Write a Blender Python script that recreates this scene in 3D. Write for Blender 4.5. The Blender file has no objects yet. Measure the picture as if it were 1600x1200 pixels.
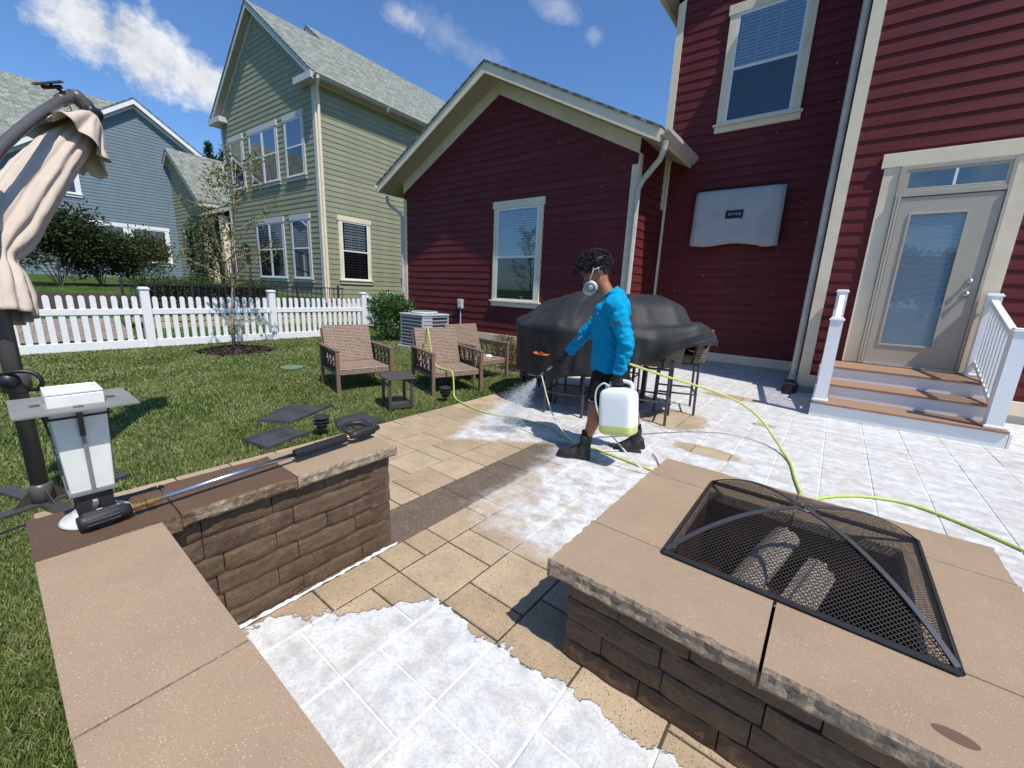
import bpy, bmesh, math, random
import numpy as np
from mathutils import Vector, Matrix, noise as mnoise

random.seed(7)
RNG = np.random.default_rng(11)
R = math.radians
PI = math.pi

# ------------------------------------------------------------------ camera
scene = bpy.context.scene
cam_d = bpy.data.cameras.new("camera")
cam = bpy.data.objects.new("camera", cam_d)
scene.collection.objects.link(cam)
CX = Vector((0.78605, 0.61694, 0.04173)); CF = Vector((-0.59481, 0.77231, -0.22311))
CX = (CX - CF * CX.dot(CF)).normalized()
CU = CX.cross(CF).normalized()
mw = Matrix((( CX.x, CU.x, -CF.x, 0.0), (CX.y, CU.y, -CF.y, 0.0), (CX.z, CU.z, -CF.z, 1.3), (0, 0, 0, 1)))
cam.matrix_world = mw
cam_d.sensor_width = 36.0
cam_d.lens = 639.26 / 1600.0 * 36.0
cam_d.clip_start = 0.05
cam_d.clip_end = 3000
scene.camera = cam

# ------------------------------------------------------------------ world
SUN = Vector((0.56, -0.165, 1.0)).normalized()
world = bpy.data.worlds.new("World")
scene.world = world
world.use_nodes = True
wt = world.node_tree
wt.nodes.clear()
def wn(t, **k):
    n = wt.nodes.new(t)
    for a, b in k.items(): setattr(n, a, b)
    return n
wl = wt.links.new
sky = wn('ShaderNodeTexSky', sky_type='NISHITA')
sky.sun_disc = False
sky.sun_elevation = math.asin(SUN.z)
sky.sun_rotation = math.atan2(SUN.x, SUN.y)
sky.altitude = 50; sky.air_density = 1.0; sky.dust_density = 0.6; sky.ozone_density = 2.2
geo = wn('ShaderNodeNewGeometry')
tc = wn('ShaderNodeTexCoord')
def vdot(vec):
    n = wn('ShaderNodeVectorMath', operation='DOT_PRODUCT'); wl(tc.outputs['Generated'], n.inputs[0]); n.inputs[1].default_value = vec; return n.outputs['Value']
def m2(op, a, b=None, c=None):
    n = wn('ShaderNodeMath', operation=op)
    for i, v in enumerate((a, b, c)):
        if v is None: continue
        if isinstance(v, (int, float)): n.inputs[i].default_value = v
        else: wl(v, n.inputs[i])
    return n.outputs[0]
nz = wn('ShaderNodeTexNoise'); nz.inputs['Scale'].default_value = 13.0; nz.inputs['Detail'].default_value = 9; nz.inputs['Roughness'].default_value = 0.62
wl(tc.outputs['Generated'], nz.inputs['Vector'])
nz2 = wn('ShaderNodeTexNoise'); nz2.inputs['Scale'].default_value = 26.0; nz2.inputs['Detail'].default_value = 8; nz2.inputs['Roughness'].default_value = 0.6
wl(tc.outputs['Generated'], nz2.inputs['Vector'])
nz3 = wn('ShaderNodeTexNoise'); nz3.inputs['Scale'].default_value = 3.2; nz3.inputs['Detail'].default_value = 10; nz3.inputs['Roughness'].default_value = 0.6
wl(tc.outputs['Generated'], nz3.inputs['Vector'])
def cloud(c, end, ru, rv, gain, soft=0.9, nscale=1.0):
    c = Vector(c).normalized(); a = (Vector(end).normalized() - c); a = (a - c * a.dot(c)).normalized(); b = c.cross(a)
    u = m2('DIVIDE', vdot(a), ru); v = m2('DIVIDE', vdot(b), rv)
    d = m2('SQRT', m2('ADD', m2('MULTIPLY', u, u), m2('MULTIPLY', v, v)))
    nn = m2('ADD', m2('MULTIPLY', nz.outputs['Fac'], 1.5 * nscale), m2('MULTIPLY', nz2.outputs['Fac'], 0.8 * nscale))
    f = m2('SUBTRACT', m2('ADD', nn, 1.0 - 1.12 * nscale), d)
    f = m2('MULTIPLY', f, soft); n = wt.nodes.new('ShaderNodeClamp'); wl(f, n.inputs[0]); 
    front = m2('GREATER_THAN', vdot(c), 0.5)
    return m2('MULTIPLY', m2('MULTIPLY', n.outputs[0], front), gain)
cl = [cloud((-.925, .155, .350), (-.896, .306, .318), .075, .050, 1.0, 1.5, 1.15),
      cloud((-.916, .215, .338), (-.896, .306, .318), .085, .058, 1.0, 1.6, 1.15),
      cloud((-.905, .285, .318), (-.896, .320, .310), .075, .045, 1.0, 1.5, 1.15),
      cloud((-.699, .543, .464), (-.668, .591, .452), .045, .022, .55, 1.2),
      cloud((-.650, .620, .450), (-.600, .68, .42), .11, .028, .28, .9),
      cloud((-.488, .717, .498), (-.436, .772, .483), .055, .022, .35, 1.2),
      cloud((-.436, .772, .463), (-.420, .79, .455), .02, .015, .25, 1.2)]
tot = cl[0]
for c in cl[1:]: tot = m2('MAXIMUM', tot, c)
gen = wn('ShaderNodeMapRange'); wl(nz3.outputs['Fac'], gen.inputs[0]); gen.inputs[1].default_value = .60; gen.inputs[2].default_value = .76; gen.inputs[3].default_value = 0; gen.inputs[4].default_value = .8
behind = m2('LESS_THAN', vdot((-.6, .77, 0.2)), 0.0)
tot = m2('MAXIMUM', tot, m2('MULTIPLY', gen.outputs[0], behind))
shade = wn('ShaderNodeMapRange'); wl(nz.outputs['Fac'], shade.inputs[0]); shade.inputs[1].default_value = .35; shade.inputs[2].default_value = .65; shade.inputs[3].default_value = 6.0; shade.inputs[4].default_value = 9.6
ccol = wn('ShaderNodeVectorMath', operation='SCALE'); ccol.inputs[0].default_value = (0.93, 0.97, 1.03); wl(shade.outputs[0], ccol.inputs['Scale'])
tint = wn('ShaderNodeMix', data_type='RGBA', blend_type='MULTIPLY'); tint.inputs[0].default_value = 1.0
wl(sky.outputs[0], tint.inputs[6]); tint.inputs[7].default_value = (.90, 1.27, 1.66, 1)
mixc = wn('ShaderNodeMix', data_type='RGBA'); wl(tot, mixc.inputs[0]); wl(tint.outputs[2], mixc.inputs[6]); wl(ccol.outputs[0], mixc.inputs[7])
bg = wn('ShaderNodeBackground'); wl(mixc.outputs[2], bg.inputs[0]); bg.inputs[1].default_value = 0.098
wo = wn('ShaderNodeOutputWorld'); wl(bg.outputs[0], wo.inputs[0])

# ------------------------------------------------------------------ sun, exposure
sd = bpy.data.lights.new('sun', 'SUN'); sd.energy = 5.0; sd.angle = R(0.55); sd.color = (1.0, 0.955, 0.88)
sun = bpy.data.objects.new('sun', sd); scene.collection.objects.link(sun)
sun.rotation_euler = SUN.to_track_quat('Z', 'Y').to_euler()
sun.location = (3, -1, 8)
scene.view_settings.view_transform = 'Standard'
scene.view_settings.look = 'None'
scene.view_settings.exposure = 0.05
scene.view_settings.gamma = 1.0
scene.render.engine = 'CYCLES'
scene.cycles.use_denoising = True
scene.cycles.max_bounces = 8
scene.cycles.transparent_max_bounces = 24
scene.cycles.sample_clamp_indirect = 6.0

# ------------------------------------------------------------------ materials
def mat(name, col, rough=0.7, spec=0.3, metal=0.0, var=0.0, vscale=8.0, bump=0.0, bscale=60.0, objvar=0.0, detail=5,
        dark=None, dscale=3.0, damt=0.0, speck=None, sscale=300, samt=0.0, coord='Object', stretch=None, **kw):
    m = bpy.data.materials.new(name); m.use_nodes = True
    nt = m.node_tree; N = nt.nodes; L = nt.links.new
    p = N['Principled BSDF']
    p.inputs['Roughness'].default_value = rough
    p.inputs['Specular IOR Level'].default_value = spec
    p.inputs['Metallic'].default_value = metal
    t = N.new('ShaderNodeTexCoord'); vec = t.outputs[coord]
    if coord == 'World':
        pass
    if stretch:
        mp = N.new('ShaderNodeMapping'); mp.inputs['Scale'].default_value = stretch; L(vec, mp.inputs[0]); vec = mp.outputs[0]
    c = N.new('ShaderNodeRGB'); c.outputs[0].default_value = (*col, 1); cur = c.outputs[0]
    def mul(cur, fac):
        mx = N.new('ShaderNodeMix'); mx.data_type = 'RGBA'; mx.blend_type = 'MULTIPLY'; mx.inputs[0].default_value = 1
        L(cur, mx.inputs[6]); L(fac, mx.inputs[7]); return mx.outputs[2]
    def rng(src, a, b, lo, hi):
        r = N.new('ShaderNodeMapRange'); r.inputs[1].default_value = a; r.inputs[2].default_value = b; r.inputs[3].default_value = lo; r.inputs[4].default_value = hi; L(src, r.inputs[0]); return r.outputs[0]
    if var:
        n = N.new('ShaderNodeTexNoise'); n.inputs['Scale'].default_value = vscale; n.inputs['Detail'].default_value = detail; L(vec, n.inputs['Vector'])
        cur = mul(cur, rng(n.outputs['Fac'], .3, .7, 1 - var, 1 + var))
    if objvar:
        oi = N.new('ShaderNodeObjectInfo'); cur = mul(cur, rng(oi.outputs['Random'], 0, 1, 1 - objvar, 1 + objvar))
    if dark is not None:
        n = N.new('ShaderNodeTexNoise'); n.inputs['Scale'].default_value = dscale; n.inputs['Detail'].default_value = 7; n.inputs['Roughness'].default_value = .65; L(vec, n.inputs['Vector'])
        mx = N.new('ShaderNodeMix'); mx.data_type = 'RGBA'; L(rng(n.outputs['Fac'], .48, .68, 0, damt), mx.inputs[0]); L(cur, mx.inputs[6]); mx.inputs[7].default_value = (*dark, 1); cur = mx.outputs[2]
    if speck is not None:
        n = N.new('ShaderNodeTexVoronoi'); n.inputs['Scale'].default_value = sscale; L(vec, n.inputs['Vector'])
        n2 = N.new('ShaderNodeTexNoise'); n2.inputs['Scale'].default_value = sscale * .35; L(vec, n2.inputs['Vector'])
        a = rng(n.outputs['Distance'], .18, .3, samt, 0); b = rng(n2.outputs['Fac'], .52, .6, 0, 1)
        mm = N.new('ShaderNodeMath'); mm.operation = 'MULTIPLY'; L(a, mm.inputs[0]); L(b, mm.inputs[1])
        mx = N.new('ShaderNodeMix'); mx.data_type = 'RGBA'; L(mm.outputs[0], mx.inputs[0]); L(cur, mx.inputs[6]); mx.inputs[7].default_value = (*speck, 1); cur = mx.outputs[2]
    L(cur, p.inputs['Base Color'])
    if bump:
        n = N.new('ShaderNodeTexNoise'); n.inputs['Scale'].default_value = bscale; n.inputs['Detail'].default_value = 6; L(vec, n.inputs['Vector'])
        b = N.new('ShaderNodeBump'); b.inputs['Strength'].default_value = 1.0; b.inputs['Distance'].default_value = bump; L(n.outputs['Fac'], b.inputs['Height']); L(b.outputs[0], p.inputs['Normal'])
    for k, v in kw.items(): p.inputs[k.replace('_', ' ')].default_value = v
    return m

M = {}
M['trim'] = mat('cream_trim_paint', (.76, .65, .475), .55, .3, var=.05, vscale=3, bump=.0006, bscale=40, dark=(.38, .35, .28), dscale=2.5, damt=.25)
M['red'] = mat('red_siding_paint', (.115, .0165, .018), .6, .25, var=.16, vscale=1.4, dark=(.15, .045, .045), dscale=1.1, damt=.30, objvar=.07, bump=.0012, bscale=55, stretch=(1, 1, 6))
M['green'] = mat('green_siding_paint', (.27, .27, .175), .6, .3, var=.08, vscale=2, objvar=.06, bump=.001, bscale=40, stretch=(1, 1, 5))
M['blue'] = mat('blue_siding_paint', (.155, .205, .24), .6, .3, var=.06, vscale=2, objvar=.04)
M['white'] = mat('white_vinyl', (.80, .80, .80), .35, .4, var=.02, vscale=4, dark=(.62, .61, .56), dscale=1.8, damt=.25)
M['whitetrim'] = mat('white_trim', (.74, .74, .72), .45, .3)
M['greytrim'] = mat('pale_grey_trim', (.50, .50, .50), .5, .3, var=.04)
M['soffit'] = mat('soffit_tan', (.42, .375, .275), .6, .2, var=.06, vscale=2)
M['gutter'] = mat('gutter_almond', (.50, .47, .40), .4, .5, var=.08, vscale=6, dark=(.25, .22, .17), dscale=5, damt=.4)
M['shingle'] = None
M['door'] = mat('door_taupe', (.42, .375, .30), .45, .4, var=.03)
M['steel'] = mat('brushed_steel', (.55, .55, .54), .28, .5, metal=1.0)
M['brass'] = mat('brass', (.60, .36, .12), .3, .5, metal=1.0)
M['blackplastic'] = mat('black_plastic', (.018, .018, .02), .42, .45, var=.2, vscale=20)
M['blackmetal'] = mat('black_metal', (.025, .024, .024), .45, .5, var=.2, vscale=15)
M['bronze'] = mat('bronze_powdercoat', (.055, .048, .044), .42, .5, var=.12, vscale=10)
M['polegrey'] = mat('umbrella_pole_grey', (.085, .078, .075), .38, .5, var=.1, vscale=10)
M['tread'] = mat('composite_tread', (.30, .178, .115), .6, .3, var=.12, vscale=9, stretch=(1, 14, 1), bump=.001, bscale=60)
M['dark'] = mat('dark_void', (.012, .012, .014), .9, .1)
M['blind'] = mat('window_blind', (.62, .64, .66), .6, .2)
M['wickerframe'] = mat('brown_chair_frame', (.20, .125, .085), .5, .4, var=.1, vscale=12)
M['cover'] = mat('black_cover_fabric', (.022, .022, .024), .62, .35, var=.25, vscale=3, bump=.003, bscale=18, dark=(.05, .049, .05), dscale=2.5, damt=.5)
M['tvcover'] = mat('grey_tv_cover', (.40, .41, .42), .75, .2, var=.08, vscale=4, bump=.004, bscale=9)
M['weight'] = mat('umbrella_weight_plastic', (.040, .040, .044), .5, .4, var=.2, vscale=8, dark=(.08, .075, .065), dscale=5, damt=.5, bump=.001, bscale=90)
M['mulch'] = mat('mulch', (.07, .05, .04), .95, .1, var=.5, vscale=60, bump=.03, bscale=60)
M['soil'] = mat('soil', (.10, .075, .05), .95, .1, var=.3, vscale=8, bump=.02, bscale=20)
M['concrete'] = mat('concrete', (.42, .40, .36), .85, .2, var=.12, vscale=6, bump=.002, bscale=60)
M['tanwall'] = mat('tan_wall_stone', (.40, .33, .20), .85, .2, var=.2, vscale=9, objvar=.12, bump=.004, bscale=30)
M['trunk'] = mat('tree_bark', (.22, .17, .12), .9, .2, var=.3, vscale=30, bump=.004, bscale=60)
M['lampwhite'] = mat('frosted_panel', (.72, .715, .67), .5, .3, var=.05, vscale=14, dark=(.5, .49, .42), dscale=9, damt=.2)
M['lampgrey'] = mat('lamp_plate_grey', (.20, .205, .19), .6, .35, var=.12, vscale=14, bump=.0006, bscale=200)
M['glassbase'] = mat('moulded_glass', (.55, .54, .50), .12, .6, var=.1)
M['grip'] = mat('rubber_grip', (.022, .022, .025), .5, .4)
M['hose'] = mat('yellow_green_hose', (.48, .56, .13), .4, .4, var=.06, vscale=20, dark=(.25, .35, .08), dscale=18, damt=.3)
M['tube'] = mat('white_tube', (.62, .62, .56), .35, .4)
M['skin'] = mat('skin', (.33, .135, .068), .5, .4, var=.1, vscale=25, bump=.0005, bscale=220)
M['shirt'] = mat('blue_shirt', (.0, .28, .50), .8, .15, var=.06, vscale=18, bump=.0008, bscale=300)
M['shorts'] = mat('black_shorts', (.012, .012, .014), .85, .15, bump=.002, bscale=60)
M['sock'] = mat('black_sock', (.012, .012, .013), .9, .1, bump=.001, bscale=200)
M['boot'] = mat('black_boot', (.018, .017, .017), .6, .35, var=.3, vscale=40, bump=.002, bscale=90, dark=(.10, .09, .08), dscale=20, damt=.35)
M['glove'] = mat('black_glove', (.022, .022, .024), .6, .35, bump=.0008, bscale=160)
M['hair'] = mat('black_hair', (.008, .007, .007), .38, .5)
M['maskgrey'] = mat('respirator_grey', (.20, .21, .22), .5, .4)
M['maskwhite'] = mat('respirator_white', (.72, .72, .70), .6, .3)
M['orange'] = mat('orange_print', (.75, .16, .04), .6, .3)
M['acgrey'] = mat('ac_grey', (.42, .44, .46), .5, .4, var=.05)
M['acdark'] = mat('ac_coil', (.12, .13, .135), .6, .4)
M['wood'] = mat('firewood', (.36, .32, .27), .9, .1, var=.45, vscale=18, stretch=(1, 1, .12), dark=(.20, .14, .09), dscale=9, damt=.8, bump=.006, bscale=40)
M['mesh'] = mat('spark_screen', (.016, .015, .015), .6, .25)
M['rib'] = mat('spark_screen_rib', (.055, .052, .054), .38, .6)
M['rust'] = mat('firebox_rust', (.06, .018, .010), .9, .1, var=.5, vscale=9, dark=(.012, .011, .011), dscale=7, damt=.95)
M['outlet'] = mat('outlet_grey', (.52, .53, .53), .5, .4)
M['valve'] = mat('green_plastic_lid', (.12, .20, .13), .6, .3)
M['path'] = mat('path_light_black', (.03, .03, .032), .5, .4, var=.3, vscale=40)

def glass_mat(name='window_glass', base=.20, tr=(.50, .56, .60, 1)):
    m = bpy.data.materials.new(name); m.use_nodes = True
    nt = m.node_tree; N = nt.nodes; L = nt.links.new; N.clear()
    o = N.new('ShaderNodeOutputMaterial'); g = N.new('ShaderNodeBsdfGlossy'); g.inputs['Roughness'].default_value = .015; g.inputs['Color'].default_value = (.95, 1, 1, 1)
    t = N.new('ShaderNodeBsdfTransparent'); t.inputs['Color'].default_value = tr
    f0 = N.new('ShaderNodeLayerWeight'); f0.inputs['Blend'].default_value = .5; f = N.new('ShaderNodeMath'); f.operation = 'POWER'; f.inputs[1].default_value = 3.2; L(f0.outputs['Facing'], f.inputs[0])
    r = N.new('ShaderNodeMapRange'); r.inputs[1].default_value = 0; r.inputs[2].default_value = 1; r.inputs[3].default_value = base; r.inputs[4].default_value = 1.0
    L(f.outputs[0], r.inputs[0]); mx = N.new('ShaderNodeMixShader'); L(r.outputs[0], mx.inputs[0]); L(t.outputs[0], mx.inputs[1]); L(g.outputs[0], mx.inputs[2]); L(mx.outputs[0], o.inputs[0])
    return m
M['glass'] = glass_mat()
M['screened'] = glass_mat('screened_glass', .10, (.13, .15, .16, 1))
M['doorglass'] = glass_mat('door_glass', .10, (.92, .95, .96, 1))

def shingle_mat():
    m = bpy.data.materials.new('roof_shingles'); m.use_nodes = True
    nt = m.node_tree; N = nt.nodes; L = nt.links.new; p = N['Principled BSDF']; p.inputs['Roughness'].default_value = .95; p.inputs['Specular IOR Level'].default_value = .15
    t = N.new('ShaderNodeUVMap')
    b = N.new('ShaderNodeTexBrick'); b.inputs['Scale'].default_value = 1.0; b.inputs['Color1'].default_value = (.155, .17, .145, 1); b.inputs['Color2'].default_value = (.27, .285, .25, 1); b.inputs['Mortar'].default_value = (.09, .10, .085, 1)
    b.inputs['Brick Width'].default_value = .19; b.inputs['Row Height'].default_value = .13; b.inputs['Mortar Size'].default_value = .006; b.inputs['Mortar Smooth'].default_value = .5; b.offset = .37; b.squash = 1.0
    L(t.outputs[0], b.inputs['Vector'])
    n = N.new('ShaderNodeTexNoise'); n.inputs['Scale'].default_value = 5; n.inputs['Detail'].default_value = 8; L(t.outputs[0], n.inputs['Vector'])
    r = N.new('ShaderNodeMapRange'); r.inputs[1].default_value = .3; r.inputs[2].default_value = .7; r.inputs[3].default_value = .8; r.inputs[4].default_value = 1.2; L(n.outputs['Fac'], r.inputs[0])
    mx = N.new('ShaderNodeMix'); mx.data_type = 'RGBA'; mx.blend_type = 'MULTIPLY'; mx.inputs[0].default_value = 1; L(b.outputs['Color'], mx.inputs[6]); L(r.outputs[0], mx.inputs[7]); L(mx.outputs[2], p.inputs['Base Color'])
    bp = N.new('ShaderNodeBump'); bp.inputs['Distance'].default_value = .006; L(b.outputs['Fac'], bp.inputs['Height']); bp.invert = True; L(bp.outputs[0], p.inputs['Normal'])
    return m
M['shingle'] = shingle_mat()

def wicker_mat(name, c1, c2, sc=1.0):
    m = bpy.data.materials.new(name); m.use_nodes = True
    nt = m.node_tree; N = nt.nodes; L = nt.links.new; p = N['Principled BSDF']; p.inputs['Roughness'].default_value = .55
    t = N.new('ShaderNodeUVMap')
    b = N.new('ShaderNodeTexBrick'); b.inputs['Scale'].default_value = 1.0; b.inputs['Color1'].default_value = (*c1, 1); b.inputs['Color2'].default_value = (*[x * .72 for x in c1], 1); b.inputs['Mortar'].default_value = (*c2, 1)
    b.inputs['Brick Width'].default_value = .026 * sc; b.inputs['Row Height'].default_value = .011 * sc; b.inputs['Mortar Size'].default_value = .0022 * sc; b.inputs['Mortar Smooth'].default_value = .6
    L(t.outputs[0], b.inputs['Vector']); L(b.outputs['Color'], p.inputs['Base Color'])
    bp = N.new('ShaderNodeBump'); bp.inputs['Distance'].default_value = .004; bp.invert = True; L(b.outputs['Fac'], bp.inputs['Height']); L(bp.outputs[0], p.inputs['Normal'])
    return m
M['wicker'] = wicker_mat('tan_wicker', (.46, .32, .235), (.05, .03, .022), 1.7)
M['wickerdark'] = wicker_mat('dark_wicker', (.22, .155, .115), (.02, .014, .011), 1.7)

def leaf_mat(name, cols, trans=.35, patch=0):
    m = bpy.data.materials.new(name); m.use_nodes = True
    nt = m.node_tree; N = nt.nodes; L = nt.links.new; p = N['Principled BSDF']; p.inputs['Roughness'].default_value = .5; p.inputs['Specular IOR Level'].default_value = .25
    g = N.new('ShaderNodeNewGeometry'); cr = N.new('ShaderNodeValToRGB'); L(g.outputs['Random Per Island'], cr.inputs[0])
    els = cr.color_ramp.elements
    while len(els) < len(cols): els.new(.5)
    for i, c in enumerate(cols): els[i].position = i / (len(cols) - 1); els[i].color = (*c, 1)
    if patch:
        n1 = N.new('ShaderNodeTexNoise'); n1.inputs['Scale'].default_value = 1.1; n1.inputs['Detail'].default_value = 7; n1.inputs['Roughness'].default_value = .7; L(g.outputs['Position'], n1.inputs['Vector'])
        mr = N.new('ShaderNodeMapRange'); mr.inputs[1].default_value = .3; mr.inputs[2].default_value = .7; mr.inputs[3].default_value = -.34; mr.inputs[4].default_value = .34; L(n1.outputs['Fac'], mr.inputs[0])
        ad = N.new('ShaderNodeMath'); ad.operation = 'ADD'; L(g.outputs['Random Per Island'], ad.inputs[0]); L(mr.outputs[0], ad.inputs[1]); L(ad.outputs[0], cr.inputs[0])
    L(cr.outputs[0], p.inputs['Base Color'])
    tr = N.new('ShaderNodeBsdfTranslucent'); L(cr.outputs[0], tr.inputs[0]); mx = N.new('ShaderNodeMixShader'); mx.inputs[0].default_value = trans
    o = N['Material Output']; L(p.outputs[0], mx.inputs[1]); L(tr.outputs[0], mx.inputs[2]); L(mx.outputs[0], o.inputs[0])
    return m
M['laurel'] = leaf_mat('laurel_leaves', [(.03, .075, .018), (.06, .13, .03), (.11, .20, .05)], .2)
M['bushdark'] = leaf_mat('dark_shrub_leaves', [(.02, .035, .012), (.035, .055, .018), (.07, .085, .03)], .2)
M['bushlight'] = leaf_mat('olive_shrub_leaves', [(.03, .05, .015), (.06, .08, .025), (.15, .15, .06)], .3)
M['hedge'] = leaf_mat('hedge_leaves', [(.02, .05, .012), (.04, .085, .02), (.07, .12, .03)], .2)
M['youngleaf'] = leaf_mat('young_tree_leaves', [(.08, .12, .03), (.13, .17, .045), (.18, .21, .06), (.20, .20, .06), (.30, .22, .06), (.26, .11, .03)], .4)
M['barberry'] = leaf_mat('barberry_leaves', [(.09, .10, .03), (.16, .09, .04), (.24, .07, .04), (.12, .13, .05)], .3)
M['conifer'] = leaf_mat('conifer_needles', [(.02, .04, .02), (.035, .06, .03)], .1)
M['treeline'] = leaf_mat('treeline_leaves', [(.03, .06, .015), (.05, .09, .025), (.08, .12, .04)], .3)
M['grass'] = leaf_mat('grass_blades', [(.07, .11, .022), (.13, .19, .04), (.20, .27, .07), (.30, .34, .12), (.42, .38, .19)], .35, 1)

# ------------------------------------------------------------------ mesh helpers
COL = scene.collection
class MB:
    def __init__(s): s.v = []; s.f = []; s.uv = {}; s.smooth = False
    def add(s, vs, fs):
        o = len(s.v); s.v += [tuple(v) for v in vs]; s.f += [tuple(i + o for i in f) for f in fs]
    def box(s, x0, x1, y0, y1, z0, z1, b=0.0):
        if b <= 0:
            vs = [(x0, y0, z0), (x1, y0, z0), (x1, y1, z0), (x0, y1, z0), (x0, y0, z1), (x1, y0, z1), (x1, y1, z1), (x0, y1, z1)]
            s.add(vs, [(0, 3, 2, 1), (4, 5, 6, 7), (0, 1, 5, 4), (1, 2, 6, 5), (2, 3, 7, 6), (3, 0, 4, 7)])
        else:
            vs = []
            def ring(z, i): return [(x0 + i, y0 + i, z), (x1 - i, y0 + i, z), (x1 - i, y1 - i, z), (x0 + i, y1 - i, z)]
            vs = ring(z0, b) + ring(z0 + b, 0) + ring(z1 - b, 0) + ring(z1, b)
            fs = [(3, 2, 1, 0), (12, 13, 14, 15)]
            for k in range(3):
                for j in range(4):
                    a = k * 4 + j; c = k * 4 + (j + 1) % 4; fs.append((a, c, c + 4, a + 4))
            s.add(vs, fs)
        return s
    def obox(s, O, ax, ay, az, b=0.0):
        """box from corner O along three vectors"""
        O = Vector(O); ax = Vector(ax); ay = Vector(ay); az = Vector(az)
        m = MB(); m.box(0, 1, 0, 1, 0, 1)
        if ax.cross(ay).dot(az) < 0: m.f = [f[::-1] for f in m.f]
        if b <= 0: s.add([O + ax * v[0] + ay * v[1] + az * v[2] for v in m.v], m.f)
        else:
            lx, ly, lz = ax.length, ay.length, az.length; m = MB(); m.box(0, lx, 0, ly, 0, lz, min(b, lx * .45, ly * .45, lz * .45))
            if ax.cross(ay).dot(az) < 0: m.f = [f[::-1] for f in m.f]
            s.add([O + ax / lx * v[0] + ay / ly * v[1] + az / lz * v[2] for v in m.v], m.f)
        return s
    def tube(s, pts, r, n=8, caps=True):
        pts = [Vector(p) for p in pts]; rs = r if isinstance(r, (list, tuple)) else [r] * len(pts)
        o = len(s.v); T0 = None; N_ = None
        for i, p in enumerate(pts):
            if i == 0: T = pts[1] - pts[0]
            elif i == len(pts) - 1: T = pts[-1] - pts[-2]
            else: T = (pts[i + 1] - pts[i]).normalized() + (pts[i] - pts[i - 1]).normalized()
            T = T.normalized() if T.length > 1e-9 else Vector((0, 0, 1))
            if N_ is None:
                up = Vector((0, 0, 1)) if abs(T.z) < .9 else Vector((1, 0, 0)); N_ = T.cross(up).normalized()
            else:
                N_ = (N_ - T * N_.dot(T)); N_ = N_.normalized() if N_.length > 1e-6 else T.orthogonal().normalized()
            B = T.cross(N_)
            for k in range(n):
                a = 2 * PI * k / n; s.v.append(tuple(p + (N_ * math.cos(a) + B * math.sin(a)) * rs[i]))
        for i in range(len(pts) - 1):
            for k in range(n):
                a = o + i * n + k; b = o + i * n + (k + 1) % n; s.f.append((a, b, b + n, a + n))
        if caps:
            s.f.append(tuple(o + k for k in range(n))[::-1]); e = o + (len(pts) - 1) * n; s.f.append(tuple(e + k for k in range(n)))
        return s
    def lathe(s, prof, c=(0, 0, 0), n=24, ax=None):
        o = len(s.v); c = Vector(c)
        if ax is None: ex, ey, ez = Vector((1, 0, 0)), Vector((0, 1, 0)), Vector((0, 0, 1))
        else: ez = Vector(ax).normalized(); ex = ez.orthogonal().normalized(); ey = ez.cross(ex)
        for (r, z) in prof:
            for k in range(n):
                a = 2 * PI * k / n; s.v.append(tuple(c + ex * (r * math.cos(a)) + ey * (r * math.sin(a)) + ez * z))
        for i in range(len(prof) - 1):
            for k in range(n):
                a = o + i * n + k; b = o + i * n + (k + 1) % n; s.f.append((a, b, b + n, a + n))
        s.f.append(tuple(o + k for k in range(n))[::-1]); e = o + (len(prof) - 1) * n; s.f.append(tuple(e + k for k in range(n)))
        return s
    def grid(s, P, closeu=False):
        """P: list of rows of points"""
        o = len(s.v); nu = len(P); nv = len(P[0])
        for row in P: s.v += [tuple(p) for p in row]
        for i in range(nu - 1):
            for j in range(nv - 1 if not closeu else nv):
                a = o + i * nv + j; b = o + i * nv + (j + 1) % nv; s.f.append((a, b, b + nv, a + nv))
        return s
    def poly(s, pts): s.add(pts, [tuple(range(len(pts)))]); return s
    def prism(s, pts, h):
        """pts: 3D polygon, extruded by vector h"""
        pts = [Vector(p) for p in pts]; h = Vector(h); n = len(pts)
        s.add(pts + [p + h for p in pts], [tuple(range(n))[::-1], tuple(range(n, 2 * n))] + [(i, (i + 1) % n, (i + 1) % n + n, i + n) for i in range(n)]); return s
    def mesh(s, name, m=None, smooth=None):
        me = bpy.data.meshes.new(name); me.from_pydata(s.v, [], s.f)
        if m is not None: me.materials.append(m)
        sm = s.smooth if smooth is None else smooth
        if sm: me.shade_smooth()
        me.update(); return me
    def build(s, name, m, parent=None, smooth=None, loc=None, recalc=False):
        me = s.mesh(name, m, smooth)
        if recalc:
            bm = bmesh.new(); bm.from_mesh(me); bmesh.ops.recalc_face_normals(bm, faces=bm.faces); bm.to_mesh(me); bm.free()
        return link(name, me, parent, loc)
def link(name, me, parent=None, loc=None, rot=None):
    o = bpy.data.objects.new(name, me); COL.objects.link(o)
    if parent is not None: o.parent = parent
    if loc is not None: o.location = loc
    if rot is not None: o.rotation_euler = rot
    return o
def tag(o, label=None, cat=None, group=None, kind=None):
    if label: o['label'] = label
    if cat: o['category'] = cat
    if group: o['group'] = group
    if kind: o['kind'] = kind
    return o
def empty(name, loc=(0, 0, 0), rz=0, label=None, cat=None, group=None):
    o = bpy.data.objects.new(name, None); COL.objects.link(o); o.location = loc; o.rotation_euler = (0, 0, rz); o.empty_display_size = .1
    return tag(o, label, cat, group)
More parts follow.
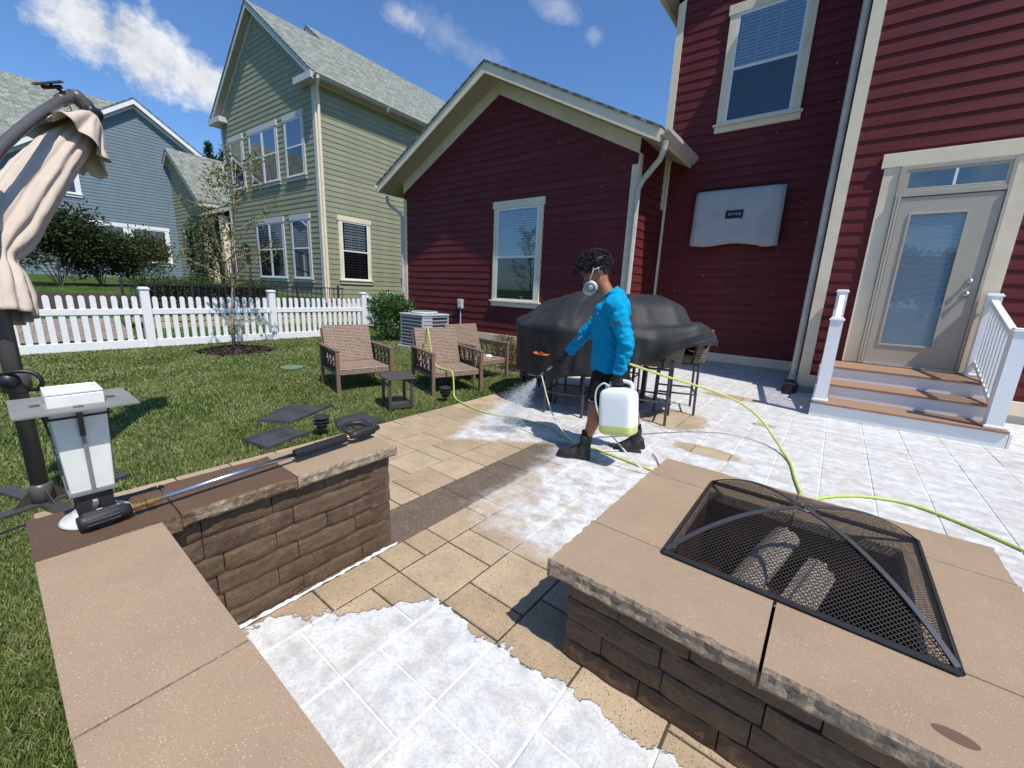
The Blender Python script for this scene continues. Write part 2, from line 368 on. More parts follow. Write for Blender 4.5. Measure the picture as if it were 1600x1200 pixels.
def uvbox(o, scale=1.0):
    """box-projected UVs in metres"""
    me = o.data; uv = me.uv_layers.new(name='uv') if not me.uv_layers else me.uv_layers[0]
    for p in me.polygons:
        n = p.normal; ax = max(range(3), key=lambda i: abs(n[i]))
        for li in p.loop_indices:
            c = me.vertices[me.loops[li].vertex_index].co
            u = (c.y, c.z) if ax == 0 else ((c.x, c.z) if ax == 1 else (c.x, c.y))
            uv.data[li].uv = (u[0] * scale, u[1] * scale)
    return o
def bevel(o, w=.004, seg=2, ang=35):
    md = o.modifiers.new('bevel', 'BEVEL'); md.width = w; md.segments = seg; md.limit_method = 'ANGLE'; md.angle_limit = R(ang); md.harden_normals = False
    return o
def npmesh(name, V, F, m, parent=None, kind=None):
    """fast numpy mesh, F: (n,3) or (n,4)"""
    me = bpy.data.meshes.new(name); k = F.shape[1]
    me.vertices.add(len(V)); me.vertices.foreach_set('co', V.astype(np.float32).ravel())
    me.loops.add(F.size); me.loops.foreach_set('vertex_index', F.astype(np.int32).ravel())
    me.polygons.add(len(F)); me.polygons.foreach_set('loop_start', np.arange(0, F.size, k, dtype=np.int32)); me.polygons.foreach_set('loop_total', np.full(len(F), k, dtype=np.int32))
    me.update(calc_edges=True); me.materials.append(m)
    o = link(name, me, parent)
    if kind: o['kind'] = kind
    return o
# ------------------------------------------------------------------ house building kit
X_, Y_, Z_ = Vector((1, 0, 0)), Vector((0, 1, 0)), Vector((0, 0, 1))
_cache = {}
def siding(root, O, d, n, L, z0, z1, m, lap=.16, prof=None, prot=.0135, split=.35, joined=False):
    """lapped boards on a wall starting at O, running along d, facing n"""
    O = Vector(O); d = Vector(d).normalized(); n = Vector(n).normalized()
    k = 0; z = z0; J = MB()
    while z < z1 - .03:
        h = min(lap, z1 - z); a, b = (0, L) if prof is None else prof(z + h)
        if b - a > .15:
            segs = [(a, b)]
            if not joined and b - a > 1.6 and random.random() < split:
                c = a + (b - a) * random.uniform(.3, .7); segs = [(a, c - .0015), (c + .0015, b)]
            for (s0, s1) in segs:
                ln = round(s1 - s0, 3); key = (ln, round(h, 3), tuple(round(t, 3) for t in d), tuple(round(t, 3) for t in n), m.name)
                if joined:
                    P = O + d * s0 + Z_ * z
                    J.add([P, P + d * ln, P + d * ln + n * prot, P + n * prot, P + Z_ * h + n * .001, P + d * ln + Z_ * h + n * .001], [(3, 2, 5, 4), (0, 1, 2, 3), (0, 3, 4), (1, 5, 2)])
                    continue
                if key not in _cache:
                    mb = MB(); vs = [Vector((0, 0, 0)), d * ln, d * ln + n * prot, n * prot, Z_ * h + n * .001, d * ln + Z_ * h + n * .001]
                    mb.add(vs, [(3, 2, 5, 4), (0, 1, 2, 3), (0, 3, 4), (1, 5, 2), (0, 4, 5, 1)])
                    me = mb.mesh('siding_board', m)
                    bm = bmesh.new(); bm.from_mesh(me); bmesh.ops.recalc_face_normals(bm, faces=bm.faces); bm.to_mesh(me); bm.free()
                    _cache[key] = me
                link('siding_board', _cache[key], root, O + d * s0 + Z_ * z)
        z += lap; k += 1
    if joined:
        o = J.build('siding', m, root, recalc=False); o['kind'] = 'stuff'; return o

def strip(root, name, O, d, n, w, z0, z1, th=.03, m=None, off=0.0, b=.003):
    """vertical board on a wall"""
    mb = MB(); mb.obox(Vector(O) + Vector(n) * off + Z_ * z0, Vector(d) * w, Vector(n) * th, Z_ * (z1 - z0), b)
    return mb.build(name, m or M['trim'], root)

def window(root, O, d, n, w, h, cols=2, rows=2, trim=M['trim'], blind='closed', side=.10, head=.15, apron=.10, double=False, detail=True, low_muntin=False, rail=.48):
    """double-hung window; O = lower left corner of the trim, on the wall plane"""
    d = Vector(d).normalized(); n = Vector(n).normalized(); O = Vector(O) + n * .010
    def bx(mb, a, b, z0, z1, n0, n1, bev=.002): mb.obox(O + d * a + n * n0 + Z_ * z0, d * (b - a), n * (n1 - n0), Z_ * (z1 - z0), bev)
    ix0, ix1, iz0, iz1 = side, w - side, apron + .035, h - head
    sash = MB(); t = .045
    zm = iz0 + (iz1 - iz0) * (1 - rail)
    spans = [(ix0, ix1)]
    if double: c = (ix0 + ix1) / 2; spans = [(ix0, c - .028), (c + .028, ix1)]
    for (a, b) in spans:
        bx(sash, a, a + t, iz0, iz1, .011, .032); bx(sash, b - t, b, iz0, iz1, .011, .032)
        bx(sash, a + t, b - t, iz0, iz0 + t, .011, .032); bx(sash, a + t, b - t, iz1 - t, iz1, .011, .032); bx(sash, a + t, b - t, zm - .022, zm + .022, .0115, .038)
    win = sash.build('window', M['whitetrim'], root)
    for nm, a, b, z0, z1, n1 in (('trim_board', 0, side, apron + .035, h - head, .034), ('trim_board', w - side, w, apron + .035, h - head, .034), ('head_trim', -.03, w + .03, h - head, h, .046)):
        mb = MB(); bx(mb, a, b, z0, z1, -.010, n1); mb.build(nm, trim, win)
    if double:
        mb = MB(); bx(mb, c - .028, c + .028, iz0, iz1, .0, .036); mb.build('mullion', M['whitetrim'], win)
    mb = MB(); bx(mb, -.045, w + .045, apron, apron + .035, -.010, .075); bx(mb, -.02, w + .02, 0, apron - .0005, -.010, .036); mb.build('sill', trim, win)
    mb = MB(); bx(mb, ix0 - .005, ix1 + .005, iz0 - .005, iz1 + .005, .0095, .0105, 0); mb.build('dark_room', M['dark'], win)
    for (a, b) in spans:
        for (z0, z1) in ((iz0 + t, zm - .022), (zm + .022, iz1 - t)):
            mb = MB(); p = [O + d * (a + t) + n * .028 + Z_ * z0, O + d * (b - t) + n * .028 + Z_ * z0, O + d * (b - t) + n * .028 + Z_ * z1, O + d * (a + t) + n * .028 + Z_ * z1]; mb.poly(p)
            if d.cross(Z_).dot(n) < 0: mb.f = [f[::-1] for f in mb.f]
            mb.build('pane', M['screened'] if z0 == iz0 + t else M['glass'], win)
        # grid bars in the upper sash
        mu = MB(); g0, g1 = zm + .022, iz1 - t
        for i in range(1, cols): x = a + t + (b - a - 2 * t) * i / cols; bx(mu, x - .008, x + .008, g0, g1, .0225, .0265, 0)
        for i in range(1, rows): z = g0 + (g1 - g0) * (1 - i / rows); bx(mu, a + t, b - t, z - .008, z + .008, .0228, .0262, 0)
        if low_muntin:
            g0, g1 = iz0 + t, zm - .022
            for i in range(1, cols): x = a + t + (b - a - 2 * t) * i / cols; bx(mu, x - .008, x + .008, g0, g1, .0225, .0265, 0)
        if mu.v: mu.build('muntin', M['whitetrim'], win)
        if blind:
            sl = MB(); pitch = .052 if blind == 'closed' else .085; dz = .036 if blind == 'closed' else .055
            z = iz0 + t; top = iz1 - t
            x0, x1 = a + t + (.02 if blind == 'closed' else .06), b - t - (.0 if blind == 'closed' else .06)
            while z < top - dz:
                p = O + d * x0 + Z_ * z; q = O + d * x1 + Z_ * z
                sl.add([p + n * .020, q + n * .020, q + n * .013 + Z_ * dz, p + n * .013 + Z_ * dz], [(0, 1, 2, 3)]); z += pitch
            if sl.v:
                s_ = sl.build('blind', M['blind'], win); s_['kind'] = 'stuff'
    return win

def roof_slab(root, name, A, B, C_, D, th=.05, m=None):
    """A,B eave ends, C,D ridge ends (A-D one rake). top surface; UV in metres"""
    A, B, C_, D = map(Vector, (A, B, C_, D)); nrm = (B - A).cross(D - A).normalized()
    if nrm.z < 0: nrm = -nrm
    mb = MB(); top = [A, B, C_, D]; bot = [p - nrm * th for p in top]
    mb.add(top + bot, [(0, 1, 2, 3), (7, 6, 5, 4), (0, 4, 5, 1), (1, 5, 6, 2), (2, 6, 7, 3), (3, 7, 4, 0)])
    o = mb.build(name, m or M['shingle'], root, recalc=True); me = o.data
    uv = me.uv_layers.new(name='uv'); eu = (B - A).normalized(); ev = (D - A) - eu * (D - A).dot(eu); ev.normalize()
    for p in me.polygons:
        for li in p.loop_indices:
            c = me.vertices[me.loops[li].vertex_index].co - A; uv.data[li].uv = (c.dot(eu), c.dot(ev))
    return o

def gable_roof(root, x0, x1, y0, y1, zt, slope, oe, orr, rh=.20, gut=(1, 1), trim=None, frieze=.22, ext=(0, 0)):
    """ridge along +Y; wall edges x0,x1; front wall y0; zt = roof TOP height above the wall edge"""
    trim = trim or M['trim']; xc = (x0 + x1) / 2; zr = zt + slope * (x1 - x0) / 2; yf = y0 - orr
    ca = math.atan(slope); cs = math.cos(ca)
    for sgn, xe, gi in ((-1, x0, 0), (1, x1, 1)):
        xt = xe + sgn * oe; ztip = zt - slope * oe
        roof_slab(root, 'roof', (xt + sgn * .02, yf - .02, ztip - slope * .02), (xt + sgn * .02, y1, ztip - slope * .02), (xc, y1, zr), (xc, yf - .02, zr), .035)
        # soffit: underside, and the rake fascia board
        mb = MB(); a = rh / cs * .92
        mb.add([(xt, yf + .028, ztip - a), (xt, y1, ztip - a), (xc, y1, zr - a), (xc, yf + .028, zr - a)], [(0, 1, 2, 3)]); mb.build('soffit', M['soffit'], root)
        mb = MB(); mb.prism([(xt, yf, ztip - .038), (xc, yf, zr - .038), (xc, yf, zr - rh / cs - .01), (xt, yf, ztip - rh / cs - .01)], (0, .027, 0)); mb.build('rake_board', trim, root, recalc=True)
        mb = MB(); mb.box(min(xt, xt - sgn * .025), max(xt, xt - sgn * .025), yf + .027, y1, ztip - rh, ztip - .038); mb.build('fascia', trim, root)
        # frieze board on the gable wall
        mb = MB(); fz = frieze / cs; a2 = a + .002
        mb.prism([(xe, y0, zt - a2), (xc, y0, zr - a2), (xc, y0, zr - a2 - fz), (xe, y0, zt - a2 - fz)], (0, -.03, 0)); mb.build('frieze_board', trim, root, recalc=True)
        if gut[gi]:
            g = MB(); s = sgn; gx = xt + s * .001
            pr = [(0, -.005), (0, -.115), (.045, -.125), (.075, -.085), (.118, -.055), (.122, -.0), (.112, 0), (.108, -.05), (.07, -.075), (.043, -.113), (.008, -.108), (.008, -.005)]
            ya, yb = yf + .01, y1
            A = [(gx + s * p[0], ya, ztip + p[1] - .02) for p in pr]; 
            g.prism(A, (0, yb - ya, 0)); g.build('gutter', M['gutter'], root, recalc=True)
    return zr

def downspout(root, pts, m=None, w=.075, dpt=.055):
    mb = MB(); mb.tube(pts, w * .56, 8); return mb.build('downspout', m or M['gutter'], root)

def rebase(root, loc):
    loc = Vector(loc)
    for ch in root.children: ch.location = Vector(ch.location) - loc
    root.location = Vector(root.location) + Matrix.Rotation(root.rotation_euler.z, 3, 'Z') @ loc

# ------------------------------------------------------------------ red house
red = empty('red_house', label='dark red lap-sided house with cream trim, low gable wing and taller blocks beside the patio', cat='house')
WX0, WX1, WY, TY, DY, DX = -9.70, -3.17, 7.49, 8.79, 7.38, -.30
xc = (WX0 + WX1) / 2
ZT = 5.80 - .5 * (WX1 - WX0) / 2
# wall bodies
mb = MB(); mb.prism([(WX0, WY, .05), (WX1, WY, .05), (WX1, WY, ZT - .2), (xc, WY, 5.6), (WX0, WY, ZT - .2)], (0, 5.5, 0)); mb.build('wall', M['red'], red, recalc=True)
mb = MB(); mb.box(-3.24, DX, TY, 14, .05, 6.72); mb.build('wall', M['red'], red)
mb = MB(); mb.box(DX, 4.6, DY, 14, .05, 7.9); mb.build('wall', M['red'], red)
prof = lambda z: (max(0.0, ((z + .2 + .24) - ZT) / .5), min(WX1 - WX0, (WX1 - WX0) - ((z + .2 + .24) - ZT) / .5))
siding(red, (WX0, WY, 0), X_, -Y_, WX1 - WX0, .27, 5.5, M['red'], prof=prof)
siding(red, (WX1, WY, 0), Y_, X_, TY - WY, .27, 4.0, M['red'])
siding(red, (-3.24, TY, 0), X_, -Y_, DX + 3.24, .27, 6.6, M['red'])
siding(red, (DX, DY, 0), X_, -Y_, 4.9, .33, 7.6, M['red'], split=.5)
gable_roof(red, WX0, WX1, WY, 13, ZT, .5, .50, .50)
# upper block roofs (only their eaves show)
gable_roof(red, -3.24, -.3, TY, 14, 6.95, .5, .28, .20, rh=.16)
mb = MB(); mb.box(-.55, 4.9, DY - .24, 14.2, 7.9, 8.1); mb.build('fascia', M['trim'], red)
roof_slab(red, 'roof', (-.6, DY - .28, 8.12), (4.95, DY - .28, 8.12), (4.95, 14.2, 10.6), (-.6, 14.2, 10.6))
# trim boards
strip(red, 'corner_board', (WX0 - .0, WY, 0), X_, -Y_, .11, .27, ZT - .62, .03)
strip(red, 'corner_board', (WX1 - .11, WY, 0), X_, -Y_, .11, .27, ZT - .62, .03)
strip(red, 'corner_board', (WX1, WY - .029, 0), Y_, X_, .12, .27, ZT - .45, .03)
strip(red, 'corner_board', (-3.24, TY, 0), X_, -Y_, .13, 3.0, 6.74, .03)
strip(red, 'corner_board', (DX, DY, 0), X_, -Y_, .135, .24, 7.9, .03)
strip(red, 'corner_board', (-3.10, TY, 0), X_, -Y_, .045, .27, 3.9, .035)
for (a, b, y, nm) in ((WX0, WX1, WY, 'base_board'), (-3.16, DX, TY, 'base_board'), (DX, -.02, DY, 'base_board'), (1.6, 4.6, DY, 'base_board')):
    mb = MB(); mb.box(a, b, y - .034, y, .10, .268, .003); mb.build(nm, M['trim'], red)
    mb = MB(); mb.box(a + .03, b - .03, y - .012, y + .02, -.05, .10); mb.build('foundation', M['concrete'], red)
mb = MB(); mb.box(WX1, WX1 + .034, WY, TY - .04, .10, .268, .003); mb.build('base_board', M['trim'], red)
# windows
window(red, (-6.445, WY - .004, .93), X_, -Y_, 1.325, 2.27, cols=3, rows=3, blind='closed', rail=.52)
window(red, (-2.31, TY - .004, 4.24), X_, -Y_, 1.27, 1.98, cols=3, rows=2, blind='closed', rail=.5, side=.12)
# gutters downspouts
downspout(red, [(-2.60, 7.10, 3.72), (-2.62, 7.12, 3.60), (-2.70, 7.20, 3.48), (-3.02, 7.36, 3.24), (-3.10, 7.40, 3.12), (-3.105, 7.405, 2.9), (-3.105, 7.405, .25), (-3.10, 7.30, .14), (-3.10, 7.22, .12)], w=.085)
downspout(red, [(-10.2, 7.3, 3.66), (-10.2, 7.3, 3.52), (-10.12, 7.32, 3.42), (-9.80, 7.42, 3.2), (-9.745, 7.44, 3.08), (-9.745, 7.44, .2)], M['gutter'])
downspout(red, [(-.36, 7.46, 7.9), (-.36, 7.46, .30), (-.37, 7.36, .16)], M['gutter'], w=.085)
mb = MB(); mb.box(-.46, -.28, 7.16, 7.42, .0, .14, .01); mb.tube([(-.37, 7.3, .06), (-.37, 7.0, .05)], .05, 8); mb.build('drain_boot', M['blackplastic'], red)
# outlet box with its conduit
mb = MB(); mb.box(-7.56, -7.41, 7.42, 7.482, .80, 1.03, .008); ob = mb.build('outlet_box', M['outlet'], red)
mb = MB(); mb.box(-7.53, -7.44, 7.408, 7.42, .84, .99, .004); mb.build('cover', M['outlet'], ob)
mb = MB(); mb.tube([(-7.485, 7.46, .80), (-7.485, 7.46, .3)], .014, 6); mb.build('conduit', M['outlet'], ob)
# back door
dr = MB()
def db(mb, a, b, z0, z1, n0, n1, bev=.003): mb.obox(Vector((a, DY - n0, z0)), X_ * (b - a), -Y_ * (n1 - n0), Z_ * (z1 - z0), bev)
def dpart(nm, m, boxes, par, bev=.003):
    mb = MB()
    for b in boxes: db(mb, *b, bev)
    return mb.build(nm, m, par)
door = dpart('door', M['door'], [(.392, .50, .535, 2.63, .012, .046), (1.02, 1.262, .535, 2.63, .012, .046), (.50, 1.02, .535, .80, .012, .046), (.50, 1.02, 2.44, 2.63, .012, .046)], red)
dpart('bead', M['door'], [(.495, .52, .795, 2.445, .046, .056), (1.005, 1.03, .795, 2.445, .046, .056), (.52, 1.005, .795, .82, .046, .056), (.52, 1.005, 2.42, 2.445, .046, .056)], door)
mb = MB(); mb.poly([(.50, DY - .040, .80), (1.02, DY - .040, .80), (1.02, DY - .040, 2.44), (.50, DY - .040, 2.44)]); mb.build('pane', M['doorglass'], door)
mb = MB(); z = .80
while z < 2.43: mb.add([(.50, DY - .034, z), (1.02, DY - .034, z), (1.02, DY - .020, z + .011), (.50, DY - .020, z + .011)], [(0, 1, 2, 3)]); z += .0145
bl = mb.build('blind', mat('door_blind', (.74, .80, .84), .5, .3), door); bl['kind'] = 'stuff'
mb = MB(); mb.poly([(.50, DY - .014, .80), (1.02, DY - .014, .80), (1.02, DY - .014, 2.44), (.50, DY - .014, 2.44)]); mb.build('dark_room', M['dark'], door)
for nm, z, r in (('deadbolt', 1.63, .032), ('door_knob', 1.48, .034)):
    mb = MB(); mb.smooth = True; mb.lathe([(.001, 0), (r, 0), (r, .008), (r * .5, .012), (r * .5, .03), (r * .85, .036), (r * .8, .052), (.001, .056)], (1.178, DY - .046, z), 16, ax=-Y_); mb.build(nm, M['steel'], door)
# jambs, transom, casing, threshold
fr = dpart('door_frame', M['door'], [(.325, .388, .53, 3.0, .0, .058), (1.266, 1.30, .53, 3.0, .0, .058), (.388, 1.266, 2.64, 2.70, .0, .056), (.388, 1.266, 2.95, 3.0, .0, .056)], red)
dpart('screen_track', mat('screen_track_ivory', (.50, .44, .36), .4, .4), [(.336, .352, .54, 2.66, .058, .078), (.362, .376, .54, 2.66, .058, .072), (1.272, 1.284, .54, 2.66, .058, .07)], fr)
dpart('threshold', M['steel'], [(.388, 1.266, .528, .548, .0, .10)], fr)
tr_ = dpart('transom', M['door'], [(.388, .42, 2.70, 2.95, .008, .05), (1.235, 1.266, 2.70, 2.95, .008, .05), (.42, 1.235, 2.70, 2.735, .008, .05), (.42, 1.235, 2.92, 2.95, .008, .05)], red)
dpart('mullion', M['whitetrim'], [(.815, .84, 2.735, 2.92, .012, .05)], tr_)
for a, b in ((.42, .815), (.84, 1.235)):
    mb = MB(); mb.poly([(a, DY - .035, 2.735), (b, DY - .035, 2.735), (b, DY - .035, 2.92), (a, DY - .035, 2.92)]); mb.build('pane', M['glass'], tr_)
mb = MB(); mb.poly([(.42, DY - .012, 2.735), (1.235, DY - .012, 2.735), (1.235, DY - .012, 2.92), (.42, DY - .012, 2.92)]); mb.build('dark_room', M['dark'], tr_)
dpart('door_casing', M['trim'], [(.165, .323, .53, 3.0, .0, .034)], red); dpart('door_casing', M['trim'], [(1.302, 1.45, .53, 3.0, .0, .034)], red)
dpart('head_casing', M['trim'], [(.13, 1.485, 3.002, 3.165, .0, .05)], red)
# nicks and splashes on the siding
mb = MB()
for i in range(90):
    if i < 45: x, z, y = random.uniform(-3.0, -.5), random.uniform(.8, 5), TY - .012
    else: x, z, y = random.uniform(-6.2, -3.4), random.uniform(1.0, 4.2), WY - .012
    r = random.uniform(.004, .012); mb.lathe([(.0005, 0), (r, 0), (r * .6, .002), (.0005, .003)], (x, y, z), 6, ax=-Y_)
sp = mb.build('bleach_splash', mat('dried_splash', (.40, .28, .28), .7, .2), red); sp['kind'] = 'stuff'
rebase(red, (-3.24, 8.79, 0))

# entry steps
st = empty('entry_steps', (.72, 6.6, 0), label='white entry steps with brown composite treads leading up to the glass back door', cat='steps')
for i, (yf, z) in enumerate(((5.92, .175), (6.29, .35), (6.66, .525))):
    yb = 7.335 if i == 2 else yf + .40
    x0, x1 = (-.045, 1.50)
    mb = MB(); mb.box(x0 - .72, x1 - .72, yf - 6.6, yf + .02 - 6.6, z - .175, z - .028, .002); mb.build('riser', M['whitetrim'], st)
    n = 3 if i < 2 else 5
    for k in range(n):
        a = yf - .02 + (yb - yf + .02) * k / n; b = yf - .02 + (yb - yf + .02) * (k + 1) / n - .005
        mb = MB(); mb.box(x0 - .72 + .001, x1 - .72 - .001, a - 6.6, b - 6.6, z - .026, z, .004); mb.build('tread', M['tread'], st)
mb = MB(); mb.prism([(0, 5.92, 0), (0, 7.33, 0), (0, 7.33, .50), (0, 6.66, .50), (0, 6.66, .322), (0, 6.29, .322), (0, 6.29, .147), (0, 5.92, .147)], (.02, 0, 0))
for x in (-.065, 1.505):
    mm = MB(); mm.add([(v[0] + x - .72, v[1] - 6.6, v[2]) for v in mb.v], mb.f); mm.build('side_skirt', M['whitetrim'], st, recalc=True)
def newel(x, y, z0, z1, w=.118):
    mb = MB(); h = w / 2; mb.box(x - h, x + h, y - h, y + h, z0, z1, .004); p = mb.build('newel_post', M['white'], st)
    mb = MB(); mb.box(x - h - .012, x + h + .012, y - h - .012, y + h + .012, z1, z1 + .018, .004); mb.box(x - h - .003, x + h + .003, y - h - .003, y + h + .003, z1 + .018, z1 + .034, .008); mb.build('post_cap', M['white'], p)
    mb = MB(); mb.box(x - h - .014, x + h + .014, y - h - .014, y + h + .014, z0, z0 + .03, .006); mb.build('base_trim', M['white'], p)
for x in (.015, 1.395):
    x -= .72
    newel(x, 5.99 - 6.6, .177, 1.12); newel(x, 7.24 - 6.6, .527, 1.46)
    A = Vector((x, 6.05 - 6.6, 1.02)); B = Vector((x, 7.18 - 6.6, 1.37)); A2 = Vector((x, 6.05 - 6.6, .30)); B2 = Vector((x, 7.18 - 6.6, .66))
    mb = MB(); mb.obox(A - X_ * .03, X_ * .06, B - A, Z_ * .055, .004); mb.build('handrail', M['white'], st)
    mb = MB(); mb.obox(A2 - X_ * .02, X_ * .04, B2 - A2, Z_ * .05, .004); mb.build('bottom_rail', M['white'], st)
    for k in range(9):
        t = (k + .7) / 9.4; p = A2.lerp(B2, t); q = A.lerp(B, t); mb = MB(); mb.box(p.x - .017, p.x + .017, p.y - .017, p.y + .017, p.z + .05, q.z, .002); mb.build('baluster', M['white'], st)

# wall television under its cover
def cover_tv():
    t = empty('covered_television', (-1.73, 8.70, 2.75), label='wall television under a pale grey weather cover with a small dark logo patch', cat='television')
    nx, nz = 40, 26; W, H = 1.43, .95; rows = []
    mb = MB(); mb.smooth = True
    prof = []
    for k in range(4 * 24):
        pass
    def surf(u, v):  # front face with soft edges
        x = (u - .5) * W; z = (v - .5) * H
        edge = min(u, 1 - u) * W; ez = min(v, 1 - v) * H
        y = -.14 + .05 * math.exp(-edge / .03) + .05 * math.exp(-ez / .03)
        y -= .012 * mnoise.noise(Vector((x * 3, z * 3, 1))) + .008 * mnoise.noise(Vector((x * 9, z * 5, 4)))
        for (a, b, c) in ((.9, .25, .1), (-.7, .4, .16), (.2, -1, .1)):
            dd = a * x + b * z - c; y += .009 * math.exp(-(dd / .012) ** 2)
        zz = z + (.0 if v > .05 else -.025 * math.sin(u * 9) - .02 * (u > .8))
        xx = x * (1 + .03 * (1 - v) * (1 if x < 0 else .2))
        return (xx, y, zz)
    P = [[surf(i / nx, j / nz) for i in range(nx + 1)] for j in range(nz + 1)]
    mb.grid(P)
    # sides back to the wall
    ring = [P[0][i] for i in range(nx)] + [P[j][nx] for j in range(nz)] + [P[nz][i] for i in range(nx, 0, -1)] + [P[j][0] for j in range(nz, 0, -1)]
    mb.grid([ring, [(p[0] * .985, -.0, p[2] * .985) for p in ring]], closeu=True)
    o = mb.build('cover', M['tvcover'], t, recalc=True)
    mb = MB(); mb.box(-.6, .6, -.06, .04, -.38, .38); mb.build('screen', M['blackplastic'], t)
    mb = MB(); mb.obox((-.155, -.158, -.03), (.285, 0, .0), (0, .006, 0), (0, 0, .135), .002); lb = mb.build('logo_patch', mat('navy_patch', (.01, .012, .03), .5, .3), t)
    tx = bpy.data.curves.new('lettering', 'FONT'); tx.body = 'SKYVUE'; tx.size = .060; tx.extrude = .001; tx.align_x = 'CENTER'; tx.align_y = 'CENTER'; tx.shear = .3
    tx.materials.append(mat('patch_lettering', (.45, .48, .55), .5, .3))
    to = bpy.data.objects.new('lettering_curve', tx); COL.objects.link(to); bpy.context.view_layer.update()
    me = bpy.data.meshes.new_from_object(to.evaluated_get(bpy.context.evaluated_depsgraph_get())); bpy.data.objects.remove(to)
    to = link('lettering', me, lb, (-.012, -.1605, .038), (PI / 2, 0, 0))
cover_tv()

# ------------------------------------------------------------------ green house
DL = R(2.5)
gh = empty('green_house', (-13.25, 7.03, 0), DL, label='olive green lap-sided two-storey house with a steep front gable and grey roof beyond the fence', cat='house')
GM = M['green']; WT = M['greytrim']
W1 = 6.6; ZTg = 7.45; SL = .77
zr = ZTg + SL * W1 / 2
mb = MB(); mb.prism([(-W1, 0, .4), (0, 0, .4), (0, 0, ZTg - .25), (-W1 / 2, 0, zr - .25), (-W1, 0, ZTg - .25)], (0, 3, 0)); mb.build('wall', GM, gh, recalc=True)
pr = lambda z: (max(0, (z + .42 - ZTg) / SL), min(W1, W1 - (z + .42 - ZTg) / SL))
siding(gh, (-W1, 0, 0), X_, -Y_, W1, .62, zr - .4, GM, prof=pr, split=.2)
siding(gh, (0, 0, 0), Y_, X_, 12, .62, 7.1, GM, split=.5)
mb = MB(); mb.prism([(-8.6, 2.6, .4), (0, 2.6, .4), (0, 2.6, ZTg - .25), (-4.3, 2.6, ZTg + SL * 4.3 - .25), (-8.6, 2.6, ZTg - .25)], (0, 9.4, 0)); mb.build('wall', GM, gh, recalc=True)
gable_roof(gh, -W1, 0, 0, 2.345, ZTg, SL, .36, .24, rh=.17, trim=WT, frieze=.14)
gable_roof(gh, -8.6, 0, 2.6, 12, ZTg, SL, .36, .24, rh=.17, trim=WT, frieze=.14)
# return boxes at the foot of the gable
for x0, x1 in ((-.06, .34), (-W1 - .34, -W1 + .55)):
    pass
for x0, x1 in ((-.62, .36), (-W1 - .36, -W1 + .62)):
    mb = MB(); mb.box(x0, x1, -.30, -.001, ZTg - .48, ZTg - .30, .004); mb.build('eave_return', WT, gh)
strip(gh, 'corner_board', (-.13, 0, 0), X_, -Y_, .13, .6, 7.0, .03, WT); strip(gh, 'corner_board', (-W1, 0, 0), X_, -Y_, .13, .6, 7.0, .03, WT)
strip(gh, 'corner_board', (0, -.029, 0), Y_, X_, .14, .6, 7.0, .03, M['trim'])
mb = MB(); mb.box(0, .03, .12, 12, 6.98, 7.2); mb.build('frieze_board', M['trim'], gh)
for bx_ in ((-W1, .0, -.03, 0), ): 
    mb = MB(); mb.box(-W1, 0.0, -.033, -.001, .42, .62); mb.build('base_board', WT, gh)
mb = MB(); mb.box(.001, .033, 0, 12, .40, .62); mb.build('base_board', M['trim'], gh)
mb = MB(); mb.box(-W1 + .02, -.02, .02, 12, -.2, .42); mb.build('foundation', M['soil'], gh)
downspout(gh, [(.42, -.12, 7.15), (.42, -.12, 7.0), (.12, .02, 6.8), (.075, .06, 6.6), (.075, .06, .55)], M['trim'], w=.085)
window(gh, (.036 * 0, .54, 1.28), Y_, X_, 1.21, 2.16, cols=3, rows=2, trim=M['trim'], blind='open', low_muntin=True, rail=.5)
for (x, w, dbl) in ((-1.87, 1.2, 0), (-4.40, 2.05, 1), (-6.0, 1.12, 0)):
    for z, h, bl_ in ((1.27, 2.18, 'open'), (4.48, 1.96, None)):
        if x == -6.0 and z < 3: continue
        window(gh, (x, -.003, z), X_, -Y_, w, h, cols=1 if dbl else 2, rows=1 if dbl else 1, trim=WT, blind=bl_, double=bool(dbl), side=.09, head=.17)
# electricity meter on the side wall
mb = MB(); mb.box(.01, .13, 3.05, 3.32, 1.55, 2.1, .02); mt = mb.build('meter_box', M['outlet'], gh)
mb = MB(); mb.smooth = True; mb.lathe([(.001, 0), (.085, 0), (.085, .06), (.06, .09), (.001, .1)], (.13, 3.18, 1.95), 16, ax=X_); mb.build('meter', M['acdark'], mt)
# porch wing on the left
WXa, WXb = -14.9, -9.34
ZTw = 4.75; SW = .80
zw = ZTw + SW * (WXb - WXa) / 2
mb = MB(); mb.prism([(WXa, 0, .4), (WXb, 0, .4), (WXb, 0, ZTw - .25), ((WXa + WXb) / 2, 0, zw - .25), (WXa, 0, ZTw - .25)], (0, 8, 0)); mb.build('wing_wall', GM, gh, recalc=True)
pw = lambda z: (max(0, (z + .42 - ZTw) / SW), min(WXb - WXa, WXb - WXa - (z + .42 - ZTw) / SW))
siding(gh, (WXa, 0, 0), X_, -Y_, WXb - WXa, .62, zw - .4, GM, prof=pw, split=.2)
siding(gh, (WXb, 1.6, 0), X_, -Y_, -W1 - WXb, .62, 3.7, GM, split=.2)
mb = MB(); mb.box(WXb, -W1, 1.601, 4, .4, 4.0); mb.build('porch_wall', GM, gh)
gable_roof(gh, WXa, WXb, 0, 8, ZTw, SW, .36, .24, rh=.17, trim=WT, frieze=.14, gut=(1, 0))
roof_slab(gh, 'porch_roof', (WXb + .2, -.3, ZTw - .9), (-W1 - .02, -.3, ZTw - .9), (-W1 - .02, 4.2, zw - .3), (WXb - 2, 4.2, zw - .3))
strip(gh, 'corner_board', (WXa, 0, 0), X_, -Y_, .14, .6, ZTw - .45, .03, WT)
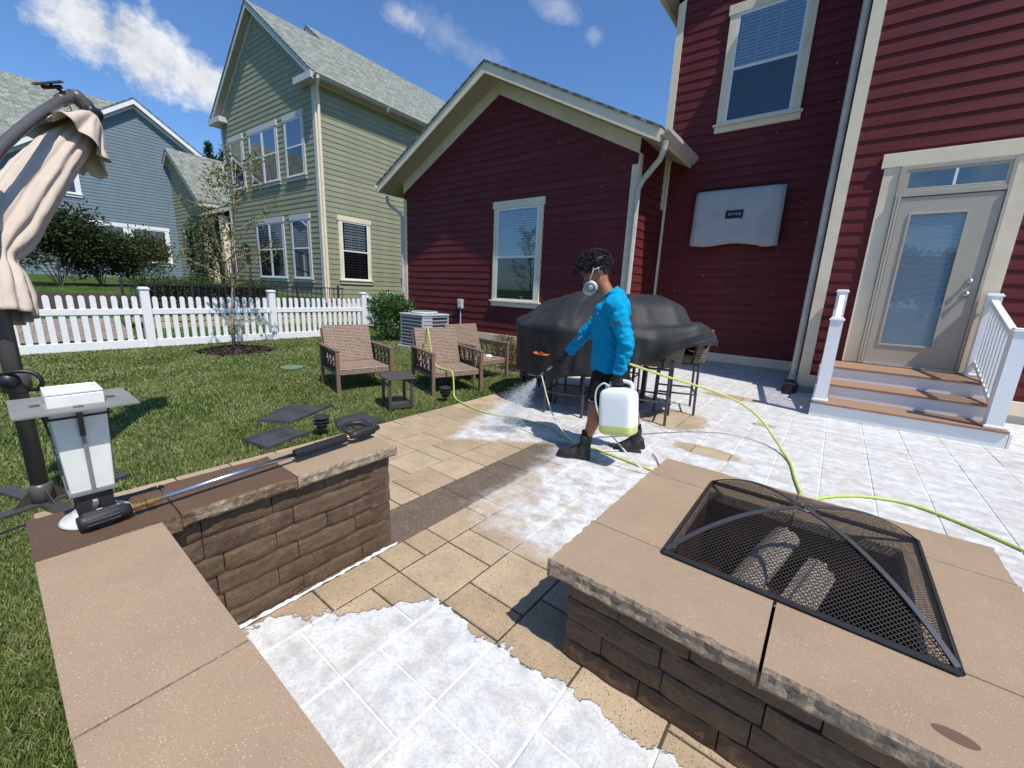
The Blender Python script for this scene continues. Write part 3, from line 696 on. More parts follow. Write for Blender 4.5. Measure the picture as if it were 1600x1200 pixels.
for x0, x1 in ((WXa - .36, WXa + .6),):
    mb = MB(); mb.box(x0, x1, -.30, -.001, ZTw - .48, ZTw - .30, .004); mb.build('eave_return', WT, gh)
window(gh, (-11.75, -.003, 1.42), X_, -Y_, 1.05, 2.0, cols=1, rows=1, trim=WT, blind=None, side=.1)
mb = MB(); mb.box(-8.9, -8.55, -.25, .10, .75, 3.75, .006); mb.build('porch_column', M['trim'], gh)
mb = MB(); mb.box(-7.1, -6.85, -.25, .0, .75, 3.75, .006); mb.build('porch_column', M['trim'], gh)
mb = MB(); mb.box(-8.2, -7.3, 1.56, 1.6, .8, 2.9); mb.build('porch_door', M['dark'], gh)
mb = MB(); mb.box(-9.3, -6.7, -1.2, 1.6, .3, .75); mb.build('porch_floor', M['tanwall'], gh)

# ------------------------------------------------------------------ blue house
bh = empty('blue_house', (-26, 5.45, 0), R(0), label='grey-blue lap-sided house with white trimmed gable at the far left beyond the shrubs', cat='house')
BM_ = M['blue']; hb = 5.4; ZTb = 8.81 - .62 * hb
# local x = depth away from camera (-X world); gable faces +X world. build with ridge along local Y then turn
bh.rotation_euler = (0, 0, R(90))
# local: +y -> world -x ; +x -> world +y ; front (-y) -> world +x
mb = MB(); mb.prism([(-hb, 0, .3), (hb, 0, .3), (hb, 0, 8.81 - .72 * hb - .2), (0, 0, 8.6), (-hb, 0, 8.81 - .72 * hb - .2)], (0, 9, 0)); mb.build('wall', BM_, bh, recalc=True)
pb = lambda z: (max(0, (z + .35 - (8.81 - .72 * hb)) / .72), min(2 * hb, 2 * hb - (z + .35 - (8.81 - .72 * hb)) / .72))
siding(bh, (-hb, 0, 0), X_, -Y_, 2 * hb, 1.0, 8.5, BM_, lap=.135, prof=pb, joined=True)
gable_roof(bh, -hb, hb, 0, 9, 8.81 - .72 * hb, .72, .35, .28, rh=.2, trim=M['white'], frieze=.12)
window(bh, (-3.35, -.003, 4.35), X_, -Y_, 1.25, 1.75, cols=2, rows=2, trim=M['white'], blind='open', side=.13)
window(bh, (-2.25, -.003, 1.75), X_, -Y_, 1.45, 1.75, cols=2, rows=2, trim=M['white'], blind='open', side=.13)
window(bh, (-.78, -.003, 1.75), X_, -Y_, 1.45, 1.75, cols=2, rows=2, trim=M['white'], blind='open', side=.13)
# lower wing toward the left
mb = MB(); mb.box(-16, -4.2, 1.2, 8, .3, 5.6); mb.build('wing_wall', BM_, bh)
siding(bh, (-16, 1.2, 0), X_, -Y_, 11.8, 1.0, 5.4, BM_, lap=.135, joined=True)
roof_slab(bh, 'wing_roof', (-16, .75, 5.9), (-1.6, .75, 5.9), (.6, 4.6, 9.75), (-16, 4.6, 9.75))
mb = MB(); mb.box(-16, -3.55, .70, .76, 5.66, 5.9); mb.build('gutter', M['white'], bh)
mb = MB(); mb.poly([(-16, .76, 5.68), (-3.6, .76, 5.68), (-3.6, 1.2, 5.68), (-16, 1.2, 5.68)]); mb.build('soffit', M['white'], bh)
strip(bh, 'downspout', (-4.35, 1.2, 0), X_, -Y_, .1, .6, 5.6, .06, M['white'])
mb = MB(); mb.box(-8.5, -4.6, -1.2, 1.2, .5, .9); mb.build('porch_deck', M['white'], bh)
for x in (-8.2, -6.4, -4.8):
    mb = MB(); mb.box(x - .1, x + .1, -1.1, -.9, .9, 2.9); mb.build('porch_post', M['white'], bh)
# ------------------------------------------------------------------ ground, foam mask, patio
def nd(nt, t, **k):
    n = nt.nodes.new(t)
    for a, b in k.items(): setattr(n, a, b)
    return n
def mth(nt, op, a, b=None, c=None, clamp=False):
    n = nt.nodes.new('ShaderNodeMath'); n.operation = op; n.use_clamp = clamp
    for i, v in enumerate((a, b, c)):
        if v is None: continue
        if isinstance(v, (int, float)): n.inputs[i].default_value = v
        else: nt.links.new(v, n.inputs[i])
    return n.outputs[0]
def mrange(nt, s, a, b, c, d, smooth=False):
    n = nt.nodes.new('ShaderNodeMapRange'); n.inputs[1].default_value = a; n.inputs[2].default_value = b; n.inputs[3].default_value = c; n.inputs[4].default_value = d
    if smooth: n.interpolation_type = 'SMOOTHSTEP'
    nt.links.new(s, n.inputs[0]); return n.outputs[0]
def noise_n(nt, vec, sc, det=6, ro=.55, scale3=None):
    if scale3 is not None:
        mp = nt.nodes.new('ShaderNodeMapping'); mp.inputs['Scale'].default_value = scale3; nt.links.new(vec, mp.inputs[0]); vec = mp.outputs[0]
    n = nt.nodes.new('ShaderNodeTexNoise'); n.inputs['Scale'].default_value = sc; n.inputs['Detail'].default_value = det; n.inputs['Roughness'].default_value = ro
    nt.links.new(vec, n.inputs['Vector']); return n.outputs['Fac']
# suds cover these convex areas of the paving: (normal, point on edge), metres
NEAR = [((0, -1), (0, 1.03)), ((.78, -.62), (-1.50, .58)), ((1, 0), (-1.54, 0))]
TONGUE = [((-.569, .822), (-2.556, 2.334)), ((.944, .331), (-2.556, 2.334))]
FAR = [((.983, .18), (-1.62, 2.0)), ((.35, .94), (-1.50, 1.60)), ((0, 1), (0, 1.45))]
BARE = [((-1.20, 4.50), (.34, .42)), ((-.95, 6.15), (.40, .16)), ((-.70, 3.72), (.30, .14)), ((-.42, 5.0), (.12, .08))]
def foam_nodes(nt):
    g = nt.nodes.new('ShaderNodeNewGeometry'); pos = g.outputs['Position']
    sp = nt.nodes.new('ShaderNodeSeparateXYZ'); nt.links.new(pos, sp.inputs[0]); x, y = sp.outputs[0], sp.outputs[1]
    def conv(L_):
        r = None
        for (nx, ny), (px, py) in L_:
            v = mth(nt, 'ADD', mth(nt, 'MULTIPLY', x, nx), mth(nt, 'MULTIPLY_ADD', y, ny, -(nx * px + ny * py)))
            r = v if r is None else mth(nt, 'MINIMUM', r, v)
        return r
    w1 = noise_n(nt, pos, 4.0, 3, .5); w2 = noise_n(nt, pos, 17, 4, .6); w3 = noise_n(nt, pos, 60, 3, .6)
    wob = mth(nt, 'ADD', mth(nt, 'MULTIPLY_ADD', w1, .34, -.17), mth(nt, 'ADD', mth(nt, 'MULTIPLY_ADD', w2, .15, -.075), mth(nt, 'MULTIPLY_ADD', w3, .03, -.015)))
    near = mrange(nt, mth(nt, 'ADD', conv(NEAR), wob), 0.0, .014, 0, 1, True)
    # broken, thinner margin on the far suds
    wob2 = mth(nt, 'ADD', mth(nt, 'MULTIPLY_ADD', w1, .5, -.25), mth(nt, 'ADD', mth(nt, 'MULTIPLY_ADD', w2, .22, -.11), mth(nt, 'MULTIPLY_ADD', w3, .08, -.04)))
    ton = mrange(nt, mth(nt, 'ADD', conv(TONGUE), mth(nt, 'MULTIPLY', wob, .6)), 0.0, .10, 0, .85)
    far = mrange(nt, mth(nt, 'ADD', conv(FAR), wob2), 0.0, .30, 0, 1)
    f = mth(nt, 'MAXIMUM', ton, far)
    for (cx, cy), (rx, ry) in BARE:
        d = mth(nt, 'ADD', mth(nt, 'POWER', mth(nt, 'ABSOLUTE', mth(nt, 'MULTIPLY_ADD', x, 1 / rx, -cx / rx)), 2.0), mth(nt, 'POWER', mth(nt, 'ABSOLUTE', mth(nt, 'MULTIPLY_ADD', y, 1 / ry, -cy / ry)), 2.0))
        f = mth(nt, 'MULTIPLY', f, mrange(nt, mth(nt, 'ADD', d, mth(nt, 'MULTIPLY_ADD', w2, 1.6, -.8)), .7, 1.1, 0.06, 1))
    # streaks pulled along the house by the brush, and blotches
    st = noise_n(nt, pos, 1.0, 8, .68, (1.1, 8.0, 1.0)); st2 = noise_n(nt, pos, 1.0, 6, .6, (5.0, 34.0, 1.0))
    blot = noise_n(nt, pos, 5.5, 8, .66)
    streak = mrange(nt, mth(nt, 'ADD', mth(nt, 'MULTIPLY', st, .72), mth(nt, 'MULTIPLY', st2, .28)), .38, .54, .50, 1)
    dist = mrange(nt, y, 2.6, 4.2, 0, 1)
    blf = mrange(nt, blot, .36, .56, .35, 1)
    mixf = mth(nt, 'ADD', mth(nt, 'MULTIPLY', streak, dist), mth(nt, 'MULTIPLY', blf, mth(nt, 'SUBTRACT', 1.0, dist)))
    f = mth(nt, 'MULTIPLY', f, mixf)
    bl2 = mrange(nt, noise_n(nt, pos, 6.5, 8, .72), .36, .52, .66, 1)
    nr = mth(nt, 'MULTIPLY', near, bl2)
    return mth(nt, 'MAXIMUM', f, nr, clamp=True), pos, w3, blot, near

def paver_mat(name, c1, c2, speck, f1=(.40, .40, .405), f2=(.72, .725, .73)):
    m = bpy.data.materials.new(name); m.use_nodes = True; nt = m.node_tree; p = nt.nodes['Principled BSDF']; L = nt.links.new
    foam, pos, w3, blot, near = foam_nodes(nt)
    oi = nt.nodes.new('ShaderNodeObjectInfo'); 
    def mix(f, a, b, bt='MIX'):
        n = nt.nodes.new('ShaderNodeMix'); n.data_type = 'RGBA'; n.blend_type = bt
        for s, v in ((0, f), (6, a), (7, b)):
            if isinstance(v, (int, float)): n.inputs[s].default_value = v
            elif isinstance(v, tuple): n.inputs[s].default_value = (*v, 1)
            else: L(v, n.inputs[s])
        return n.outputs[2]
    rnd = nt.nodes.new('ShaderNodeTexWhiteNoise'); rnd.noise_dimensions = '3D'; L(oi.outputs['Location'], rnd.inputs['Vector'])
    base = mix(rnd.outputs['Value'], c1, c2)
    base = mix(1.0, base, mrange(nt, noise_n(nt, pos, 6, 7, .6), .3, .7, .82, 1.16), 'MULTIPLY')
    base = mix(mrange(nt, noise_n(nt, pos, 170, 3, .6), .40, .62, 0, .30), base, speck)
    v = nt.nodes.new('ShaderNodeTexVoronoi'); v.inputs['Scale'].default_value = 105; L(pos, v.inputs['Vector'])
    base = mix(mth(nt, 'MULTIPLY', mrange(nt, v.outputs['Distance'], .18, .34, .85, 0), mrange(nt, noise_n(nt, pos, 40, 2), .42, .52, 0, 1)), base, tuple(x * .35 for x in c1))
    v2 = nt.nodes.new('ShaderNodeTexVoronoi'); v2.inputs['Scale'].default_value = 130; mp = nt.nodes.new('ShaderNodeMapping'); mp.inputs['Location'].default_value = (3.1, 1.7, .4); L(pos, mp.inputs[0]); L(mp.outputs[0], v2.inputs['Vector'])
    base = mix(mth(nt, 'MULTIPLY', mrange(nt, v2.outputs['Distance'], .15, .28, .7, 0), mrange(nt, noise_n(nt, pos, 33, 2), .44, .54, 0, 1)), base, (.62, .55, .42))
    fc = mix(mth(nt, 'MULTIPLY', mrange(nt, noise_n(nt, pos, 11, 8, .65), .3, .62, .15, 1), mrange(nt, noise_n(nt, pos, 75, 6, .75), .38, .52, .45, 1)), f1, f2)
    col = mix(foam, base, fc)
    L(col, p.inputs['Base Color'])
    L(mrange(nt, foam, 0, 1, .80, .42), p.inputs['Roughness']); p.inputs['Specular IOR Level'].default_value = .3
    h = mth(nt, 'ADD', mth(nt, 'MULTIPLY', near, .006), mth(nt, 'ADD', mth(nt, 'MULTIPLY', noise_n(nt, pos, 220, 4, .6), .0016), mth(nt, 'MULTIPLY', mth(nt, 'MULTIPLY', foam, blot), .008)))
    b = nt.nodes.new('ShaderNodeBump'); b.inputs['Distance'].default_value = 1.0; b.inputs['Strength'].default_value = .8; L(h, b.inputs['Height']); L(b.outputs[0], p.inputs['Normal'])
    return m
M['paver'] = paver_mat('tan_paver', (.355, .262, .165), (.455, .350, .232), (.24, .17, .11))
M['paverdark'] = paver_mat('umber_paver', (.125, .092, .068), (.145, .108, .08), (.10, .075, .055))
M['joint'] = paver_mat('joint_sand', (.065, .050, .036), (.075, .058, .04), (.05, .04, .03), (.66, .665, .67), (.80, .805, .81))

patio = empty('patio', (0, 1.5, 0)); patio['kind'] = 'structure'
mb = MB(); mb.box(-3.27, 6.0, 0.0 - 1.5, 8.80 - 1.5, -.12, -.0045); mb.build('joint_sand', M['joint'], patio)
cols = []
x = -3.27; edges = [-3.27, -3.107, -2.801, -2.496, -2.190, -1.885, -1.583, -1.404, -1.108, -.803, -.505]
while edges[-1] < 5.7: edges.append(edges[-1] + .3085)
fixed = {7: [.25, .564, .872, 1.02, 1.33, 1.487, 1.807], 8: [.25, .564, .715, 1.02, 1.184, 1.486, 1.65], 9: [.25, .70, 1.005, 1.31, 1.62], 6: [.25, .70, 1.02, 1.177, 1.332, 1.643], 5: [1.14, 1.72, 2.30]}
random.seed(21)
pv = []
for i in range(len(edges) - 1):
    x0, x1 = edges[i], edges[i + 1]; ys = list(fixed.get(i, [])) or [random.choice((.0, .0)) + 0.0]
    if i >= 10 and i not in fixed: ys = [random.uniform(.0, .15)]
    if ys[0] > .01: ys = [.0] + ys
    while ys[-1] < 8.6:
        ys.append(ys[-1] + (random.choice((.155, .31, .31, .31, .465) if ys[-1] < 3 or i < 9 else (.31, .465, .62, .62)) if i != 5 else random.choice((.31, .465, .58))))
    ys[-1] = 8.785
    for a, b in zip(ys[:-1], ys[1:]):
        if b - a < .08: continue
        if x0 > -.57 and x1 < .57 and a > 1.16 and b < 2.22: continue
        if x0 > -.03 and x1 < 1.5 and a > 5.95: continue
        dark_ = (i == 5)
        pv.append((x0, x1, a, b, dark_))
pv.sort(key=lambda q: math.hypot(((q[0] + q[1]) / 2) + .2, (q[2] + q[3]) / 2 - .0))
# the 300 largest in view as objects
def inview(q):
    c = Vector(((q[0] + q[1]) / 2, (q[2] + q[3]) / 2, -1.3)); z = c.dot(CF)
    return z > .1 and abs(c.dot(CX) / z) < 1.35 and abs(c.dot(CU) / z) < 1.0
vis = [q for q in pv if inview(q) and not (q[0] < -1.5 and q[3] < 1.2 and q[0] > -2.9)]
near = set(vis[:298]); g = .0040; pm = {}
def paver_mesh(w, l, m):
    k = (round(w, 3), round(l, 3), m.name)
    if k not in pm:
        mb = MB(); a, b = w / 2 - g, l / 2 - g; e = .0035
        mb.add([(-a, -b, -.05), (a, -b, -.05), (a, b, -.05), (-a, b, -.05), (-a, -b, -e), (a, -b, -e), (a, b, -e), (-a, b, -e), (-a + e, -b + e, 0), (a - e, -b + e, 0), (a - e, b - e, 0), (-a + e, b - e, 0)],
               [(0, 1, 5, 4), (1, 2, 6, 5), (2, 3, 7, 6), (3, 0, 4, 7), (4, 5, 9, 8), (5, 6, 10, 9), (6, 7, 11, 10), (7, 4, 8, 11), (8, 9, 10, 11)])
        pm[k] = mb.mesh('paver', m)
    return pm[k]
rest = {False: MB(), True: MB()}
for q in pv:
    w, l = q[1] - q[0], q[3] - q[2]; m = M['paverdark'] if q[4] else M['paver']; cx, cy, cz = (q[0] + q[1]) / 2, (q[2] + q[3]) / 2, random.uniform(-.0012, .0012)
    if q in near:
        o = link('paver', paver_mesh(w, l, m), patio, (cx, cy - 1.5, cz)); o.rotation_euler = (random.uniform(-.002, .002), random.uniform(-.002, .002), 0)
    else:
        me = paver_mesh(w, l, m); rest[q[4]].add([(v.co.x + cx, v.co.y + cy - 1.5, v.co.z + cz) for v in me.vertices], [tuple(p.vertices) for p in me.polygons])
for k, mb in rest.items():
    if mb.v: o = mb.build('far_pavers', M['paverdark'] if k else M['paver'], patio); o['kind'] = 'stuff'
# white foam bead left along the seat wall foot
mb = MB(); mb.smooth = True; pts = []; 
for k in range(60): pts.append((-1.588 + random.uniform(-.003, .004), .25 + k * .0152 - 1.5, .002))
mb.tube(pts, [random.uniform(.003, .010) for _ in pts], 6); mb.build('foam_bead', mat('foam_white', (.80, .81, .80), .6, .3), patio)

# terrain: own lawn flat, rising beyond the fence
def tz(x, y):
    if x > -10.4: return 0.0
    k = [(-10.4, 0.0), (-13.0, .40), (-17.0, .93), (-26, 1.15), (-80, 1.4), (-600, 2.0)]
    for (a, za), (b, zb) in zip(k[:-1], k[1:]):
        if x >= b: return za + (zb - za) * (a - x) / (a - b)
    return 2.0
xs = [-600, -200, -80, -50, -36, -30, -26, -22] + list(np.arange(-20, -9.9, .35)) + list(np.arange(-9.5, -3.3, 1.2)) + [-3.27, 0, 6, 20, 60, 200, 600]
ysl = [-600, -200, -60, -30, -15, -8, -4, -2] + list(np.arange(-1, 12, 1.0)) + [14, 18, 25, 40, 100, 300, 600]
mb = MB(); mb.grid([[(x, y, tz(x, y) - .012 - (.25 if (x > -3.3 and x < 6 and y > .1 and y < 8.8) else 0)) for y in ysl] for x in xs])
def ground_mat():
    m = bpy.data.materials.new('lawn_ground'); m.use_nodes = True; nt = m.node_tree; p = nt.nodes['Principled BSDF']; L = nt.links.new; p.inputs['Roughness'].default_value = .95; p.inputs['Specular IOR Level'].default_value = .1
    g_ = nt.nodes.new('ShaderNodeNewGeometry'); pos = g_.outputs['Position']
    cr = nt.nodes.new('ShaderNodeValToRGB'); L(noise_n(nt, pos, 3.0, 10, .7), cr.inputs[0]); e = cr.color_ramp.elements
    e[0].position = .34; e[0].color = (.035, .062, .014, 1); e[1].position = .60; e[1].color = (.075, .12, .026, 1); n = e.new(.74); n.color = (.15, .14, .055, 1)
    L(cr.outputs[0], p.inputs['Base Color']); b = nt.nodes.new('ShaderNodeBump'); b.inputs['Distance'].default_value = .03; L(noise_n(nt, pos, 70, 5, .7), b.inputs['Height']); L(b.outputs[0], p.inputs['Normal'])
    return m
M['lawn'] = ground_mat()
gr = mb.build('lawn', M['lawn'], recalc=True); gr['kind'] = 'structure'
if gr.data.polygons[0].normal.z < 0: gr.data.flip_normals()

# grass blades
def grass():
    def region(n, x0, x1, y0, y1):
        return np.stack([RNG.uniform(x0, x1, n), RNG.uniform(y0, y1, n)], 1)
    P = np.concatenate([region(150000, -6.6, -3.26, -.6, 6.4), region(120000, -9.85, -5.5, -.8, 7.6), region(60000, -4.6, -3.26, -.3, 3.6), region(130000, -4.2, -1.83, -1.0, .0), region(50000, -1.9, -.9, -.7, -.02), region(16000, -12.5, -9.85, -1, 6)])
    keep = ~((P[:, 0] > -3.255) & (P[:, 1] > -.005)) & ~((P[:, 0] > -1.88) & (P[:, 1] > -.025))
    d = np.hypot(P[:, 0] + 8.62, (P[:, 1] - 2.80)); keep &= ~((d < .62) & (RNG.random(len(P)) < .97))
    keep &= ~((P[:, 0] > -4.3) & (P[:, 1] > 5.1)) & ~((np.abs(P[:, 0] + 6.42) < .20) & (np.abs(P[:, 1] - 2.8) < .16))
    P = P[keep]; n = len(P); dist = np.hypot(np.hypot(P[:, 0], P[:, 1]), 1.3)
    pat = np.array([mnoise.noise(Vector((a * .9, b * .9, 0))) for a, b in P[::50]]); pat = np.repeat(pat, 50)[:n] if len(pat) * 50 >= n else np.resize(pat, n)
    h = RNG.uniform(.018, .044, n) * np.clip(1 + .2 * pat, .6, 1.4); w = .0023 * np.clip(dist / 2.4, 1, 4) * RNG.uniform(.7, 1.3, n)
    a = RNG.uniform(0, 2 * PI, n); ln = RNG.uniform(.1, .85, n) * h; b = RNG.uniform(0, 2 * PI, n)
    z0 = np.where(P[:, 0] < -10.4, (-10.4 - P[:, 0]) * .154, 0) - .014
    dx, dy = np.cos(a) * w, np.sin(a) * w; tx, ty = np.cos(b) * ln, np.sin(b) * ln
    V = np.zeros((n, 5, 3))
    V[:, 0] = np.stack([P[:, 0] - dx, P[:, 1] - dy, z0], 1); V[:, 1] = np.stack([P[:, 0] + dx, P[:, 1] + dy, z0], 1)
    V[:, 2] = np.stack([P[:, 0] + dx * .7 + tx * .35, P[:, 1] + dy * .7 + ty * .35, z0 + h * .62], 1); V[:, 3] = np.stack([P[:, 0] - dx * .7 + tx * .35, P[:, 1] - dy * .7 + ty * .35, z0 + h * .62], 1)
    V[:, 4] = np.stack([P[:, 0] + tx, P[:, 1] + ty, z0 + h], 1)
    i = np.arange(n)[:, None] * 5
    F = np.concatenate([i + np.array([[0, 1, 2]]), i + np.array([[0, 2, 3]]), i + np.array([[3, 2, 4]])], 1).reshape(-1, 3)
    o = npmesh('grass', V.reshape(-1, 3), F, M['grass'], kind='stuff'); return o
grass()

# ------------------------------------------------------------------ picket fence
FX = -9.85
fence = empty('picket_fence', (FX, 1.84, 0), label='white vinyl picket fence running along the back of the lawn', cat='fence')
pk = MB(); w = .0375
prof_ = [(-w, .08), (w, .08), (w, .885)] + [(w * math.cos(t), .885 + w * math.sin(t)) for t in (R(30), R(60), R(90), R(120), R(150))] + [(-w, .885)]
pk.prism([(-.011, p[0], p[1]) for p in prof_], (.022, 0, 0)); pkm = pk.mesh('picket', M['white'])
bm = bmesh.new(); bm.from_mesh(pkm); bmesh.ops.recalc_face_normals(bm, faces=bm.faces); bm.to_mesh(pkm); bm.free()
mb = MB(); h = .063; mb.box(-h, h, -h, h, -.02, 1.04, .004); postm = mb.mesh('post', M['white'])
mb = MB(); mb.box(-.078, .078, -.078, .078, 1.04, 1.062, .004); mb.box(-.066, .066, -.066, .066, 1.062, 1.085, .01); capm = mb.mesh('post_cap', M['white'])
posts = [-4.55, -2.42, -.29, 1.84, 3.97, 6.22]
for y in posts:
    p = link('post', postm, fence, (0, y - 1.84, 0)); link('post_cap', capm, p)
for a, b in zip(posts[:-1], posts[1:]):
    L_ = b - a; n = round((L_ - .126) / .135) - 1
    for z0, z1, t in ((.0, .145, .022), (.60, .70, .022)):
        mb = MB(); mb.box(-t, t, a + .063, b - .063, z0, z1, .003); o = mb.build('rail', M['white'], fence); o.location = (0, -1.84, 0)
    for k in range(n + 1):
        y = a + .063 + (L_ - .126) * (k + .6) / (n + 1.2); q = link('picket', pkm, fence, (random.uniform(-.001, .001), y - 1.84, random.uniform(-.004, .004))); q.rotation_euler = (random.uniform(-.006, .006), 0, 0)
# latch on the end post
mb = MB(); mb.box(-.03, .08, 6.285 - 1.84, 6.32 - 1.84, .86, .93, .004); mb.tube([(.0, 6.33 - 1.84, .90), (.0, 6.40 - 1.84, .90)], .01, 6); mb.build('latch', M['blackmetal'], fence)
# gate
gate = empty('garden_gate', (FX, 7.05, 0), label='white picket gate standing open between the fence end and the red house', cat='gate')
mb = MB(); mb.box(-h, h, -h, h, -.02, 1.06, .004); p = mb.build('hinge_post', M['white'], gate); link('post_cap', capm, p, (0, 0, .02))
for k in range(7): link('picket', pkm, gate, (-.16 - k * .13, -.02, .02)).rotation_euler = (0, 0, PI / 2)
for z in (.1, .62, .83):
    mb = MB(); mb.box(-1.08, -.07, -.045, .005, z, z + .09, .003); mb.build('rail', M['white'], gate)
mb = MB(); mb.box(-1.12, -1.03, -.05, .01, .05, 1.0, .003); mb.build('stile', M['white'], gate)
mb = MB(); mb.tube([(-1.0, -.06, .86), (-1.0, -.10, .88), (-1.0, -.10, .96), (-1.0, -.06, .98)], .012, 6); mb.box(-1.05, -.94, -.065, -.05, .82, .90, .003); mb.build('latch', M['blackmetal'], gate)
link('picket', pkm, gate, (0, .14, 0)); link('picket', pkm, gate, (0, .27, 0))

# things beyond the fence
def bl_wall():
    w_ = empty('retaining_wall', (-11.7, 4.6, 0), label='low tan block retaining wall seen through the fence pickets below the green house', cat='wall')
    mb = MB(); bms = {}
    for c in range(3):
        y = 1.9 + (c % 2) * .25
        while y < 7.1:
            L_ = random.choice((.38, .5, .6)); L_ = min(L_, 7.2 - y); 
            if L_ > .1:
                mb = MB(); mb.box(-.13, .13 + random.uniform(-.008, .012), y - 4.6 + .004, y + L_ - 4.6 - .004, c * .165 - .02, (c + 1) * .165 - .03, .012); mb.build('block', M['tanwall'], w_)
            y += L_
    mb = MB(); mb.box(-.16, .17, 1.85 - 4.6, 7.2 - 4.6, .468, .53, .01); mb.build('cap_stone', M['tanwall'], w_)
bl_wall()
rl = empty('metal_railing', (-12.3, 4.4, .4), label='black metal railing above the tan wall, seen over the white pickets', cat='railing')
for z in (.12, .72): 
    mb = MB(); mb.box(-.015, .015, -2.5, 2.7, z, z + .03); mb.build('rail', M['blackmetal'], rl)
for k in range(38):
    y = -2.45 + k * .138; mb = MB(); mb.box(-.008, .008, y - .008, y + .008, .0, .73) if k % 9 else mb.box(-.022, .022, y - .022, y + .022, -.2, .82); mb.build('baluster' if k % 9 else 'post', M['blackmetal'], rl)
hr = empty('porch_stair_railing', (-17.5, 5.2, .75), label='black sloping stair railing in front of the green house porch', cat='railing')
A = Vector((2.9, -.6, .28)); B = Vector((.6, .9, 1.15))
for dz in (0, -.65):
    mb = MB(); mb.tube([A + Z_ * (dz + .62), B + Z_ * (dz + .62), B + Vector((-2.6, 1.2, dz + .62))], .022, 6); mb.build('rail', M['blackmetal'], hr)
for k in range(24):
    t = k / 12; p = A.lerp(B, t) if t <= 1 else B + (Vector((-2.6, 1.2, 0)) * (t - 1)); mb = MB(); mb.tube([p, p + Z_ * .62], .011, 4); mb.build('baluster', M['blackmetal'], hr)
mb = MB(); mb.box(-13.6, -10.7, -3.2, 1.75, .0, .05)
pth = MB(); n = 12; pth.grid([[(-10.8 - i * .25, y, tz(-10.8 - i * .25, 0) + .012) for y in (-6, -3, 0, 1.8)] for i in range(8)]); po = pth.build('side_path', mat('brick_path', (.24, .19, .165), .9, .1, var=.25, vscale=7)); po['kind'] = 'structure'
mb = MB(); mb.grid([[(-13.2 - i * .4, y, tz(-13.2 - i * .4, 0) + .014) for y in np.arange(-4, 6.9, .8)] for i in range(7)]); po = mb.build('mulch_bed', M['mulch']); po['kind'] = 'structure'
# ------------------------------------------------------------------ stonework
def stone_mat(name, c1, c2, c3, rough=.8, sp=0.0):
    m = bpy.data.materials.new(name); m.use_nodes = True; nt = m.node_tree; p = nt.nodes['Principled BSDF']; L = nt.links.new
    g_ = nt.nodes.new('ShaderNodeNewGeometry'); pos = g_.outputs['Position']; oi = nt.nodes.new('ShaderNodeObjectInfo')
    def mix(f, a, b, bt='MIX'):
        n = nt.nodes.new('ShaderNodeMix'); n.data_type = 'RGBA'; n.blend_type = bt
        for s, v in ((0, f), (6, a), (7, b)):
            if isinstance(v, (int, float)): n.inputs[s].default_value = v
            elif isinstance(v, tuple): n.inputs[s].default_value = (*v, 1)
            else: L(v, n.inputs[s])
        return n.outputs[2]
    b = mix(oi.outputs['Random'], c1, c2)
    b = mix(mrange(nt, noise_n(nt, pos, 9, 9, .68), .46, .70, 0, .85), b, c3)
    b = mix(1.0, b, mrange(nt, noise_n(nt, pos, 60, 6, .65), .3, .7, .78, 1.22), 'MULTIPLY')
    v = nt.nodes.new('ShaderNodeTexVoronoi'); v.inputs['Scale'].default_value = 85; L(pos, v.inputs['Vector'])
    b = mix(mth(nt, 'MULTIPLY', mrange(nt, v.outputs['Distance'], .10, .20, .55, 0), mrange(nt, noise_n(nt, pos, 30, 2), .55, .62, 0, 1)), b, tuple(min(1, x * 2.2 + .06) for x in c3))
    L(b, p.inputs['Base Color']); p.inputs['Roughness'].default_value = rough; p.inputs['Specular IOR Level'].default_value = .3
    h = mth(nt, 'ADD', mth(nt, 'MULTIPLY', noise_n(nt, pos, 26, 8, .62), .0065), mth(nt, 'MULTIPLY', noise_n(nt, pos, 120, 4, .6), .003))
    bp = nt.nodes.new('ShaderNodeBump'); bp.inputs['Distance'].default_value = 1.0; bp.inputs['Strength'].default_value = .75; L(h, bp.inputs['Height']); L(bp.outputs[0], p.inputs['Normal'])
    return m
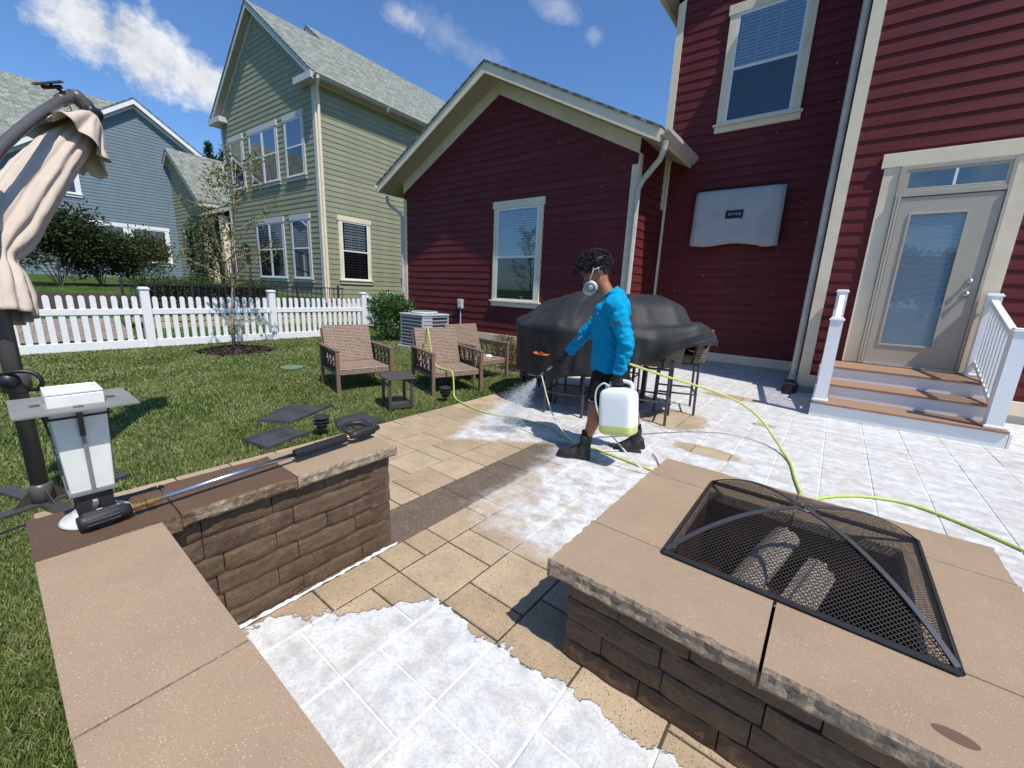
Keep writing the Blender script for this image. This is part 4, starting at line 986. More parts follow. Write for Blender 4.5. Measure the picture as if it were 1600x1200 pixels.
def cap_mat(name, c1, c2, wet=False):
    """smooth-topped slab, broken rough edge"""
    m = bpy.data.materials.new(name); m.use_nodes = True; nt = m.node_tree; p = nt.nodes['Principled BSDF']; L = nt.links.new
    g_ = nt.nodes.new('ShaderNodeNewGeometry'); pos = g_.outputs['Position']; sp = nt.nodes.new('ShaderNodeSeparateXYZ'); L(g_.outputs['True Normal'], sp.inputs[0])
    top = mrange(nt, sp.outputs[2], .5, .9, 0, 1); oi = nt.nodes.new('ShaderNodeObjectInfo')
    def mix(f, a, b, bt='MIX'):
        n = nt.nodes.new('ShaderNodeMix'); n.data_type = 'RGBA'; n.blend_type = bt
        for s, v in ((0, f), (6, a), (7, b)):
            if isinstance(v, (int, float)): n.inputs[s].default_value = v
            elif isinstance(v, tuple): n.inputs[s].default_value = (*v, 1)
            else: L(v, n.inputs[s])
        return n.outputs[2]
    b = mix(1.0, c1, mrange(nt, noise_n(nt, pos, 5, 7, .6), .3, .7, .90, 1.09), 'MULTIPLY')
    b = mix(1.0, b, mrange(nt, oi.outputs['Random'], 0, 1, .95, 1.05), 'MULTIPLY')
    b = mix(mrange(nt, noise_n(nt, pos, 1.7, 6, .7), .45, .75, 0, .35), b, tuple(x * .80 for x in c1))
    b = mix(mrange(nt, noise_n(nt, pos, 330, 3, .6), .40, .62, 0, .45), b, tuple(x * .72 for x in c1))
    for sc_, off_, colr, amt, th in ((150, (0, 0, 0), tuple(min(.85, x * 1.75 + .08) for x in c1), .75, .23), (95, (5, 2, 1), tuple(min(.85, x * 1.6 + .06) for x in c1), .6, .15), (120, (1, 7, 3), tuple(x * .35 for x in c1), .55, .14)):
        v = nt.nodes.new('ShaderNodeTexVoronoi'); v.inputs['Scale'].default_value = sc_; mp = nt.nodes.new('ShaderNodeMapping'); mp.inputs['Location'].default_value = off_; L(pos, mp.inputs[0]); L(mp.outputs[0], v.inputs['Vector'])
        b = mix(mth(nt, 'MULTIPLY', mrange(nt, v.outputs['Distance'], th * .5, th, amt, 0), mrange(nt, noise_n(nt, mp.outputs[0], 22, 3), .38, .56, 0, 1)), b, colr)
    rough_c = mix(mrange(nt, noise_n(nt, pos, 38, 8, .7), .34, .64, 0, 1), tuple(x * .55 for x in c2), tuple(min(.8, x * 1.45) for x in c2))
    if wet:
        rough_c = mix(mrange(nt, noise_n(nt, pos, 7, 5, .6), .50, .64, 0, .9), rough_c, (.50, .40, .27))
    b = mix(top, rough_c, b)
    L(b, p.inputs['Base Color']); p.inputs['Roughness'].default_value = .62 if wet else .78; p.inputs['Specular IOR Level'].default_value = .35
    h = mth(nt, 'ADD', mth(nt, 'MULTIPLY', noise_n(nt, pos, 260, 4, .6), .0009), mth(nt, 'MULTIPLY', mth(nt, 'MULTIPLY', noise_n(nt, pos, 45, 8, .65), mth(nt, 'SUBTRACT', 1.0, top)), .022))
    bp = nt.nodes.new('ShaderNodeBump'); bp.inputs['Distance'].default_value = 1.0; bp.inputs['Strength'].default_value = .8; L(h, bp.inputs['Height']); L(bp.outputs[0], p.inputs['Normal'])
    return m
M['stone'] = stone_mat('umber_wall_stone', (.085, .052, .033), (.12, .078, .048), (.155, .105, .065))
M['pitstone'] = stone_mat('pit_wall_stone', (.105, .070, .046), (.14, .094, .060), (.17, .108, .058))  # fire pit stone, a slightly lighter brown than the seat wall
M['cap'] = cap_mat('tan_cap_stone', (.340, .244, .160), (.31, .24, .165))
M['capwet'] = cap_mat('wet_brown_cap_stone', (.115, .068, .042), (.17, .11, .065), True)

def rough_stone(name, O, du, dn, L_, h, dep, m, root, amp=.0055, nu=None, nv=5):
    """wall block: front face (normal dn) uneven, bottom-left front corner O, running du"""
    O = Vector(O); du = Vector(du); dn = Vector(dn); nu = nu or max(4, int(L_ / .035)); seed = Vector((random.uniform(0, 90), random.uniform(0, 90), 0)); g = .0018
    P = []
    for j in range(nv + 1):
        row = []
        for i in range(nu + 1):
            u, v = i / nu, j / nv; e = min(u, 1 - u) * L_; ev = min(v, 1 - v) * h
            wv = 0.003 * mnoise.noise(Vector((u * L_ * 22, j * 3.7, 0)) + seed) if j in (0, nv) else 0
            off = amp * (mnoise.noise(Vector((u * L_ * 9, v * h * 14, 0)) + seed) + .5 * mnoise.noise(Vector((u * L_ * 30, v * h * 34, 0)) + seed)) - .005 * math.exp(-e / .004) - .005 * math.exp(-ev / .0035)
            row.append(O + du * (g + u * (L_ - 2 * g)) + Z_ * (g + v * (h - 2 * g) + wv) + dn * off)
        P.append(row)
    mb = MB(); mb.grid(P); n = len(mb.v); ring = [i for i in range(nu)] + [j * (nu + 1) + nu for j in range(nv)] + [nv * (nu + 1) + i for i in range(nu, 0, -1)] + [j * (nu + 1) for j in range(nv, 0, -1)]
    mb.v += [tuple(Vector(mb.v[i]) - dn * dep) for i in ring]; k = len(ring)
    for a in range(k): b = (a + 1) % k; mb.f.append((ring[a], n + a, n + b, ring[b]))
    return mb.build(name, m, root, recalc=True)

def slab(name, x0, x1, y0, y1, z0, z1, m, root, rough=('f',), g=.0018, amp=.006):
    """cap slab; rough edge sides: f(-y) b(+y) l(-x) r(+x)"""
    step = .016; pts = []; seed = Vector((random.uniform(0, 90), random.uniform(0, 90), 0))
    x0 += g; x1 -= g; y0 += g; y1 -= g
    def side(a, b, key, nrm):
        n = max(2, int((Vector(b) - Vector(a)).length / step)) if key in rough else 1
        for i in range(n):
            t = i / n; pts.append((a[0] + (b[0] - a[0]) * t, a[1] + (b[1] - a[1]) * t, key if (key in rough and i) else None, nrm))
    side((x0, y0), (x1, y0), 'f', (0, -1)); side((x1, y0), (x1, y1), 'r', (1, 0)); side((x1, y1), (x0, y1), 'b', (0, 1)); side((x0, y1), (x0, y0), 'l', (-1, 0))
    rings = []; lv = [(0, .004), (.22, .0), (.5, .002), (.8, .0), (1, .0)]
    for li, (t, inset) in enumerate(lv):
        r = []
        for i, (x, y, k, nrm) in enumerate(pts):
            o = -.0015 if li in (0, len(lv) - 1) else 0
            z = z0 + (z1 - z0) * t
            if k:
                q = Vector((x * 28, y * 28, t * 2.2)) + seed; q2 = q * 2.7
                o = amp * (mnoise.noise(q) + .6 * mnoise.noise(q2)) - inset - (.005 + .004 * abs(mnoise.noise(q * 1.7)) if li == len(lv) - 1 else 0) - (.006 if li == 0 else 0)
                if li == len(lv) - 1: z -= .0
            r.append((x + nrm[0] * o, y + nrm[1] * o, z))
        rings.append(r)
    mb = MB(); mb.grid(rings, closeu=True); n = len(pts); mb.f.append(tuple(range(n))[::-1]); mb.f.append(tuple(range(4 * n, 5 * n)))
    return mb.build(name, m, root, recalc=True)

random.seed(5)
# seat wall: an arm along Y and the near seat along X
sw = empty('seat_wall', (-1.72, .14, 0), label='low L-shaped brown stone seat wall with flat tan and wet brown cap slabs in the foreground', cat='wall')
S0 = Vector((-1.72, .14, 0))
CH = .083; Z0 = -.008
jl = {0: [.68, .96], 1: [.585, .81], 2: [.67, .93], 3: [.59, .80], 4: [.66, .98], 5: [.585, .80]}
for c in range(6):
    ys = [.26, .26 + random.uniform(.05, .2)] + jl[c] + [1.125]
    ys = [ys[0]] + [y for y in ys[1:] if y == 1.125 or y in jl[c] or (y < jl[c][0] - .12)]
    for a, b in zip(ys[:-1], ys[1:]):
        rough_stone('stone', Vector((-1.604 + random.uniform(-.003, .003), a, Z0 + c * CH)) - S0, Y_, X_, b - a, CH, .10, M['stone'], sw)
    x = -1.86; xs_ = [-1.86, -1.86 + (.14 if c % 2 else .09), -1.604]
    for a, b in zip(xs_[:-1], xs_[1:]): rough_stone('stone', Vector((b, 1.125, Z0 + c * CH)) - S0, -X_, Y_, b - a, CH, .10, M['stone'], sw)
    ys = [0.03, .3 + .1 * (c % 2), .62, .9 + .05 * (c % 3), 1.12]
    for a, b in zip(ys[:-1], ys[1:]): rough_stone('stone', Vector((-1.86, b, Z0 + c * CH)) - S0, -Y_, -X_, b - a, CH, .08, M['stone'], sw, nu=5)
    xs_ = [-1.59]
    while xs_[-1] < .55: xs_.append(xs_[-1] + random.uniform(.2, .42))
    for a, b in zip(xs_[:-1], xs_[1:]):
        rough_stone('stone', Vector((b, .225, Z0 + c * CH)) - S0, -X_, Y_, b - a, CH, .08, M['stone'], sw, nu=5)
        rough_stone('stone', Vector((a, .01, Z0 + c * CH)) - S0, X_, -Y_, b - a, CH, .08, M['stone'], sw, nu=5)
mb = MB(); mb.box(-1.84, -1.66, .05, 1.09, 0, .488); mb.box(-1.64, .7, .04, .20, 0, .487); 
co = mb.build('core', M['dark'], sw); co.location = -S0
zt0, zt1 = .492, .545
def cs(nm, a, b, c, d, m, r): o = slab(nm, a, b, c, d, zt0, zt1, m, sw, r); o.location = -S0
cs('cap_slab', -1.862, -1.557, -.018, .30, M['capwet'], ('l',)); cs('cap_slab', -1.862, -1.568, .30, .672, M['capwet'], ('l', 'r')); cs('cap_slab', -1.872, -1.566, .672, 1.145, M['cap'], ('l', 'r', 'b'))
cs('cap_slab', -1.557, -.874, -.018, .251, M['cap'], ()); cs('cap_slab', -.874, -.26, -.018, .251, M['cap'], ()); cs('cap_slab', -.26, .40, -.018, .251, M['cap'], ())

# fire pit
fp = empty('fire_pit', (0, 1.69, 0), label='square brown stone fire pit with tan cap slabs in the right foreground', cat='fire pit')
F0 = Vector((0, 1.69, 0)); PX0, PX1, PY0, PY1 = -.585, .592, 1.135, 2.25
for c in range(4):
    def course(L_): 
        r = [0, random.uniform(.12, .34)]
        while r[-1] < L_ - .2: r.append(r[-1] + random.uniform(.20, .42))
        r[-1] = L_
        if len(r) > 2 and r[-1] - r[-2] < .08: r.pop(-2)
        return r
    z = Z0 + c * .0845
    for a, b in zip(*(lambda r: (r[:-1], r[1:]))(course(PX1 - PX0))): 
        rough_stone('stone', Vector((PX0 + a, PY0 + random.uniform(-.005, .004), z)) - F0, X_, -Y_, b - a, .0845, .1, M['pitstone'], fp)
        rough_stone('stone', Vector((PX1 - a, PY1, z)) - F0, -X_, Y_, b - a, .0845, .1, M['pitstone'], fp, nu=5)
    for a, b in zip(*(lambda r: (r[:-1], r[1:]))(course(PY1 - PY0))):
        rough_stone('stone', Vector((PX0, PY1 - a, z)) - F0, -Y_, -X_, b - a, .0845, .1, M['pitstone'], fp)
        rough_stone('stone', Vector((PX1, PY0 + a, z)) - F0, Y_, X_, b - a, .0845, .1, M['pitstone'], fp, nu=5)
cz0, cz1 = .332, .40
def fs(a, b, c, d, r): o = slab('cap_slab', a, b, c, d, cz0, cz1, M['cap'], fp, r, g=.0014, amp=.007); o.location = -F0
fs(-.645, -.002, 1.080, 1.404, ('f', 'l')); fs(.003, .652, 1.078, 1.404, ('f', 'r')); fs(-.640, -.335, 1.404, 2.035, ('l',)); fs(.345, .648, 1.404, 2.02, ('r',)); fs(-.632, .0, 2.035, 2.305, ('b', 'l')); fs(.0, .640, 2.02, 2.30, ('b', 'r'))
mb = MB()
for a, b, c, d in ((-.335, .345, 1.40, 1.404), (-.335, .345, 2.02, 2.035), (-.335, -.331, 1.40, 2.03), (.341, .345, 1.40, 2.03)): mb.box(a, b, c, d, .02, .36)
o = mb.build('fire_liner', M['rust'], fp); o.location = -F0
mb = MB(); mb.box(-.50, .50, 1.22, 2.17, -.02, .03); o = mb.build('ash_bed', M['rust'], fp); o.location = -F0

# logs
def log(loc, rot, L_, r, label, seed):
    mb = MB(); n = 14; rows = []; random.seed(seed)
    ang = sorted([R(a) for a in (0, 28, 55, 80, 108, 140, 180, 200, 220, 240, 262, 285, 310, 335)])
    rad = [r * (1.0 if i < 7 else .72 + .1 * math.sin(i)) * random.uniform(.86, 1.08) for i in range(n)]
    for j in range(9):
        t = j / 8; rows.append([Vector((math.cos(a) * q * (1 + .06 * math.sin(3 * t + i)), math.sin(a) * q, (t - .5) * L_ + .01 * math.sin(i * 2.1) * (j in (0, 8)))) for i, (a, q) in enumerate(zip(ang, rad))])
    mb.grid(rows, closeu=True); mb.f.append(tuple(range(n))[::-1]); mb.f.append(tuple(8 * n + k for k in range(n)))
    o = mb.build('firewood_log', M['wood'], None, recalc=True); o.location = loc; o.rotation_euler = rot
    return tag(o, label, 'log', 'split logs inside the fire pit')
log((-.06, 1.80, .285), (R(-78), R(0), R(-16)), .40, .052, 'pale split log leaning highest inside the fire pit', 1)
log((.072, 1.71, .225), (R(-64), R(30), R(-4)), .36, .050, 'pale split log lying toward the front right of the fire pit', 2)
log((-.02, 1.66, .10), (R(88), R(0), R(60)), .40, .055, 'dark split log at the bottom of the fire pit', 3)
log((-.16, 1.70, .12), (R(85), R(0), R(-35)), .36, .05, 'grey split log low at the left of the fire pit', 4)

# spark screen
ss = empty('spark_screen', (.027, 1.752, .402), label='black wire mesh dome spark screen with curved corner ribs sitting on the fire pit', cat='fire screen')
H2, HZ = .366, .152
def dome(u, v):
    t = max(abs(u), abs(v)) / H2; t = min(t, 1); return HZ * (1 - t ** 2.3) + .012
mb = MB()
for a in range(4):
    c, s = math.cos(a * PI / 2), math.sin(a * PI / 2); q = [(-H2 - .006, -H2 - .006), (H2 + .006, -H2 - .006)]
    P = [Vector((x * c - y * s, x * s + y * c, .008)) for x, y in q]; mb.tube(P, .0085, 6)
mb.build('base_frame', M['blackmetal'], ss)
for sx, sy in ((-1, -1), (1, -1), (1, 1), (-1, 1)):
    mb = MB(); rows = []
    for k in range(25):
        t = 1 - k / 24 * .955; x, y = sx * H2 * t, sy * H2 * t; z = dome(x, y); px_, py_ = -sy * .0065, sx * .0065
        nx_, ny_ = sx * .0, 0
        rows.append([(x + px_, y + py_, z + .001), (x - px_, y - py_, z + .001), (x - px_, y - py_, z + .006), (x + px_, y + py_, z + .006)])
    mb.grid(rows, closeu=True); mb.smooth = False; mb.build('rib', M['rib'], ss, recalc=True)
mb = MB(); mb.smooth = True
ctr = HZ + .014
for rr, th in ((.030, .0035), (.020, .003)): mb.tube([(rr * math.cos(a), rr * math.sin(a), ctr) for a in [2 * PI * k / 20 for k in range(21)]], th, 6)
mb.tube([(-.028, -.006, ctr), (-.01, .005, ctr + .004), (.01, -.005, ctr + .004), (.028, .004, ctr)], .003, 5); mb.tube([(0, -.028, ctr), (.004, 0, ctr + .003), (-.002, .028, ctr)], .003, 5)
mb.build('finial_ring', M['rib'], ss)
mb = MB(); mb.lathe([(.001, .0), (.022, .0), (.022, .004), (.001, .005)], (0, 0, ctr - .004), 16); mb.build('centre_plate', M['blackmetal'], ss)
def screen_wires():
    """diagonal wires following each curved panel"""
    pitch = .0098; w = .0013; V = []; F = []
    for a in range(4):
        c, s = math.cos(a * PI / 2), math.sin(a * PI / 2)
        # panel: points (x, y) with y from -H2 (base) to 0 and |x| <= -y ; wires at +-45deg in (x, arc)
        nseg = 600; arc = [0.0]; yy = [-H2 + H2 * i / nseg for i in range(nseg + 1)]
        for i in range(nseg): arc.append(arc[-1] + math.hypot(yy[i + 1] - yy[i], dome(0, yy[i + 1]) - dome(0, yy[i])))
        def yat(l):
            k = np.interp(l, arc, yy); return float(k)
        tot = arc[-1]
        for sg in (-1, 1):
            x0 = -H2 - tot
            while x0 < H2 + tot:
                pts = []; n = 44
                for i in range(n + 1):
                    l = tot * i / n; x = x0 + (l if sg > 0 else -l) + (0 if sg > 0 else 0); y = yat(l)
                    if abs(x) <= -y + .0005: pts.append((x, y, dome(0, y)))
                    elif pts: break
                if len(pts) > 1:
                    for i in range(len(pts) - 1):
                        (x1, y1, z1), (x2, y2, z2) = pts[i], pts[i + 1]; o = len(V)
                        d = Vector((x2 - x1, y2 - y1, z2 - z1)).normalized(); dy = yat(min(tot, .5)) ; nrm = Vector((0, -(z2 - z1), (y2 - y1))).normalized()
                        if nrm.z < 0: nrm = -nrm
                        b = d.cross(nrm) * w; zo = .0006 * sg
                        for (X, Y, Z) in ((x1 - b.x, y1 - b.y, z1 - b.z + zo), (x1 + b.x, y1 + b.y, z1 + b.z + zo), (x2 + b.x, y2 + b.y, z2 + b.z + zo), (x2 - b.x, y2 - b.y, z2 - b.z + zo)):
                            V.append((X * c - Y * s, X * s + Y * c, Z))
                        F.append((o, o + 1, o + 2, o + 3))
                x0 += pitch * 1.4142
    o = npmesh('wire_mesh', np.array(V), np.array(F), M['mesh'], ss, 'stuff'); return o
screen_wires()
# dropped leaf stain
mb = MB(); mb.poly([(.36 + .035 * math.cos(a) * (1 if math.cos(a) > 0 else 1.2), 1.16 + .018 * math.sin(a) , .4006) for a in [k * PI / 8 for k in range(16)]])
lf = mb.build('fallen_leaf', mat('brown_leaf', (.14, .085, .06), .8, .2)); tag(lf, 'single dry brown leaf lying on the fire pit cap near its front edge', 'leaf')
lf.location = (0, 0, 0)

# ------------------------------------------------------------------ pressure washer wand on the wall
def wand():
    A = Vector((-1.650, .128, .577)); B = Vector((-1.735, 1.09, .590))
    w = empty('spray_wand', A, label='long steel pressure washer wand with black grip lying across the seat wall caps', cat='spray wand')
    d = (B - A).normalized(); P = lambda t: d * t
    tot = (B - A).length
    mb = MB(); mb.smooth = True; mb.lathe([(.001, -.06), (.019, -.06), (.0235, -.05), (.0245, .0), (.0215, .045), (.015, .06), (.001, .06)], P(.01), 20, ax=d); n_ = mb.build('nozzle_shroud', M['grip'], w)
    mb = MB()
    for k in range(12):
        a = 2 * PI * k / 12; e = d.orthogonal().normalized(); f = d.cross(e); r_ = (e * math.cos(a) + f * math.sin(a)) * .0235; mb.tube([P(-.035) + r_, P(.04) + r_ * .98], .0022, 4)
    mb.build('rib', M['grip'], n_)
    mb = MB(); mb.smooth = False; mb.lathe([(.001, 0), (.011, 0), (.013, .004), (.013, .018), (.010, .020), (.010, .03), (.014, .032), (.014, .050), (.009, .052), (.009, .07), (.001, .07)], P(.075), 12, ax=d); mb.build('brass_coupler', M['brass'], w)
    mb = MB(); mb.smooth = True; mb.tube([P(.145), P(.62)], .0085, 12); mb.build('lance', mat('stainless_lance', (.62, .63, .65), .28, .5, metal=1.0), w)
    mb = MB(); mb.smooth = False; pr = [(.001, 0)]
    for k in range(26): z = k * .0095; pr += [(.021, z + .001), (.021, z + .006), (.0175, z + .0065), (.0175, z + .0094)]
    pr += [(.001, 26 * .0095)]
    mb.lathe(pr, P(.60), 16, ax=d); mb.build('ribbed_grip', M['grip'], w)
    mb = MB(); mb.smooth = True; mb.tube([P(.845), P(.875)], .009, 8); mb.build('swivel', M['brass'], w)
    # trigger gun lying flat: body along the wand, handle loop toward the back
    gd = d; sd_ = Vector((-1, -.05, .05)).normalized()
    mb = MB(); mb.smooth = True; c0 = P(.87)
    body = [c0, c0 + gd * .03, c0 + gd * .08, c0 + gd * .13, c0 + gd * .165]
    mb.tube(body, [.014, .020, .023, .020, .012], 12); g_ = mb.build('gun_body', M['grip'], w)
    mb = MB(); mb.smooth = True; lp = [c0 + gd * .03, c0 + gd * .005 + sd_ * .045 + Z_ * .012, c0 + gd * .02 + sd_ * .092 + Z_ * .016, c0 + gd * .075 + sd_ * .108 + Z_ * .016, c0 + gd * .125 + sd_ * .085 + Z_ * .012, c0 + gd * .14 + sd_ * .03, c0 + gd * .135]
    mb.tube(lp, [.013, .012, .013, .014, .016, .017, .014], 10); mb.build('handle_loop', M['grip'], w)
    mb = MB(); mb.smooth = True; mb.tube([c0 + gd * .085 + sd_ * .02, c0 + gd * .06 + sd_ * .055 + Z_ * .008, c0 + gd * .065 + sd_ * .09 + Z_ * .012], [.007, .006, .005], 8); mb.build('trigger', mat('dark_red_trigger', (.06, .012, .016), .45, .4), w)
    mb = MB(); mb.smooth = True; 
    for k in range(7): mb.lathe([(.024, 0), (.0255, .003), (.024, .006)], c0 + gd * (.05 + k * .012), 12, ax=gd)
    mb.build('finger_rib', M['grip'], g_)
wand()

# ------------------------------------------------------------------ lantern on the corner slab
def lantern():
    t = empty('patio_lantern', (-1.735, .128, .547), R(0), label='frosted white box lantern with a square grey top plate on the wet corner slab', cat='lantern')
    mb = MB(); mb.smooth = True; mb.lathe([(.001, 0), (.082, 0), (.085, .006), (.078, .012), (.070, .012), (.066, .020), (.056, .022), (.052, .030), (.001, .031)], (0, 0, 0), 40); mb.build('moulded_base', M['glassbase'], t)
    mb = MB(); mb.smooth = False
    for a in range(4):
        c, s = math.cos(a * PI / 2), math.sin(a * PI / 2); q = [(-.042, -.040, .03), (-.012, -.040, .03), (-.006, -.040, .075), (.006, -.040, .075), (.012, -.040, .03), (.042, -.040, .03), (.040, -.038, .115), (-.040, -.038, .115)]
        pp = [(x * c - y * s, x * s + y * c, z) for x, y, z in q]; mb.prism(pp, (s * -.004, c * .004, 0))
    mb.build('bracket', M['blackmetal'], t, recalc=True)
    mb = MB(); mb.obox((-.053, -.053, .10), (.106, 0, 0), (0, .106, 0), (0, 0, .008)); mb.build('bottom_tray', M['lampgrey'], t)
    mb = MB(); b, tp = .048, .060
    lo = [(-b, -b, .108), (b, -b, .108), (b, b, .108), (-b, b, .108)]; hi = [(-tp, -tp, .372), (tp, -tp, .372), (tp, tp, .372), (-tp, tp, .372)]
    mb.add(lo + hi, [(0, 3, 2, 1), (4, 5, 6, 7), (0, 1, 5, 4), (1, 2, 6, 5), (2, 3, 7, 6), (3, 0, 4, 7)]); o = mb.build('frosted_body', M['lampwhite'], t); bevel(o, .004)
    for a in range(4):
        c, s = math.cos(a * PI / 2), math.sin(a * PI / 2)
        def rp(x, y, z): return (x * c - y * s, x * s + y * c, z)
        mb = MB(); q0 = [(-.0042, -.050, .104), (.0042, -.050, .104), (.0042, -.0635, .362), (-.0042, -.0635, .362)]; pts = [Vector(rp(*p)) for p in q0]; hh = Vector(rp(0, -.004, 0)); mb.prism(pts, hh); mb.build('centre_strap', M['lampgrey'], t, recalc=True)
        mb = MB(); q0 = [(-.006, -.058, .285), (.006, -.058, .285), (.006, -.069, .372), (-.006, -.069, .372)]; mb.prism([Vector(rp(*p)) for p in q0], Vector(rp(0, -.006, 0))); mb.build('clip', M['blackmetal'], t, recalc=True)
        mb = MB(); mb.tube([rp(-.064, -.062, .345), rp(.064, -.062, .345)], .003, 4); mb.build('band', M['blackmetal'], t)
    mb = MB(); s_ = .125
    for (a, b_, c, d) in ((-s_, s_, -s_, -.060), (-s_, s_, .060, s_), (-s_, -.060, -.060, .060), (.060, s_, -.060, .060)): mb.box(a, b_, c, d, .373, .378)
    pl = mb.build('top_plate', M['lampgrey'], t)
    mb = MB(); 
    for x, y in ((-.078, 0), (.078, 0), (0, -.078), (0, .078)): mb.box(x - .012, x + .012, y - .010, y + .010, .3783, .3798)
    mb.build('tab', M['rib'], pl)
    mb = MB(); mb.box(-.058, .058, -.058, .058, .368, .412, .004); o = mb.build('white_top', M['lampwhite'], t)
    mb = MB(); 
    for a, b_, c, d in ((-.058, .058, -.058, -.050), (-.058, .058, .050, .058), (-.058, -.050, -.05, .05), (.050, .058, -.05, .05)): mb.box(a, b_, c, d, .412, .420, .002)
    mb.build('rim', M['lampwhite'], o)
    t.rotation_euler = (0, 0, R(0))
lantern()
# ------------------------------------------------------------------ lawn chairs
def copy_tree(o, parent=None):
    c = o.copy(); COL.objects.link(c); c.parent = parent
    for ch in list(o.children): copy_tree(ch, c)
    return c
def make_chair():
    t = empty('patio_chair', (0, 0, 0)); W = .33; fm = M['wickerframe']
    def P(nm, boxes, m, b=.003, uv=False):
        mb = MB()
        for q in boxes: mb.box(*q, b)
        o = mb.build(nm, m, t); 
        if uv: uvbox(o)
        return o
    for s in (-1, 1):
        P('leg', [(-.045, 0, s * W - .02, s * W + .02, 0, .512)], fm)
        mb = MB(); mb.obox((-.70, s * W - .018, 0), (.04, 0, 0), (0, .036, 0), (-.0, 0, .53)); mb.build('leg', fm, t)
        P('armrest', [(-.70, .004, s * W - .028, s * W + .028, .513, .535)], fm)
        P('side_rail', [(-.68, -.045, s * W - .012, s * W + .012, .225, .255)], fm)
        mb = MB(); x0, x1, z0, z1 = -.655, -.05, .255, .512; r = .0055; n = 5; random.seed(3)
        for k in range(n):
            a = x0 + (x1 - x0) * k / n; b = x0 + (x1 - x0) * (k + 1) / n; c = (a + b) / 2
            for (p, q) in (((a, z0), (b, z1)), ((b, z0), (a, z1)), ((c, z0), (c, z1)), ((a, (z0 + z1) / 2 + .02 * (k % 2)), (b, (z0 + z1) / 2 - .02 * (k % 2))), ((c, z0), (b, (z0 + z1) / 2)), ((a, z1 - .06), (c, z1))):
                mb.tube([(p[0], s * W, p[1]), (q[0], s * W, q[1])], r, 4)
        lt = mb.build('side_lattice', M['bronze'], t)
    P('seat', [(-.62, -.045, -.305, .305, .215, .30)], M['wicker'], .01, True)
    mb = MB(); mb.obox((-.595, -.30, .30), (.035, 0, .0), (0, .60, 0), (-.155, 0, .46), .008); uvbox(mb.build('backrest', M['wicker'], t))
    mb = MB(); mb.obox((-.66, -.31, .22), (.028, 0, 0), (0, .03, 0), (-.125, 0, .50)); mb.obox((-.66, .28, .22), (.028, 0, 0), (0, .03, 0), (-.125, 0, .50)); mb.box(-.70, -.66, -.33, .33, .225, .26); mb.build('back_frame', fm, t)
    return t
ch = make_chair()
spots = [((-4.42, 2.80), -13, 'wicker patio chair nearest the picket fence, its legs standing clear on the lawn'),
         ((-3.565, 3.535), -18, 'middle wicker patio chair with the yellow hose running over its backrest'),
         ((-3.82, 4.46), -6, 'wicker patio chair farthest back against the red wall with a white cup on its seat')]
for i, ((x, y), a, lb) in enumerate(spots):
    o = ch if i == 0 else copy_tree(ch); o.location = (x, y, 0); o.rotation_euler = (0, 0, R(a)); tag(o, lb, 'chair', 'wicker patio chairs on the lawn')
mb = MB(); mb.smooth = True; mb.lathe([(.001, 0), (.055, 0), (.052, .02), (.04, .035), (.015, .043), (.001, .044)], (-4.02, 4.62, .301), 20); tag(mb.build('white_dish', M['whitetrim']), 'small white upturned dish on the seat of the farthest wicker chair', 'dish')

# side table
t = empty('side_table', (-3.62, 2.66, 0), R(-22), label='small dark slatted side table with a lower shelf between the first two chairs', cat='table')
for i in range(4):
    mb = MB(); x = -.20 + i * .102; e0 = .12 if i in (0, 3) else .165; mb.box(x, x + .096, -.17 if i in (1, 2) else -.15, .17 if i in (1, 2) else .15, .345, .362, .003); mb.build('slat', M['bronze'], t)
for x in (-.15, .15):
    for y in (-.115, .115): mb = MB(); mb.box(x - .014, x + .014, y - .014, y + .014, 0, .345, .002); mb.build('leg', M['bronze'], t)
mb = MB(); mb.box(-.165, .165, -.13, .13, .03, .060); mb.build('shelf_frame', M['bronze'], t)
for i in range(3): mb = MB(); mb.box(-.13 + i * .09, -.047 + i * .09, -.10, .10, .062, .074, .002); mb.build('shelf_slat', M['bronze'], t)

# path lights
def plight(loc, lb):
    t = empty('path_light', loc); tag(t, lb, 'path light', 'black tiered path lights')
    mb = MB(); mb.smooth = False; mb.lathe([(.001, .155), (.035, .155), (.045, .162), (.068, .172), (.066, .178), (.04, .190), (.015, .198), (.001, .20)], n=24); mb.build('cap', M['path'], t)
    for z in (.105, .13): mb = MB(); mb.lathe([(.030, z - .004), (.066, z + .008), (.066, z + .012), (.03, z + .014), (.001, z + .014)], n=24); mb.build('louvre', M['path'], t)
    mb = MB(); mb.lathe([(.001, .06), (.038, .07), (.045, .088), (.03, .095), (.028, .16), (.001, .16)], n=16); mb.build('lamp_body', M['path'], t)
    mb = MB(); mb.tube([(0, 0, -.1), (0, 0, .07)], .010, 8); mb.build('stake', M['path'], t)
plight((-3.33, 1.66, 0), 'black tiered path light beside the dark base weights at the lawn edge')
plight((-3.40, 3.16, 0), 'black tiered path light at the lawn edge in front of the middle wicker chair')
plight((-3.36, 4.62, 0), 'black tiered path light near the left end of the black table cover')

